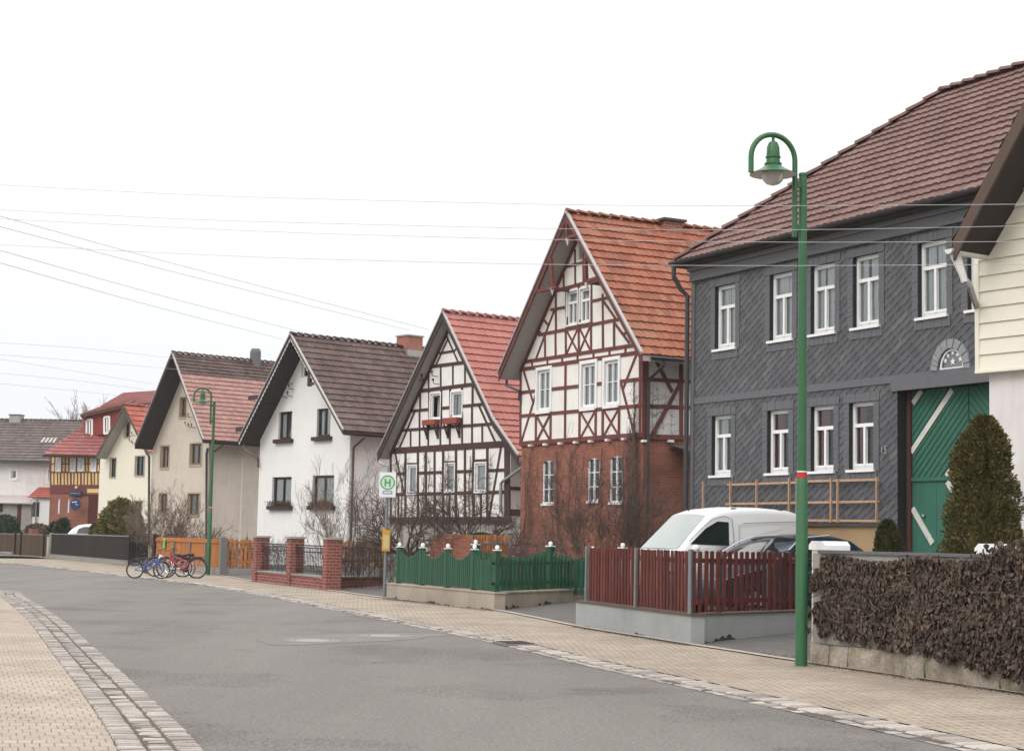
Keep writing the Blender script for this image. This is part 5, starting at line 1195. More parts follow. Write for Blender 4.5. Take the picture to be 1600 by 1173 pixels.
# green fence with scalloped bays
A_, C_, B_ = gs(604, 934.5), gs(772, 953.5), gs(932, 944.5)
t = thing('picket_fence', 'dark green scalloped picket fence with white ball-topped posts on a weathered pale wall', 'fence', (C_.x, C_.y, 0)); T0 = Matrix.Translation((-C_.x, -C_.y, 0))
for (P, Q, sgn) in ((A_, C_, 0), (C_, B_, 1)):
    M, L = seg_root(P, Q); M = T0 @ M
    m = MB(); x0 = 0 if sgn == 0 else .254; m.box(x0, L, 0, .25, -.1, .39, M); m.build('base_wall', 'old_render', t)
    m = MB(); m.box(x0 - .02, L + (.03 if sgn == 0 else 0), -.02, .27, .39, .42, M); m.build('coping', 'old_render', t)
    fr_ = [along(P, Q, x) for x in (616, 652, 691.5, 733, 779)] if sgn == 0 else [.0, .52, 1.0]
    if sgn == 0: fr_[-1] = .975
    else: fr_[0] = .03
    for i, f in enumerate(fr_):
        if sgn == 1 and i == 0: continue
        if sgn == 1 and i == 1: continue
        x = L * f; m = MB(); m.box(x - .055, x + .055, .06, .17, .42, 1.27, M); o = m.build('post', 'fence_green', t)
        m = MB(); m.box(x - .07, x + .07, .045, .185, 1.27, 1.29, M); m.ball(M @ Vector((x, .115, 1.335)), .047, 10); m.build('post_ball', 'white_paint', o)
    for a, b in zip(fr_[:-1], fr_[1:]):
        xa, xb = L * a + .06, L * b - .06; m = MB(); ln = xb - xa; n = 13 if sgn == 0 else int(ln / .165)
        dip = .17 if sgn == 0 else .10
        f = lambda s, d=dip, g=sgn: (1.25 if g == 0 else 1.2) - d * math.sin(math.pi * s) - .03 * math.sin(math.pi * s) ** 4
        pickets(m, xa, xb, n, ln / n * .74 if sgn == 0 else .105, .07, .016, .45, f, .014, .003, M, 9)
        m.build('pickets', 'fence_green', t)
    m = MB()
    for z in (.56, .98): m.box(.05, L - .05, .10, .14, z, z + .06, M)
    m.build('rail', 'fence_green', t)
M1, L1 = seg_root(A_, C_); foot_damage(t, T0 @ M1, .05, L1 - .02, -.006, .07, 4); M1, L1 = seg_root(C_, B_); foot_damage(t, T0 @ M1, .02, L1, -.006, .15, 5)
# rear run of the green fence, on slightly higher ground
P = atY(739, 850, 40.5); Q = atY(985, 850, 37.2); M, L = seg_root(P, Q)
t = thing('picket_fence', 'rear run of dark green pickets standing behind the scalloped green fence', 'fence', (P.x, P.y, 0), frame2(P, Q)[1])
fr_ = [along(P, Q, x, 850) for x in (740, 857, 970)]
for f in fr_:
    x = L * f; m = MB(); m.box(x - .07, x + .07, 0, .14, 0, 1.36); o = m.build('post', 'fence_green', t); m = MB(); m.box(x - .085, x + .085, -.01, .15, 1.36, 1.385); m.ball((x, .07, 1.43), .05, 10); m.build('post_ball', 'white_paint', o)
m = MB()
for a, b in zip(fr_[:-1], fr_[1:]): pickets(m, L * a + .09, L * b - .09, int(L * (b - a) / .17), .11, .02, .025, .3, lambda s: 1.26 - .16 * math.sin(math.pi * s), .02, .01, None, 5)
m.build('pickets', 'fence_green', t); m = MB(); m.box(0, L, .05, .09, .5, .56); m.box(0, L, .05, .09, 1.0, 1.06); m.build('rail', 'fence_green', t)
# brick pillar wall with dark railings
A_, B2_, C_ = gs(396, 908.5), gs(447.5, 914.5), gs(506, 921.5); D_ = gs(606, 918.5)
t = thing('garden_wall', 'low red brick garden wall with three tall brick pillars and dark railings', 'wall', (C_.x, C_.y, 0)); T0 = Matrix.Translation((-C_.x, -C_.y, 0))
M, L = seg_root(A_, C_); M = T0 @ M; fb_ = along(A_, C_, 449)
for x in (0, L * fb_, L):
    m = MB(); m.box(x - .19, x + .19, 0, .42, -.1, 1.40, M); o = m.build('pillar', 'brick_fence', t); m = MB(); m.box(x - .23, x + .23, -.04, .46, 1.40, 1.46, M); m.build('pillar_cap', 'concrete', o)
for (x0, x1) in ((.19, L * fb_ - .19), (L * fb_ + .19, L - .19)):
    m = MB(); m.box(x0, x1, .06, .32, -.1, .36, M); m.build('base_wall', 'brick_fence', t); m = MB(); m.box(x0, x1, .03, .35, .36, .40, M); m.build('coping', 'concrete', t)
    m = MB(); n = int((x1 - x0) / .15)
    for k in range(n): x = x0 + (k + .5) * (x1 - x0) / n; m.box(x - .008, x + .008, .18, .196, .44, 1.14, M)
    for z in (.5, 1.02, 1.14, 1.2): m.box(x0, x1, .17, .21, z, z + .035, M)
    m.build('railing', 'black_metal', t)
M, L = seg_root(C_, D_); M = T0 @ M; m = MB(); m.box(.22, L, .06, .30, -.1, .36, M); m.build('base_wall', 'brick_fence', t); m = MB(); m.box(.22, L, .03, .33, .36, .40, M); m.build('coping', 'concrete', t)
m = MB(); n = int(L / .30)
for k in range(n): x = .4 + k * .30; m.box(x - .008, x + .008, .17, .19, .40, 1.2, M)
for z in (.8, 1.18): m.box(.22, L, .175, .19, z, z + .015, M)
m.build('wire_mesh', 'black_metal', t)
# orange fence
A_, C_, B_ = gs(238, 888.5), gs(344, 899), gs(396, 899.5)
t = thing('picket_fence', 'bright orange-brown wooden fence on a low concrete wall behind the parked bicycles', 'fence', (C_.x, C_.y, 0)); T0 = Matrix.Translation((-C_.x, -C_.y, 0))
for (P, Q, sgn) in ((A_, C_, 0), (C_, B_, 1)):
    M, L = seg_root(P, Q); M = T0 @ M; m = MB(); m.box(0 if sgn == 0 else .22, L, 0, .2, -.1, .30, M); m.build('base_wall', 'concrete', t)
    m = MB(); m.box(0, L, .07, .11, 1.16, 1.24, M); m.box(0, L, .10, .14, .5, .57, M); m.build('rail', 'picket_orange', t)
    m = MB(); n = int(L / (.115 if sgn == 0 else .15)); pickets(m, .05, L - .05, n, .108 if sgn == 0 else .09, .11, .02, .33, 1.31, .02, .003, M, 2); m.build('pickets', 'picket_orange', t)
    for x in ([along(P, Q, q) * L for q in (267, 292, 316.5)] if sgn == 0 else []): m = MB(); m.box(x - .045, x + .045, .04, .10, .3, 1.2, M); m.build('post', 'grey_metal', t)
m = MB(); m.box(-.12, .08, -.03, .2, .0, 1.36); m.xf(T0 @ Matrix.Translation((C_.x, C_.y, 0)) @ Matrix.Rotation(frame2(A_, C_)[1], 4, 'Z')); m.build('corner_post', 'grey_metal', t)
M, L = seg_root(A_, C_); x = along(A_, C_, 253) * L
pn = thing('notice_panel', 'small bright green plastic panel hung on the orange fence behind the bicycles', 'panel', tuple(M @ Vector((x, .04, 0))), frame2(A_, C_)[1])
m = MB(); m.box(-.12, .12, -.012, .012, .88, 1.24); m.build('panel_board', 'lime_plastic', pn); m = MB(); m.box(-.13, .13, -.018, .018, 1.24, 1.27); m.build('panel_edge', 'sign_yellow', pn)
# dark board fence
A_, B_ = gs(76, 872), gs(200, 884); M, L = seg_root(A_, B_)
t = thing('board_fence', 'solid dark brown board fence on a low stone wall in front of the cream house', 'fence', (A_.x, A_.y, 0), frame2(A_, B_)[1])
m = MB(); m.box(0, L, 0, .3, -.1, .24); m.build('base_wall', 'concrete', t); m = MB(); n = 60
for k in range(n): x0 = L * k / n; m.box(x0 + .005, x0 + L / n - .002, .08 + random.random() * .008, .12, .27, 1.28)
m.build('boards', 'board_dark', t); m = MB(); m.box(-.02, L, .05, .14, 1.28, 1.33); m.box(-.02, L, .05, .14, .25, .28); m.build('rail', 'grey_metal', t)
for x in (.05, L): m = MB(); m.box(x - .05, x + .05, -.01, .12, 0, 1.36); m.build('post', 'concrete' if x < 1 else 'board_dark', t)
# wrought gate
A_, B_ = gs(202, 884), gs(238, 888); M, L = seg_root(A_, B_)
t = thing('garden_gate', 'black wrought-iron garden gate with scrollwork between the dark fence and the orange fence', 'gate', (A_.x, A_.y, 0), frame2(A_, B_)[1])
m = MB()
for k in range(16): x = .35 + (L - .5) * k / 15; m.box(x - .012, x + .012, .05, .074, .1, 1.1)
for z in (.12, .35, 1.08, 1.16, 1.40): m.box(.3, L - .1, .045, .08, z, z + .035)
m.build('gate_bars', 'black_metal', t); m = MB()
for k in range(5):
    cx = .55 + (L - .9) * k / 4; m.tube([(cx + .09 * math.cos(a * .7), .06, 1.27 + .09 * math.sin(a * .7)) for a in range(9)], .012, 5, closed=True)
m.build('scrollwork', 'black_metal', t)
for x in (.16, L - .02): m = MB(); m.box(x - .13, x + .13, .0, .2, 0, 1.42); m.build('gate_post', 'board_dark', t)
# far left fence
A_, B_ = gs(-120, 858.5), gs(74, 871); M, L = seg_root(A_, B_); fA = lambda x: along(A_, B_, x, 870) * L
t = thing('garden_fence', 'weathered brown slatted fence with black metal posts at the far left', 'fence', (A_.x, A_.y, 0), frame2(A_, B_)[1])
m = MB(); n = int(L / .17); pickets(m, 0, L, n, .11, .08, .02, .12, 1.22, .01, .008, None, 6); m.build('pickets', 'picket_brown', t)
m = MB(); m.box(0, L, .10, .13, 1.2, 1.25); m.box(0, L, .10, .13, .2, .25); m.build('rail', 'grey_metal', t)
for px_ in (21, 30, 66): x = fA(px_); m = MB(); m.box(x - .05, x + .05, .0, .08, 0, 1.36); m.build('post', 'black_metal', t)
x = fA(20); m = MB(); m.box(0, x, -.12, .2, -.1, .22); m.build('base_wall', 'old_render', t)
x = fA(73); m = MB(); m.box(x - .1, x + .15, 0, .3, -.1, 1.15); m.build('end_pillar', 'old_render', t)
# low dark wall behind it
P, Q = atY(-60, 835, 112), atY(84, 835, 98); M, L = seg_root(P, Q); t = thing('brick_wall', 'low dark red wall across the yard behind the far left fence', 'wall', (P.x, P.y, 0), frame2(P, Q)[1])
m = MB(); m.box(0, L, 0, .3, 0, 1.25); m.build('wall_body', 'barge_brown', t); m = MB(); m.box(L * .76, L * .76 + .5, -.06, .36, 0, 1.55); m.build('wall_pillar', 'brick_fence', t)
# ivy wall
A_, B_ = gs(1264, 1036), gs(1800, 1114); M, L = seg_root(A_, B_); IVM, IVL = M, L
t = thing('garden_wall', 'garden wall of mossy stone blocks with white pillars and grey coping under the dead ivy', 'wall', (A_.x, A_.y, 0), frame2(A_, B_)[1]); IW = t
m = MB(); x = 0; rnd = random.Random(4)
while x < L:
    w_ = rnd.uniform(.38, .72); b = len(m.v); h = .32 + rnd.uniform(-.012, .012)
    for yy, e in ((-.02 + rnd.uniform(-.015, .01), 1),):
        n = 5
        for i in range(n + 1):
            for j in range(n + 1):
                u = i / n; v = j / n; px_ = x + .006 + (w_ - .012) * u; pz = -.1 + (h + .1) * v; ed = min(u, 1 - u, v, 1 - v)
                m.v.append((px_, yy + (0 if ed > 0 else .03) + .022 * noise.noise(Vector((px_ * 3, pz * 5, 1))), pz))
        for i in range(n):
            for j in range(n): q = b + i * (n + 1) + j; m.f.append((q, q + n + 1, q + n + 2, q + 1))
    m.quad((x, .0, h), (x + w_, 0, h), (x + w_, .4, h), (x, .4, h)); m.quad((x, .0, -.1), (x, .4, -.1), (x, .4, h), (x, 0, h)) if x == 0 else None
    x += w_
m.build('stone_blocks', 'stone_blocks', t, smooth=True)
m = MB(); m.box(.03, L, .03, .28, .30, 1.42); m.build('wall_body', 'concrete', t)
m = MB(); m.box(.2, L, .0, .32, 1.42, 1.455); m.build('coping', 'coping_grey', t)
for px_, dz in ((1276, .0), (1540, .0)):
    x = along(A_, B_, px_, 860) * L; x = max(.15, x); m = MB(); m.box(x - .17, x + .17, .035, .33, .3, 1.46); o = m.build('pillar', 'white_plaster', t)
    m = MB(); m.box(x - .20, x + .20, .005, .36, 1.46, 1.52); b = len(m.v); m.prism([(x - .20, 1.52), (x + .20, 1.52), (x + .13, 1.57), (x - .13, 1.57)], .005, .36); m.build('pillar_cap', 'white_paint', o)
# orange garden fences behind
for (pa, pb, Y0, Y1, zt, lab) in ((515, 612, 58, 56, 1.33, 'orange garden fence far back, seen between the brick pillars and the bus stop'), (684, 800, 50, 47, 1.62, 'orange garden fence with grey posts seen above the green fence')):
    P, Q = atY(pa, 850, Y0), atY(pb, 850, Y1); M, L = seg_root(P, Q); t = thing('garden_fence', lab, 'fence', (P.x, P.y, 0), frame2(P, Q)[1])
    m = MB(); pickets(m, 0, L, int(L / .14), .10, 0, .02, .5, zt, .02, .006, None, 8); m.build('pickets', 'picket_orange', t); m = MB(); m.box(0, L, -.03, 0, zt - .25, zt - .19); m.box(0, L, -.03, 0, .7, .76); m.build('rail', 'grey_metal', t)
    for x in (.02, L / 2, L): m = MB(); m.box(x - .04, x + .04, -.08, -.03, 0, zt); m.build('post', 'grey_metal', t)
P, Q = atY(672, 850, 46), atY(742, 850, 44.5); M, L = seg_root(P, Q); t = thing('brick_wall', 'old red brick garden wall behind the green fence, half hidden by branches', 'wall', (P.x, P.y, 0), frame2(P, Q)[1]); m = MB(); m.box(0, L, 0, .3, 0, 1.50); m.box(.6, 1.0, -.04, .34, 0, 1.62); m.build('wall_body', 'brick_house', t)
p = atY(748, 820, 52); t = thing('garden_bin', 'dark green plastic bin lid showing above the orange garden fence', 'bin', (p.x, p.y, yz(p.x, p.y)), .2); m = MB(); m.prism([(-.32, 0), (.32, 0), (.36, 1.25), (-.36, 1.25)], -.3, .3); m.build('bin_body', 'fence_green', t); m = MB(); m.prism([(-.42, 1.25), (.42, 1.25), (.40, 1.34), (.1, 1.42), (-.38, 1.36)], -.34, .34); m.build('bin_lid', 'fence_green', t)
# ---------------------------------------------------------------- street lamps
def lamp(px, py, label, H_=6.6):
    p = gs(px, py); t = thing('street_lamp', label, 'street lamp', (p.x, p.y, .04), math.atan2(-.32, -.95), 'green arched street lamps on the far pavement')
    m = MB(); m.lathe([(.086, .0), (.086, .012), (.075, .016), (.073, 2.26), (.058, 2.30)], (0, 0, 0), 20); m.build('pole_base', 'green_paint', t, True, 40)
    m = MB(); m.lathe([(.057, 2.28), (.050, 6.08), (.055, 6.085), (.055, 6.12), (.001, 6.14)], (0, 0, 0), 18); m.build('pole', 'green_paint', t, True, 40)
    m = MB(); m.lathe([(.0625, 2.30), (.0625, 2.37)], (0, 0, 0), 18); m.build('red_band', 'red_tape', t); m = MB(); m.lathe([(.0615, 2.37), (.0615, 2.385)], (0, 0, 0), 18); m.build('white_band', 'white_paint', t)
    ax = .115; R_ = .305; zc = 6.27; pts = [(ax, 0, 5.30), (ax, 0, 5.8)] + [(ax + R_ - R_ * math.cos(math.pi * k / 16), 0, zc + R_ * 1.0 * math.sin(math.pi * k / 16)) for k in range(17)] + [(ax + 2 * R_, 0, 6.07)]
    m = MB(); m.tube(pts, .034, 10); arm = m.build('arm', 'green_paint', t, True, 50)
    
    for zz_ in (5.97, 5.42): m = MB(); m.bar((0, 0, zz_), (ax, 0, zz_), .05, .07); m.build('clamp', 'green_paint', arm)
    cx = ax + R_; z = zc + R_ - .50
    m = MB(); m.lathe([(.018, .5), (.02, .42), (.055, .40), (.078, .34), (.083, .24), (.083, .225), (.094, .222), (.094, .205), (.082, .2), (.088, .14), (.108, .136), (.108, .118), (.10, .112), (.14, .075), (.22, .03), (.29, .0), (.292, -.008), (.29, -.012)], (cx, 0, z), 28); sh_ = m.build('lamp_shade', 'green_paint', t, True, 35)
    m = MB(); m.lathe([(.288, -.010), (.20, .02), (.10, .05), (.001, .05)], (cx, 0, z), 28); m.build('shade_lining', 'lamp_inner', sh_, True); m = MB(); m.lathe([(.135, .01), (.135, -.03), (.12, -.085), (.08, -.125), (.001, -.15)], (cx, 0, z), 24); m.build('globe', 'globe', sh_, True)
    return t
lamp(1252, 1040, 'tall green arched street lamp with a red band, nearest, beside the ivy-covered wall'); lamp(325, 898, 'distant green arched street lamp beside the parked bicycles')
# ---------------------------------------------------------------- bus stop
p = gs(600.5, 934); t = thing('bus_stop_sign', 'bus stop pole with a white sign bearing a green H and a yellow timetable box', 'bus stop', (p.x, p.y, 0), R(8))
m = MB(); m.lathe([(.038, 0), (.038, 2.55), (.001, 2.56)], (0, 0, 0), 12); m.build('pole', 'grey_metal', t, True, 40)
m = MB(); m.box(-.20, .20, -.075, -.055, 2.46, 3.06); sp_ = m.build('sign_panel', 'sign_white', t); sp_['label'] = 'white rectangular stop sign with a green H in a ring'
Y = -.078; m = MB(); cz = 2.81
for k in range(32):
    a, b = 2 * math.pi * k / 32, 2 * math.pi * (k + 1) / 32; m.quad(*[(r * math.cos(q), Y, cz + r * math.sin(q)) for r, q in ((.145, a), (.145, b), (.178, b), (.178, a))])
for (x0, x1, z0, z1) in ((-.075, -.035, -.09, .09), (.035, .075, -.09, .09), (-.035, .035, -.02, .02)): m.box(x0, x1, Y - .003, Y, cz + z0, cz + z1)
m.build('letter_h', 'sign_green', sp_); m = MB(); m.lathe([(.001, -.0765), (.146, -.0765)], (0, 0, cz), 32, 'y'); m.v = [(v[0], -.0768, v[2]) for v in m.v]; m.build('sign_disc', 'sign_yellow', sp_)
m = MB(); m.box(-.115, .115, -.082, -.076, 2.54, 2.61); m.build('name_strip', 'sign_blue', sp_); m = MB(); m.box(-.098, .098, -.0835, -.082, 2.556, 2.592); m.build('name_lettering', 'sign_white', sp_)
m = MB(); m.box(-.095, .095, -.08, -.03, 1.17, 1.68); bx_ = m.build('timetable_box', 'yellow_box', t); m = MB(); m.box(-.065, .065, -.084, -.079, 1.22, 1.55); m.build('timetable', 'paper', bx_)
# ---------------------------------------------------------------- bicycles
def bike(px, py, ang, label, fm, s=1.0, lean=0, steer=0.0, forkmat=None, z=SWZ):
    p = gnd(px, py, z); t = thing('bicycle', label, 'bicycle', (p.x, p.y, z), ang, 'bicycles leaning together on the far pavement'); t.rotation_euler = (lean, 0, ang)
    wr = .33 * s; wb = 1.02 * s; sx_ = -wb / 2; fx = wb / 2   # rear at -x, front at +x
    def P(x, z_, y=0): return Vector((x * s, y * s, z_ * s))
    bb = P(-.10, .28); seat = P(-.24, .74); st = P(-.17, .52); hd = P(.36, .74); hd2 = P(.40, .60); ra_ = P(-.51, .33); fa = P(.51, .33)
    m = MB(); m.tube([bb, st], .024 * s, 7); m.tube([st, hd], .025 * s, 7); m.tube([bb, hd2], .032 * s, 7); m.tube([hd + P(-.02, .05), hd2 + P(.01, -.03)], .027 * s, 7)
    for y in (-.05, .05): m.tube([bb + P(0, 0, y * .6), ra_ + P(0, 0, y)], .011 * s, 5); m.tube([st + P(0, 0, y * .3), ra_ + P(0, 0, y)], .010 * s, 5)
    m.build('frame', fm, t)
    m = MB(); m.tube([st, seat], .014 * s, 6); m.tube([P(-.38, .76), P(-.2, .765), P(-.05, .755)], [.06 * s, .045 * s, .015 * s], 8); m.build('saddle', 'rubber', t)
    Mz = Matrix.Translation(hd2) @ Matrix.Rotation(steer, 4, 'Z') @ Matrix.Translation(-hd2)
    m = MB()
    for y in (-.05, .05): m.tube([hd2 + P(0, -.02, y * .8), fa + P(0, 0, y)], .021 * s, 6)
    m.bar(hd2 + P(0, -.02, -.055), hd2 + P(0, -.02, .055), .03 * s, .03 * s); m.xf(Mz); m.build('fork', forkmat or fm, t)
    m = MB(); m.tube([hd, hd + P(-.03, .16)], .014 * s, 6); c = hd + P(.0, .18); m.tube([c + P(-.1, .04, -.29), c + P(-.03, .03, -.16), c, c + P(-.03, .03, .16), c + P(-.1, .04, .29)], .012 * s, 6); m.tube([c + P(-.02, .03, -.2), c + P(.08, .0, -.24)], .008, 4); m.tube([c + P(-.02, .03, .2), c + P(.08, 0, .24)], .008, 4); m.xf(Mz); m.build('handlebar', 'bike_dark', t)
    for c, MM in ((ra_, None), (fa, Mz)):
        m = MB(); r = .315 * s; m.tube([c + Vector((r * math.cos(a * math.pi / 16), 0, r * math.sin(a * math.pi / 16))) for a in range(32)], .022 * s, 6, closed=True); MM and m.xf(MM); wo_ = m.build('wheel', 'rubber', t)
        m = MB(); r = .285 * s; m.tube([c + Vector((r * math.cos(a * math.pi / 16), 0, r * math.sin(a * math.pi / 16))) for a in range(32)], .016 * s, 4, closed=True)
        for k in range(14): a = k * math.pi / 7; m.tube([c + Vector((0, (.02 if k % 2 else -.02), 0)), c + Vector((r * math.cos(a), 0, r * math.sin(a)))], .0028, 3, cap=False)
        m.tube([c + P(0, 0, -.04), c + P(0, 0, .04)], .022 * s, 8); MM and m.xf(MM); m.build('rim', 'chrome', wo_)
        if c == ra_ or True:
            m = MB(); r = .36 * s; a0, a1 = (.15, .75) if c is ra_ else (.1, .55); m.tube([c + Vector((r * math.cos(math.pi * (a0 + (a1 - a0) * k / 10)), 0, r * math.sin(math.pi * (a0 + (a1 - a0) * k / 10)))) for k in range(11)], .022 * s, 5); MM and m.xf(MM); m.build('mudguard', 'bike_dark', t)
    m = MB(); m.lathe([(.001, -.01), (.09 * s, -.01), (.09 * s, .0), (.001, .0)], bb + P(0, 0, -.06), 16, 'y'); m.tube([bb + P(0, 0, -.07), bb + P(.06, -.15, -.07), bb + P(.06, -.15, -.16)], .011, 5); m.tube([bb + P(0, 0, .07), bb + P(-.06, .15, .07), bb + P(-.06, .15, .16)], .011, 5)
    m.tube([bb + P(-.05, 0, -.06), P(-.30, .02, -.18)], .009, 4); m.build('cranks', 'bike_dark', t)
    m = MB(); m.bar(P(-.75, .70), P(-.30, .70), .11 * s, .012); m.tube([P(-.62, .70), ra_], .006, 4); m.build('luggage_rack', 'bike_dark', t); return t
bike(231, 903.5, R(12), 'small blue bicycle with white-rimmed wheels, leftmost of the parked bicycles', 'bike_blue', .82, R(-8), .2)
bike(263, 901.0, R(172), 'white-framed bicycle with its steep white fork in the middle of the parked bicycles', 'bike_white', .95, R(6), .5, 'bike_white')
bike(279, 899, R(150), 'dark bicycle half hidden behind the white and the red bicycle', 'bike_dark', .9, R(-6), -.3)
bike(283, 903, R(176), 'red bicycle with black mudguards, rightmost of the parked bicycles, beside the lamp', 'bike_red', 1.0, R(5), .35)
# ---------------------------------------------------------------- vehicles
def vehicle(name, label, cat, loc, ang, L, Wd, prof, paint, wins, wheels, wr=.31, tum=.14, zt=.95, H_=1.8):
    t = thing(name, label, cat, loc, ang)
    cx = sum(p[0] for p in prof) / len(prof); cz = .8
    def wid(z): return 1 - tum * max(0, (z - zt)) / (H_ - zt)
    sl = [(-1, .13), (-.985, .06), (-.94, .02), (-.84, .004), (-.5, 0), (0, 0), (.5, 0), (.84, .004), (.94, .02), (.985, .06), (1, .13)]; m = MB(); n = len(prof)
    for (f, ins) in sl:
        for (x, z) in prof:
            d = Vector((cx - x, cz - z)); dl = d.length; k = min(ins / dl, .5) if dl > 0 else 0; xx = x + d.x * k; z2_ = z + d.y * k * (1.0 if z > .5 else .3)
            bow = (1 - abs(f) ** 2) * .03 if z > 1.0 else 0
            m.v.append((xx - (.06 * (1 - f * f) if x < L * .3 else 0), f * Wd / 2 * wid(z2_) * (1 - .10 * max(0, 1 - x / .5) ** 2), z2_ + bow))
    for i in range(len(sl) - 1):
        for k in range(n): l = (k + 1) % n; m.f.append((i * n + k, i * n + l, (i + 1) * n + l, (i + 1) * n + k))
    m.f.append(tuple(range(n - 1, -1, -1))); m.f.append(tuple((len(sl) - 1) * n + k for k in range(n)))
    body = m.build('body', paint, t, True, 50)
    for (nm, poly, side, mt) in wins:
        if side == 'side':
            for sg_ in (-1, 1):
                m = MB(); b = len(m.v); pl = [(x, sg_ * (Wd / 2 * wid(z) + .006), z) for x, z in poly]; ce = [(x, sg_ * (Wd / 2 * wid(z) - .02), z) for x, z in poly]
                m.quad(*(pl if sg_ < 0 else list(reversed(pl))))
                for k in range(len(pl)): l = (k + 1) % len(pl); m.quad(pl[k], ce[k], ce[l], pl[l])
                m.build(nm, mt, t)
        else:
            (x0, z0), (x1, z1) = poly; m = MB(); nx = Vector((-(z1 - z0), 0, (x1 - x0))).normalized()
            if (side == 'front' and nx.x > 0) or (side == 'back' and nx.x < 0): nx = -nx
            G_ = []
            for j in range(5):
                tt = j / 4; x = x0 + (x1 - x0) * tt; z = z0 + (z1 - z0) * tt; row = []
                for i in range(9): f = -1 + 2 * i / 8; row.append(Vector((x - (.06 * (1 - f * f) if side == 'front' else 0), f * (Wd / 2 * wid(z) - .09), z + (1 - f * f) * .03 * tt)) + nx * .012)
                G_.append(row)
            b = len(m.v)
            for row in G_: m.v += [tuple(q) for q in row]
            for j in range(4):
                for i in range(8): q = b + j * 9 + i; m.f.append((q, q + 1, q + 10, q + 9))
            m.build(nm, mt, t, True)
    for x in wheels:
        for sg_ in (-1, 1):
            m = MB(); m.lathe([(wr * .62, -.09), (wr * .95, -.10), (wr, -.07), (wr, .07), (wr * .95, .10), (wr * .62, .09)], (x, sg_ * (Wd / 2 - .11), wr), 24, 'y'); w0 = m.build('wheel', 'rubber', t, True, 40)
            m = MB(); m.lathe([(.001, .06), (wr * .3, .07), (wr * .62, .09)], (x, sg_ * (Wd / 2 - .11), wr), 20, 'y'); 
            if sg_ < 0: m.v = [(v[0], 2 * (sg_ * (Wd / 2 - .11)) - v[1], v[2]) for v in m.v]
            m.build('rim', 'zinc', w0)
    return t, body
def seam(t, pts, Wd, tum, zt, H_, sg_, mt='gutter', r=.006, name='door_seam'):
    m = MB(); m.tube([(x, sg_ * (Wd / 2 * (1 - tum * max(0, z - zt) / (H_ - zt)) + .002), z) for x, z in pts], r, 4); return m.build(name, mt, t)
vp_ = [(x * .96, z) for x, z in [(.02, .35), (0, .55), (.06, .72), (.35, .84), (.84, .95), (1.22, 1.33), (1.60, 1.68), (1.9, 1.775), (2.3, 1.82), (2.9, 1.83), (3.5, 1.80), (3.78, 1.74), (3.88, 1.62), (3.93, 1.3), (3.95, .7), (3.93, .35), (3.5, .25), (.6, .22)]]
hv = math.atan2(.42, .907)
fc_ = (2.10, 32.35)
V1, bd = vehicle('parked_van', 'white panel van parked behind the dark red picket fence', 'van', (fc_[0], fc_[1], .37), hv, 3.8, 1.60, vp_, 'car_white', [('windscreen', [(.87, 1.02), (1.53, 1.665)], 'front', 'windscreen_sky_pale'), ('side_window', [(1.10, 1.12), (1.95, 1.10), (1.97, 1.55), (1.72, 1.56), (1.45, 1.42)], 'side', 'glass_car')], (.75, 3.2), .31, .13, .95, 1.83)
for sg_ in (-1, 1):
    seam(V1, [(2.03, .4), (2.05, 1.2), (2.03, 1.62), (1.85, 1.66), (1.6, 1.60), (1.35, 1.42), (1.05, 1.17)], 1.66, .13, .95, 1.83, sg_)
    seam(V1, [(2.16, .6), (2.18, 1.50), (2.3, 1.54), (3.62, 1.60), (3.70, 1.55)], 1.66, .13, .95, 1.83, sg_, 'zinc', .007, 'panel_seam')
m = MB(); m.tube([(1.72, .35, 1.76), (1.66, .36, 1.95)], .006, 4); m.tube([(1.75, .35, 1.735), (1.72, .35, 1.78)], [.03, .012], 8); m.build('aerial', 'rubber', V1)
for (x, y) in ((2.15, -.62), (3.2, -.62), (2.15, .62), (3.2, .62)): m = MB(); m.prism([(x - .07, 1.785), (x + .07, 1.785), (x + .05, 1.825), (x - .05, 1.825)], y - .02, y + .02); m.build('roof_clip', 'rubber', V1)
for sg_ in (-1, 1): m = MB(); m.lathe([(.001, -.08), (.06, -.05), (.075, 0), (.06, .05), (.001, .08)], (1.15, sg_ * .90, 1.04), 10, 'y'); m.build('wing_mirror', 'car_white', V1)
m = MB(); m.box(1.2, 1.3, -.62, .62, 1.08, 1.1); m.tube([(1.0, -.5, 1.16), (1.18, .1, 1.31)], .008, 4); m.build('wiper', 'rubber', V1)
cp = [(.02, .3), (0, .5), (.08, .68), (.5, .80), (1.15, .92), (1.45, 1.08), (1.85, 1.30), (2.15, 1.41), (2.6, 1.46), (3.0, 1.45), (3.4, 1.38), (3.75, 1.18), (3.98, .95), (4.0, .6), (3.97, .3), (3.5, .2), (.6, .2)]
V2_, b2 = vehicle('parked_car', 'dark blue car parked between the white van and the ivy-covered wall', 'car', (3.12, 29.4, .22), math.atan2(.60, .80), 4.0, 1.68, cp, 'car_blue', [('windscreen', [(1.22, .97), (2.10, 1.385)], 'front', 'glass_car'), ('side_window', [(1.55, .96), (2.35, .96), (2.38, 1.34), (2.15, 1.33), (1.85, 1.2)], 'side', 'glass_car'), ('side_window', [(2.42, .96), (3.45, .98), (3.35, 1.22), (3.05, 1.33), (2.44, 1.35)], 'side', 'glass_car'), ('rear_window', [(3.42, 1.34), (3.80, 1.10)], 'back', 'glass_car')], (.78, 3.2), .3, .22, .85, 1.46)
m = MB()
for y in (-.4, .25): m.tube([(1.28, y, 1.03), (1.62, y - .45, 1.21)], .009, 4)
m.build('wiper', 'rubber', V2_)
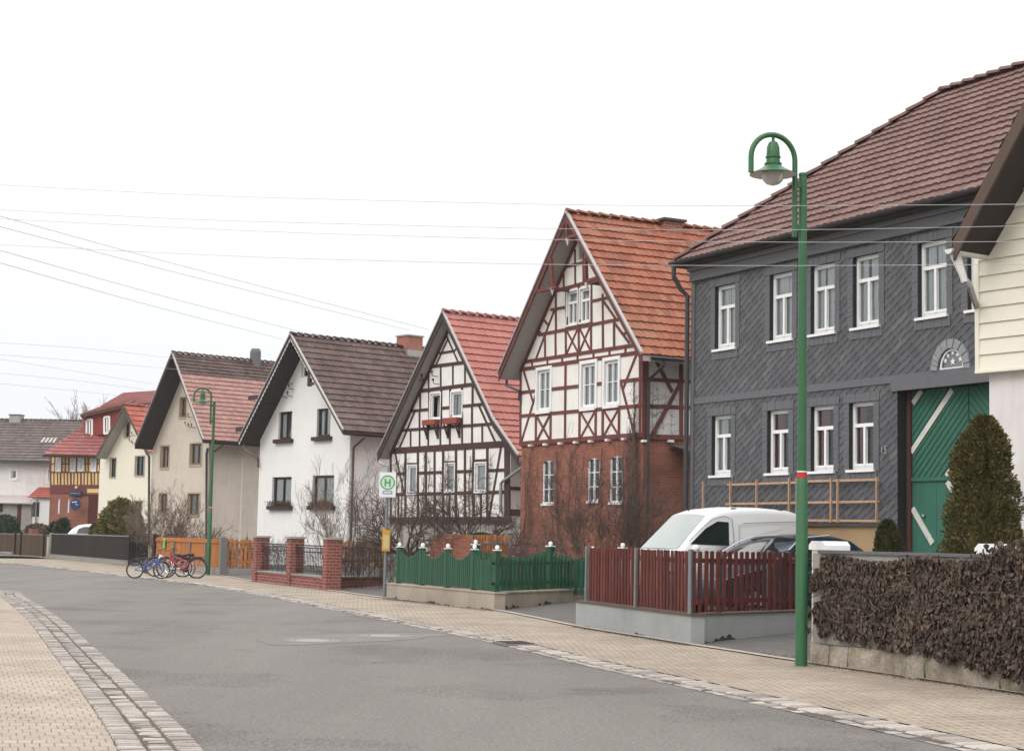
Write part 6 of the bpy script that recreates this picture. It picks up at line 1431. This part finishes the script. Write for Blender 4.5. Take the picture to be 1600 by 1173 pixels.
for sg_ in (-1, 1): m = MB(); m.lathe([(.001, -.09), (.07, -.05), (.08, 0), (.07, .05), (.001, .09)], (1.62, sg_ * .9, 1.0), 10, 'y'); m.build('wing_mirror', 'car_blue', V2_)
m = MB(); 
for sg_ in (-1, 1): m.tube([(1.5, sg_ * .80, 1.12), (1.86, sg_ * .71, 1.325), (2.2, sg_ * .66, 1.43), (2.8, sg_ * .65, 1.475)], .012, 4)
m.build('roof_trim', 'car_silver', V2_)
p = atY(212, 838, 94); V3_, b3 = vehicle('parked_car', 'small white car behind the dark board fence near the round conifer', 'car', (p.x, p.y, .38), R(188), 3.6, 1.62, [(x * .9, z) for x, z in cp], 'car_white', [('windscreen', [(1.10, .97), (1.89, 1.385)], 'front', 'glass_car'), ('side_window', [(1.5, .96), (3.1, .98), (3.0, 1.22), (2.7, 1.33), (1.95, 1.33)], 'side', 'glass_car')], (.7, 2.9), .29, .2, .85, 1.46)
# ---------------------------------------------------------------- plants
def grow(m, rnd, p, d, L, r, dep, kids=4, spread=.7, up=.15, wob=.25, n=4, sides=3, minr=.0022, kl=.62):
    pts = [p]; rs = [r]; q = p; dd = d.copy()
    for i in range(n):
        dd = (dd + Vector((rnd.gauss(0, wob), rnd.gauss(0, wob), rnd.gauss(0, wob * .8) + up * .5))).normalized(); q = q + dd * (L / n); pts.append(q); rs.append(max(minr, r * (1 - .75 * (i + 1) / n)))
    m.tube(pts, rs, sides, cap=False)
    if dep > 0:
        for k in range(kids):
            t = rnd.uniform(.25, 1.0); i = min(n - 1, int(t * n)); f = t * n - i; s_ = pts[i].lerp(pts[i + 1], f); v = (pts[i + 1] - pts[i]).normalized()
            o = Vector((rnd.gauss(0, 1), rnd.gauss(0, 1), rnd.gauss(0, .8))); o = (o - v * o.dot(v)).normalized(); nd = (v + o * spread * rnd.uniform(.6, 1.3)).normalized()
            grow(m, rnd, s_, nd, L * kl * rnd.uniform(.7, 1.15), max(minr, rs[i] * .6), dep - 1, kids, spread, up, wob, max(2, n - 1) if dep > 1 else 3, sides, minr, kl)
def shrub(name, label, px, Y, base_r, h, stems, seed, mat='bark', kids=5, dep=3, r=.016, spread=.7, up=.2, wob=.18, out=.5, kl=.6, group=None, z=None, minr=.003, cat='shrub'):
    p = atY(px, 850, Y); z = yz(p.x, p.y) if z is None else z; t = thing(name, label, cat, (p.x, p.y, z), 0, group); rnd = random.Random(seed); m = MB()
    for k in range(stems):
        a = rnd.uniform(0, 2 * math.pi); rr = base_r * math.sqrt(rnd.random()); b = Vector((rr * math.cos(a), rr * math.sin(a), -.05)); d = Vector((math.cos(a) * out * rnd.random(), math.sin(a) * out * rnd.random(), 1)).normalized()
        grow(m, rnd, b, d, h * rnd.uniform(.55, .85), r * rnd.uniform(.6, 1.2), dep, kids, spread, up, wob, 5, 3, minr, kl)
    m.build('branches', mat, t); return t
shrub('bare_shrub', 'tall bare shrub with pale upright stems in front of the white house', 522, 53, .35, 3.1, 11, 11, 'bark_pale', 5, 3, .018, .5, .25, .12, .75, .5)
shrub('bare_shrub', 'bare shrub growing against the downpipe at the right of the white house', 560, 54, .3, 3.6, 6, 12, 'bark', 5, 3, .016, .6, .2, .16, .4, .5)
shrub('bare_shrub', 'low grey twiggy shrub behind the left railings of the brick wall', 431, 58, .6, 1.35, 16, 13, 'bark', 5, 2, .010, .7, .2, .2, .6, .55)
shrub('bare_hedge', 'brown bare hedge filling the railings left of the bus stop', 560, 49, .9, 1.3, 34, 14, 'bark', 5, 2, .010, .7, .1, .22, .5, .6, cat='hedge')
shrub('bare_hedge', 'brown tangled hedge beside the bus stop pole', 592, 47, .8, 1.45, 26, 15, 'bark', 5, 2, .010, .7, .1, .22, .5, .6, cat='hedge')
shrub('bare_shrub', 'dense reddish bare bush in front of the brick house, right of the arched windows', 945, 41.5, .9, 2.9, 26, 16, 'bark', 5, 3, .014, .65, .15, .18, .55, .52)
shrub('bare_shrub', 'pale arching bare bush low behind the green fence', 868, 41.5, .8, 1.7, 22, 17, 'bark_pale', 5, 2, .011, .8, -.05, .22, .9, .6)
shrub('bare_shrub', 'reddish low twigs behind the green fence beside its rear post', 810, 44, .7, 1.6, 24, 18, 'bark_red', 5, 2, .010, .7, .1, .2, .6, .6)
shrub('bare_shrub', 'low bare bush between the brick house and the white van', 1000, 40.5, .6, 1.8, 18, 19, 'bark_red', 5, 2, .010, .7, .1, .2, .6, .6)
shrub('bare_hedge', 'dark reddish bare hedge behind the middle of the orange fence', 292, 68, 1.1, 1.9, 46, 20, 'bark_red', 5, 2, .012, .7, .1, .2, .4, .55, cat='hedge', minr=.005)
shrub('bare_hedge', 'low dark hedge behind the corner post of the orange fence', 365, 66, 1.1, 1.3, 40, 21, 'bark_red', 5, 2, .012, .7, .1, .2, .5, .55, cat='hedge', minr=.005)
shrub('bare_shrub', 'pale bare shrub in front of the beige house, left of its windows', 250, 71, .5, 2.9, 12, 22, 'bark_pale', 5, 3, .014, .6, .2, .15, .55, .5, minr=.005)
shrub('bare_shrub', 'pale bare shrub between the round conifer and the beige house', 226, 74, .4, 2.6, 9, 23, 'bark_pale', 5, 3, .014, .6, .2, .15, .45, .5, minr=.005)
shrub('bare_shrub', 'dead creeper stems growing beside the barn gate behind the small thuja', 1448, 27.0, .4, 1.9, 5, 24, 'bark_red', 3, 2, .006, .8, .1, .2, .5, .5, minr=.0025)
# espaliered old fruit tree in front of the dark cottage
def fruit(name, label, px, Y, seed, tl, h, lean):
    p = atY(px, 850, Y); t = thing(name, label, 'tree', (p.x, p.y, yz(p.x, p.y)), 0); rnd = random.Random(seed); m = MB(); q = Vector((0, 0, -.05)); top = Vector((lean, 0, tl))
    m.tube([q, q.lerp(top, .5) + Vector((.08, 0, 0)), top], [.10, .085, .07], 8); m.build('trunk', 'bark', t); m = MB()
    for k in range(13):
        a = 2 * math.pi * k / 13 + rnd.random(); d = Vector((math.cos(a) * 1.1, math.sin(a) * .6, rnd.uniform(.1, 1.1))).normalized(); grow(m, rnd, top - Vector((0, 0, rnd.uniform(0, .35))), d, h * rnd.uniform(.7, 1.1), .042, 3, 5, .75, .12, .24, 6, 4, .004, .55)
    m.build('crown', 'bark', t); return t
fruit('fruit_tree', 'gnarled bare fruit tree right behind the bus stop, before the dark-beamed cottage', 655, 46, 31, .95, 1.75, -.25)
fruit('fruit_tree', 'second bare fruit tree with spreading branches before the dark-beamed cottage', 718, 50, 37, 1.1, 1.7, .3)
# creepers on facades
def creeper(H, name, label, cols, z0, seed, mat='bark', side=False, r=.018, dens=3, off=-.03):
    rnd = random.Random(seed); t = thing(name, label, 'climbing plant', (*H.P0, 0), H.rz)
    m = MB()
    for (px_, ytop, ybot, rr) in cols:
        f = H.S if side else H.F; u, zt = f(px_, ytop); u1, zb = f(px_, ybot); n = max(5, int((zt - zb) / .22)); pts = []; x = u
        for i in range(n + 1): x += rnd.gauss(0, .035); pts.append(Vector((x, off, zb + (zt - zb) * i / n)))
        k0 = len(m.v); m.tube(pts, [rr * (1 - .6 * i / n) for i in range(n + 1)], 4, cap=False)
        for i in range(1, n):
            for _ in range(dens):
                if rnd.random() < .75:
                    d = Vector((rnd.choice((-1, 1)) * rnd.uniform(.4, 1), 0, rnd.uniform(-.3, 1))).normalized(); q = pts[i]; L_ = rnd.uniform(.1, .5); pp = [q]
                    for j in range(3): d = (d + Vector((rnd.gauss(0, .4), 0, rnd.gauss(0, .4)))).normalized(); q = q + d * L_ / 3; q.y = off - rnd.random() * .02; pp.append(q)
                    m.tube(pp, [.007, .005, .004, .003], 3, cap=False)
        if side: m.v[k0:] = [tuple(H.Ms @ Vector(v)) for v in m.v[k0:]]
    m.build('stems', mat, t); return t
creeper(RH, 'climbing_vine', 'leafless vine stems climbing the brick ground floor of the red-beamed house', [(823, 703, 835, .02), (830, 706, 835, .022), (834, 710, 840, .016), (874, 700, 830, .02), (877, 705, 840, .024), (893, 702, 830, .018), (901, 735, 835, .016), (938, 700, 800, .018), (942, 698, 840, .018), (975, 697, 840, .022), (984, 700, 840, .024), (988, 690, 840, .02), (910, 705, 835, .014), (865, 742, 838, .014)], 0, 41)
creeper(RH, 'climbing_vine', 'thick old vine trunk on the corner of the red-beamed house', [(997, 590, 850, .05), (1000, 660, 850, .05), (994, 640, 850, .03), (991, 665, 845, .02), (985, 668, 760, .012)], 0, 43, r=.05, dens=7, off=-.09)
creeper(RH, 'climbing_vine', 'thin dead creeper on the white infill of the red-beamed side wall', [(1020, 600, 690, .006), (1026, 598, 690, .006), (1034, 605, 670, .006), (1045, 610, 690, .005)], 0, 44, side=True, r=.006, dens=3)
creeper(DH, 'climbing_vine', 'bare espalier branches trained on the dark-beamed cottage wall', [(628, 712, 840, .03), (624, 715, 830, .02), (664, 708, 840, .022), (672, 712, 820, .014), (703, 705, 840, .02), (733, 712, 840, .026), (738, 720, 830, .016), (768, 706, 830, .012), (648, 750, 840, .02), (690, 745, 840, .016)], 0, 45, dens=6)
# ---- evergreens
def foliage(m, rnd, env, n, size, outward=.5, up=.6, long=2.2):
    """n leaf sprays through a crown; env(rnd)->(point, outward dir)"""
    for _ in range(n):
        p, o = env(rnd); d = (o * outward + Vector((rnd.gauss(0, .35), rnd.gauss(0, .35), up + rnd.gauss(0, .35)))).normalized(); s_ = size * rnd.uniform(.6, 1.4); a = d.cross(Vector((rnd.gauss(0, 1), rnd.gauss(0, 1), rnd.gauss(0, 1)))).normalized()
        tip = p + d * s_ * long; mid = p + d * s_ * long * .5; b = len(m.v)
        m.v += [tuple(p), tuple(mid + a * s_ * .45), tuple(tip), tuple(mid - a * s_ * .45)]; m.f.append((b, b + 1, b + 2, b + 3))
def conifer(name, label, px, Y, h, r, prof, n, size, mat, seed, cat='tree', up=.6, lump=.16, trunk=.06, z=None, oval=1.0):
    p = atY(px, 850, Y); z = yz(p.x, p.y) if z is None else z; t = thing(name, label, cat, (p.x, p.y, z), 0); rnd = random.Random(seed); off = Vector((seed * 3.1, 0, 0))
    def R_(a, f):
        base = r * prof(f); return base * (1 + lump * 1.6 * noise.noise(Vector((math.cos(a) * 1.7, math.sin(a) * 1.7, f * 5)) + off) + lump * noise.noise(Vector((math.cos(a) * 4, math.sin(a) * 4, f * 13)) + off))
    def env(q):
        f = q.random() ** .85; a = q.uniform(0, 2 * math.pi); k = 1.04 - abs(q.gauss(0, .16)); rr = R_(a, f) * max(.2, k); return Vector((rr * math.cos(a), rr * math.sin(a) * oval, f * h)), Vector((math.cos(a), math.sin(a), 0))
    m = MB(); foliage(m, rnd, env, n, size, .55, up); foliage(m, rnd, env, n // 25, size * 1.35, .8, up * .8, 2.4); m.build('crown', mat, t)
    m = MB(); m.lathe([(max(.02, r * prof(i / 12) * .72), h * i / 12 * .97) for i in range(13)], (0, 0, 0), 12); m.v = [(v[0], v[1] * oval, v[2]) for v in m.v]; m.build('inner_foliage', mat, t)
    m = MB(); m.tube([(0, 0, -.1), (0, 0, h * .6)], [trunk, trunk * .4], 7); m.build('trunk', 'bark', t); return t
pr_th = lambda f: (.90 + .10 * math.sin(min(1, f / .35) * math.pi / 2)) * (1 if f < .5 else max(.0, math.cos((f - .5) / .51 * math.pi / 2)) ** .58)
conifer('thuja', 'tall bronze-green thuja standing behind the ivy wall, in front of the barn gate', 1538, 20.8, 3.02, .41, pr_th, 42000, .021, 'thuja_leaf', 2, z=.1, lump=.27)
conifer('thuja', 'small dark thuja beside the barn gate', 1387, 27.5, 1.72, .25, pr_th, 12000, .019, 'yew_leaf', 5, lump=.25)
conifer('conifer', 'rounded yellow-green conifer in front of the cream house', 187, 87, 2.95, 1.38, lambda f: (1 - f ** 1.9) ** .62 * (.93 + .07 * f), 14000, .085, 'spruce_leaf', 7, lump=.10, up=.1)
conifer('evergreen_bush', 'dark evergreen bush left of the small white car', 97, 96, 1.9, .5, lambda f: (1 - f ** 2) ** .5, 2600, .08, 'hedge_leaf', 8, cat='bush', lump=.3)
conifer('evergreen_bush', 'second dark bush beside the guesthouse wall, left of the taller one', 85, 99, 1.6, .4, lambda f: (1 - f ** 2) ** .5, 2000, .08, 'hedge_leaf', 9, cat='bush', lump=.3)
conifer('evergreen_hedge', 'dark green clipped hedge before the farmhouse shed at the far left', 6, 112, 1.9, 1.0, lambda f: (1 - f ** 4) ** .5, 3000, .08, 'hedge_leaf', 10, cat='hedge', lump=.15)
conifer('dry_bush', 'brownish bush before the farmhouse porch', 58, 108, 1.4, 1.0, lambda f: (1 - f ** 3) ** .5, 1800, .07, 'dry_plant', 12, cat='bush', lump=.3)
conifer('dry_bush', 'olive shrub between the white car and the cream house', 147, 93, 1.7, .3, lambda f: (1 - f ** 2) ** .5, 1500, .07, 'dry_plant', 13, cat='bush', lump=.3)
# bare tree behind the farmhouse
p = atY(134, 660, 150); t = thing('bare_tree', 'leafless tree showing above the farmhouse roof', 'tree', (p.x, p.y, 0), 0); m = MB(); m.tube([(0, 0, 0), (0, 0, 5)], [.25, .16], 8); m.build('trunk', 'bark', t); rnd = random.Random(3); m = MB()
for k in range(16): a = rnd.uniform(0, 6.28); grow(m, rnd, Vector((0, 0, rnd.uniform(4, 5.5))), Vector((math.cos(a) * .55, math.sin(a) * .3, 1)).normalized(), 4.6 * rnd.uniform(.8, 1.15), .08, 3, 4, .45, .2, .1, 5, 3, .014, .55)
m.build('crown', 'bark_pale', t)
# ---- dead ivy on the garden wall
IVr = random.Random(77); t = thing('dead_ivy', 'mass of withered dark brown ivy hanging over the garden wall at the right', 'climbing plant', tuple(IVM.translation), IW.rotation_euler.z)
A_, B_ = gs(1264, 1036), gs(1800, 1114); fx_ = lambda px_: along(A_, B_, px_, 950) * IVL
xs0, xs1, xs2 = fx_(1470), fx_(1560), fx_(1640)
def zbot(x):
    if x < xs0: return .43 - .10 * (x / xs0)
    return .33 - .13 * min(1, (x - xs0) / (xs1 - xs0))
def ztop_(x): b = 1.385 + .03 * math.sin(x * 3); return b + (.15 * min(1, max(0, (x - fx_(1515)) / .6)))
def bulge(x, z):
    b = .05 + .06 * noise.noise(Vector((x * 1.6, z * 2.2, 5))) + .05 * min(1, x / 2.5); b += .05 * min(1, max(0, (x - xs0 + .3) / .8)) * (1 - abs(z - .7) * .5); return max(.03, b)
m = MB()
def leaf(p, nrm, s_, rnd):
    """a folded, pointed, hanging leaf"""
    dn = Vector((rnd.gauss(0, .35), 0, -1)) + nrm * rnd.uniform(-.1, .45); dn.normalize(); sd_ = dn.cross(nrm + Vector((rnd.gauss(0, .4), 0, rnd.gauss(0, .3)))).normalized(); fn = sd_.cross(dn).normalized()
    if fn.dot(nrm) < 0: fn = -fn
    c = fn * s_ * rnd.uniform(-.25, .35); b = len(m.v)
    P = [p, p + dn * s_ * .25 + sd_ * s_ * .48 + c, p + dn * s_ * .62 + sd_ * s_ * .34 + c * .8, p + dn * s_ * 1.1, p + dn * s_ * .62 - sd_ * s_ * .34 + c * .8, p + dn * s_ * .25 - sd_ * s_ * .48 + c, p + dn * s_ * .45]
    m.v += [tuple(q) for q in P]; m.f += [(b, b + 1, b + 2, b + 6), (b + 6, b + 2, b + 3), (b + 6, b + 3, b + 4), (b, b + 6, b + 4, b + 5)]
cnt = 0
while cnt < 21000:
    x = IVr.uniform(-.02, IVL); 
    if x > fx_(1640) and IVr.random() < .6: continue
    zb, zt = zbot(x), ztop_(x); z = zb + (zt - zb) * IVr.random()
    edge = noise.noise(Vector((x * 5, z * 5, 9)))
    if x < .36 and (z > 1.24 or edge > -.10 + (x - .02) * 1.3 or (x < .16 and IVr.random() < .55)): continue
    if z < zb + .10 and edge > .0: continue
    y = -bulge(x, z) * IVr.uniform(.35, 1.0); leaf(Vector((x, y + .02, z)), Vector((IVr.gauss(0, .2), -1, .25 + IVr.gauss(0, .2))).normalized(), IVr.choice((.022, .032, .04, .05, .064)) * IVr.uniform(.8, 1.15), IVr); cnt += 1
k = 0
while k < 2200:   # over the top
    x = IVr.uniform(fx_(1400), IVL); tt = min(1, max(0, (x - fx_(1505)) / .7))
    if IVr.random() > .12 + tt: continue
    leaf(Vector((x, IVr.uniform(-.15, .38), ztop_(x) + IVr.uniform(-.06, .05) * (1 + tt))), Vector((IVr.gauss(0, .4), -.6, .8)).normalized(), IVr.uniform(.035, .07), IVr); k += 1
m.build('leaves', 'dead_ivy', t)
m = MB(); n = 60
for i in range(n + 1):
    x = .38 + (IVL - .38) * i / n
    for j in range(9): z = zbot(x) + .1 + (ztop_(x) - zbot(x) - .16) * j / 8; m.v.append((x, -bulge(x, z) * .35, z))
for i in range(n):
    for j in range(8): q = i * 9 + j; m.f.append((q, q + 9, q + 10, q + 1))
m.build('inner_twigs', 'bark', t); m = MB()
for k in range(150):
    x = IVr.uniform(.1, IVL - .3); z = IVr.uniform(.6, ztop_(x) - .02); grow(m, IVr, Vector((x, -bulge(x, z) * .9, z)), Vector((IVr.gauss(0, 1), -.25, IVr.gauss(-.5, .5))).normalized(), .32, .004, 0, wob=.35, minr=.0018)
m.build('stems', 'bark_pale', t)
# ---------------------------------------------------------------- overhead wires
def wire(label, pts, r=.0032):
    P = []
    for i in range(len(pts) - 1):
        a, b = atY(*pts[i]), atY(*pts[i + 1]); n = 12
        for k in range(n + (1 if i == len(pts) - 2 else 0)): t_ = k / n; P.append(a.lerp(b, t_))
    for _ in range(12): P = [P[0]] + [(P[i - 1] + P[i] * 2 + P[i + 1]) / 4 for i in range(1, len(P) - 1)] + [P[-1]]
    m = MB(); m.tube(P, r, 5); o = m.build('overhead_wire', 'wire_grey', None); tag(o, label, 'wire', 'overhead power wires')
wire('topmost of the near-level wires crossing the sky above the houses', [(-150, 281, 24), (330, 307, 22), (900, 321, 20), (1250, 322, 19), (1750, 318, 17.5)])
wire('second of the near-level wires from the top', [(-150, 320, 24), (300, 344, 22), (860, 358, 20), (1250, 360, 19), (1750, 350, 17.5)])
wire('third near-level wire from the top, just below the second', [(-150, 335, 24), (450, 364, 22), (860, 375, 20), (1250, 379, 19), (1750, 377, 17.5)])
wire('lowest of the four near-level wires crossing in front of the slate house', [(-150, 375, 24), (410, 403, 22), (860, 414, 20), (1250, 415.5, 19), (1750, 412, 17.5)])
wire('upper slanting wire running down to the gable of the dark-beamed cottage', [(-100, 310, 26), (250, 407, 36), (670, 515, 56), (684, 590, 62)][:3], .006)
wire('second slanting wire running down behind the brick chimney of the white house', [(-100, 328, 26), (250, 420, 36), (640, 516, 56)], .006)
wire('third slanting wire running down to the ridge of the white house', [(-100, 363, 27), (250, 462, 42), (500, 526, 62)], .0065)
wire('lowest slanting wire running down to the gable of the white house', [(-100, 382, 27), (220, 474, 42), (442, 530, 63)], .0065)
wire('upper of the faint wires reaching the gable of the beige house', [(-100, 529, 60), (150, 545, 66), (272, 560, 80)], .0065)
wire('middle of the faint wires reaching the gable of the beige house', [(-100, 546, 60), (150, 566, 66), (290, 578, 80)], .0065)
wire('lower faint wire sinking towards the guesthouse roof', [(-100, 545, 60), (100, 577, 70), (240, 600, 82)], .0065)
wire('faint wire second from the bottom at the far left', [(-100, 574, 60), (100, 592, 70), (226, 608, 82)], .0065)
wire('bottommost faint wire at the far left', [(-100, 589, 60), (100, 609, 75), (190, 618, 100)], .0065)

# ---- litter along the foot of the ivy wall and gravel by the driveway
def scatter(name, label, cat, n, fn, mat, size, seed, flat=.25):
    rnd = random.Random(seed); m = MB()
    for _ in range(n):
        p = fn(rnd); a = rnd.uniform(0, 6.28); s_ = size * rnd.uniform(.5, 1.5); b = len(m.v); u = Vector((math.cos(a), math.sin(a), 0)); v = Vector((-u.y, u.x, 0))
        m.v += [tuple(p - u * s_), tuple(p - v * s_ * .6 + Vector((0, 0, rnd.uniform(0, flat) * s_))), tuple(p + u * s_ + Vector((0, 0, rnd.uniform(0, flat * 2) * s_))), tuple(p + v * s_ * .6 + Vector((0, 0, rnd.uniform(0, flat) * s_))), tuple(p + Vector((0, 0, s_ * flat * 2)))]
        m.f += [(b, b + 1, b + 4), (b + 1, b + 2, b + 4), (b + 2, b + 3, b + 4), (b + 3, b, b + 4)]
    o = m.build(name, mat); tag(o, label, cat, kind='stuff'); return o
a_, b_ = gs(1264, 1036), gs(1700, 1100); dv = (b_ - a_); nn = Vector((dv.y, -dv.x, 0)).normalized() * (1 if dv.y < 0 else 1)
if nn.dot(Vector((-1, -.3, 0))) < 0: nn = -nn
scatter('leaf_litter', 'withered leaves and crumbs along the foot of the ivy-covered wall', 'leaf litter', 900, lambda r: a_ + dv * r.random() + nn * abs(r.gauss(0, .10)) + Vector((0, 0, .01)), 'dead_ivy', .012, 5)
a2, c2 = gs(604, 936), gs(772, 955); dv2 = c2 - a2; n2 = Vector((dv2.y, -dv2.x, 0)).normalized()
if n2.x > 0: n2 = -n2
scatter('wall_foot_grit', 'dark grit and moss along the foot of the green fence wall', 'grit', 700, lambda r: a2 + dv2 * r.random() + n2 * abs(r.gauss(0, .06)) + Vector((0, 0, .008)), 'joint_sand', .014, 6)
a3, c3 = gs(900, 980), gs(1079, 1009); dv3 = c3 - a3
scatter('wall_foot_moss', 'mossy grit along the foot of the grey rendered wall', 'moss', 600, lambda r: a3 + dv3 * r.random() + n2 * abs(r.gauss(0, .05)) + Vector((0, 0, .008)), 'hedge_leaf', .012, 8)
g0 = gs(1228, 1022); scatter('gravel', 'small heap of pale gravel in the driveway beside the nearest street lamp', 'gravel', 500, lambda r: g0 + Vector((r.gauss(0, .16), r.gauss(0, .35), .01)), 'cast_iron', .014, 9, .6)
# ---------------------------------------------------------------- pale winter air
g = bpy.data.materials.new('haze'); g.use_nodes = True; n_ = g.node_tree; n_.nodes.clear(); ou = n_.nodes.new('ShaderNodeOutputMaterial'); pv = n_.nodes.new('ShaderNodeVolumePrincipled')
pv.inputs['Color'].default_value = (.93, .93, .94, 1); pv.inputs['Density'].default_value = .00035; pv.inputs['Anisotropy'].default_value = .1; n_.links.new(pv.outputs[0], ou.inputs['Volume']); MATS['haze'] = g
m = MB(); m.box(-3100, 3100, -900, 4100, -1.2, 16.0); o = m.build('haze', 'haze'); tag(o, 'thin pale haze in the winter air', 'haze', kind='stuff'); o.display_type = 'WIRE'
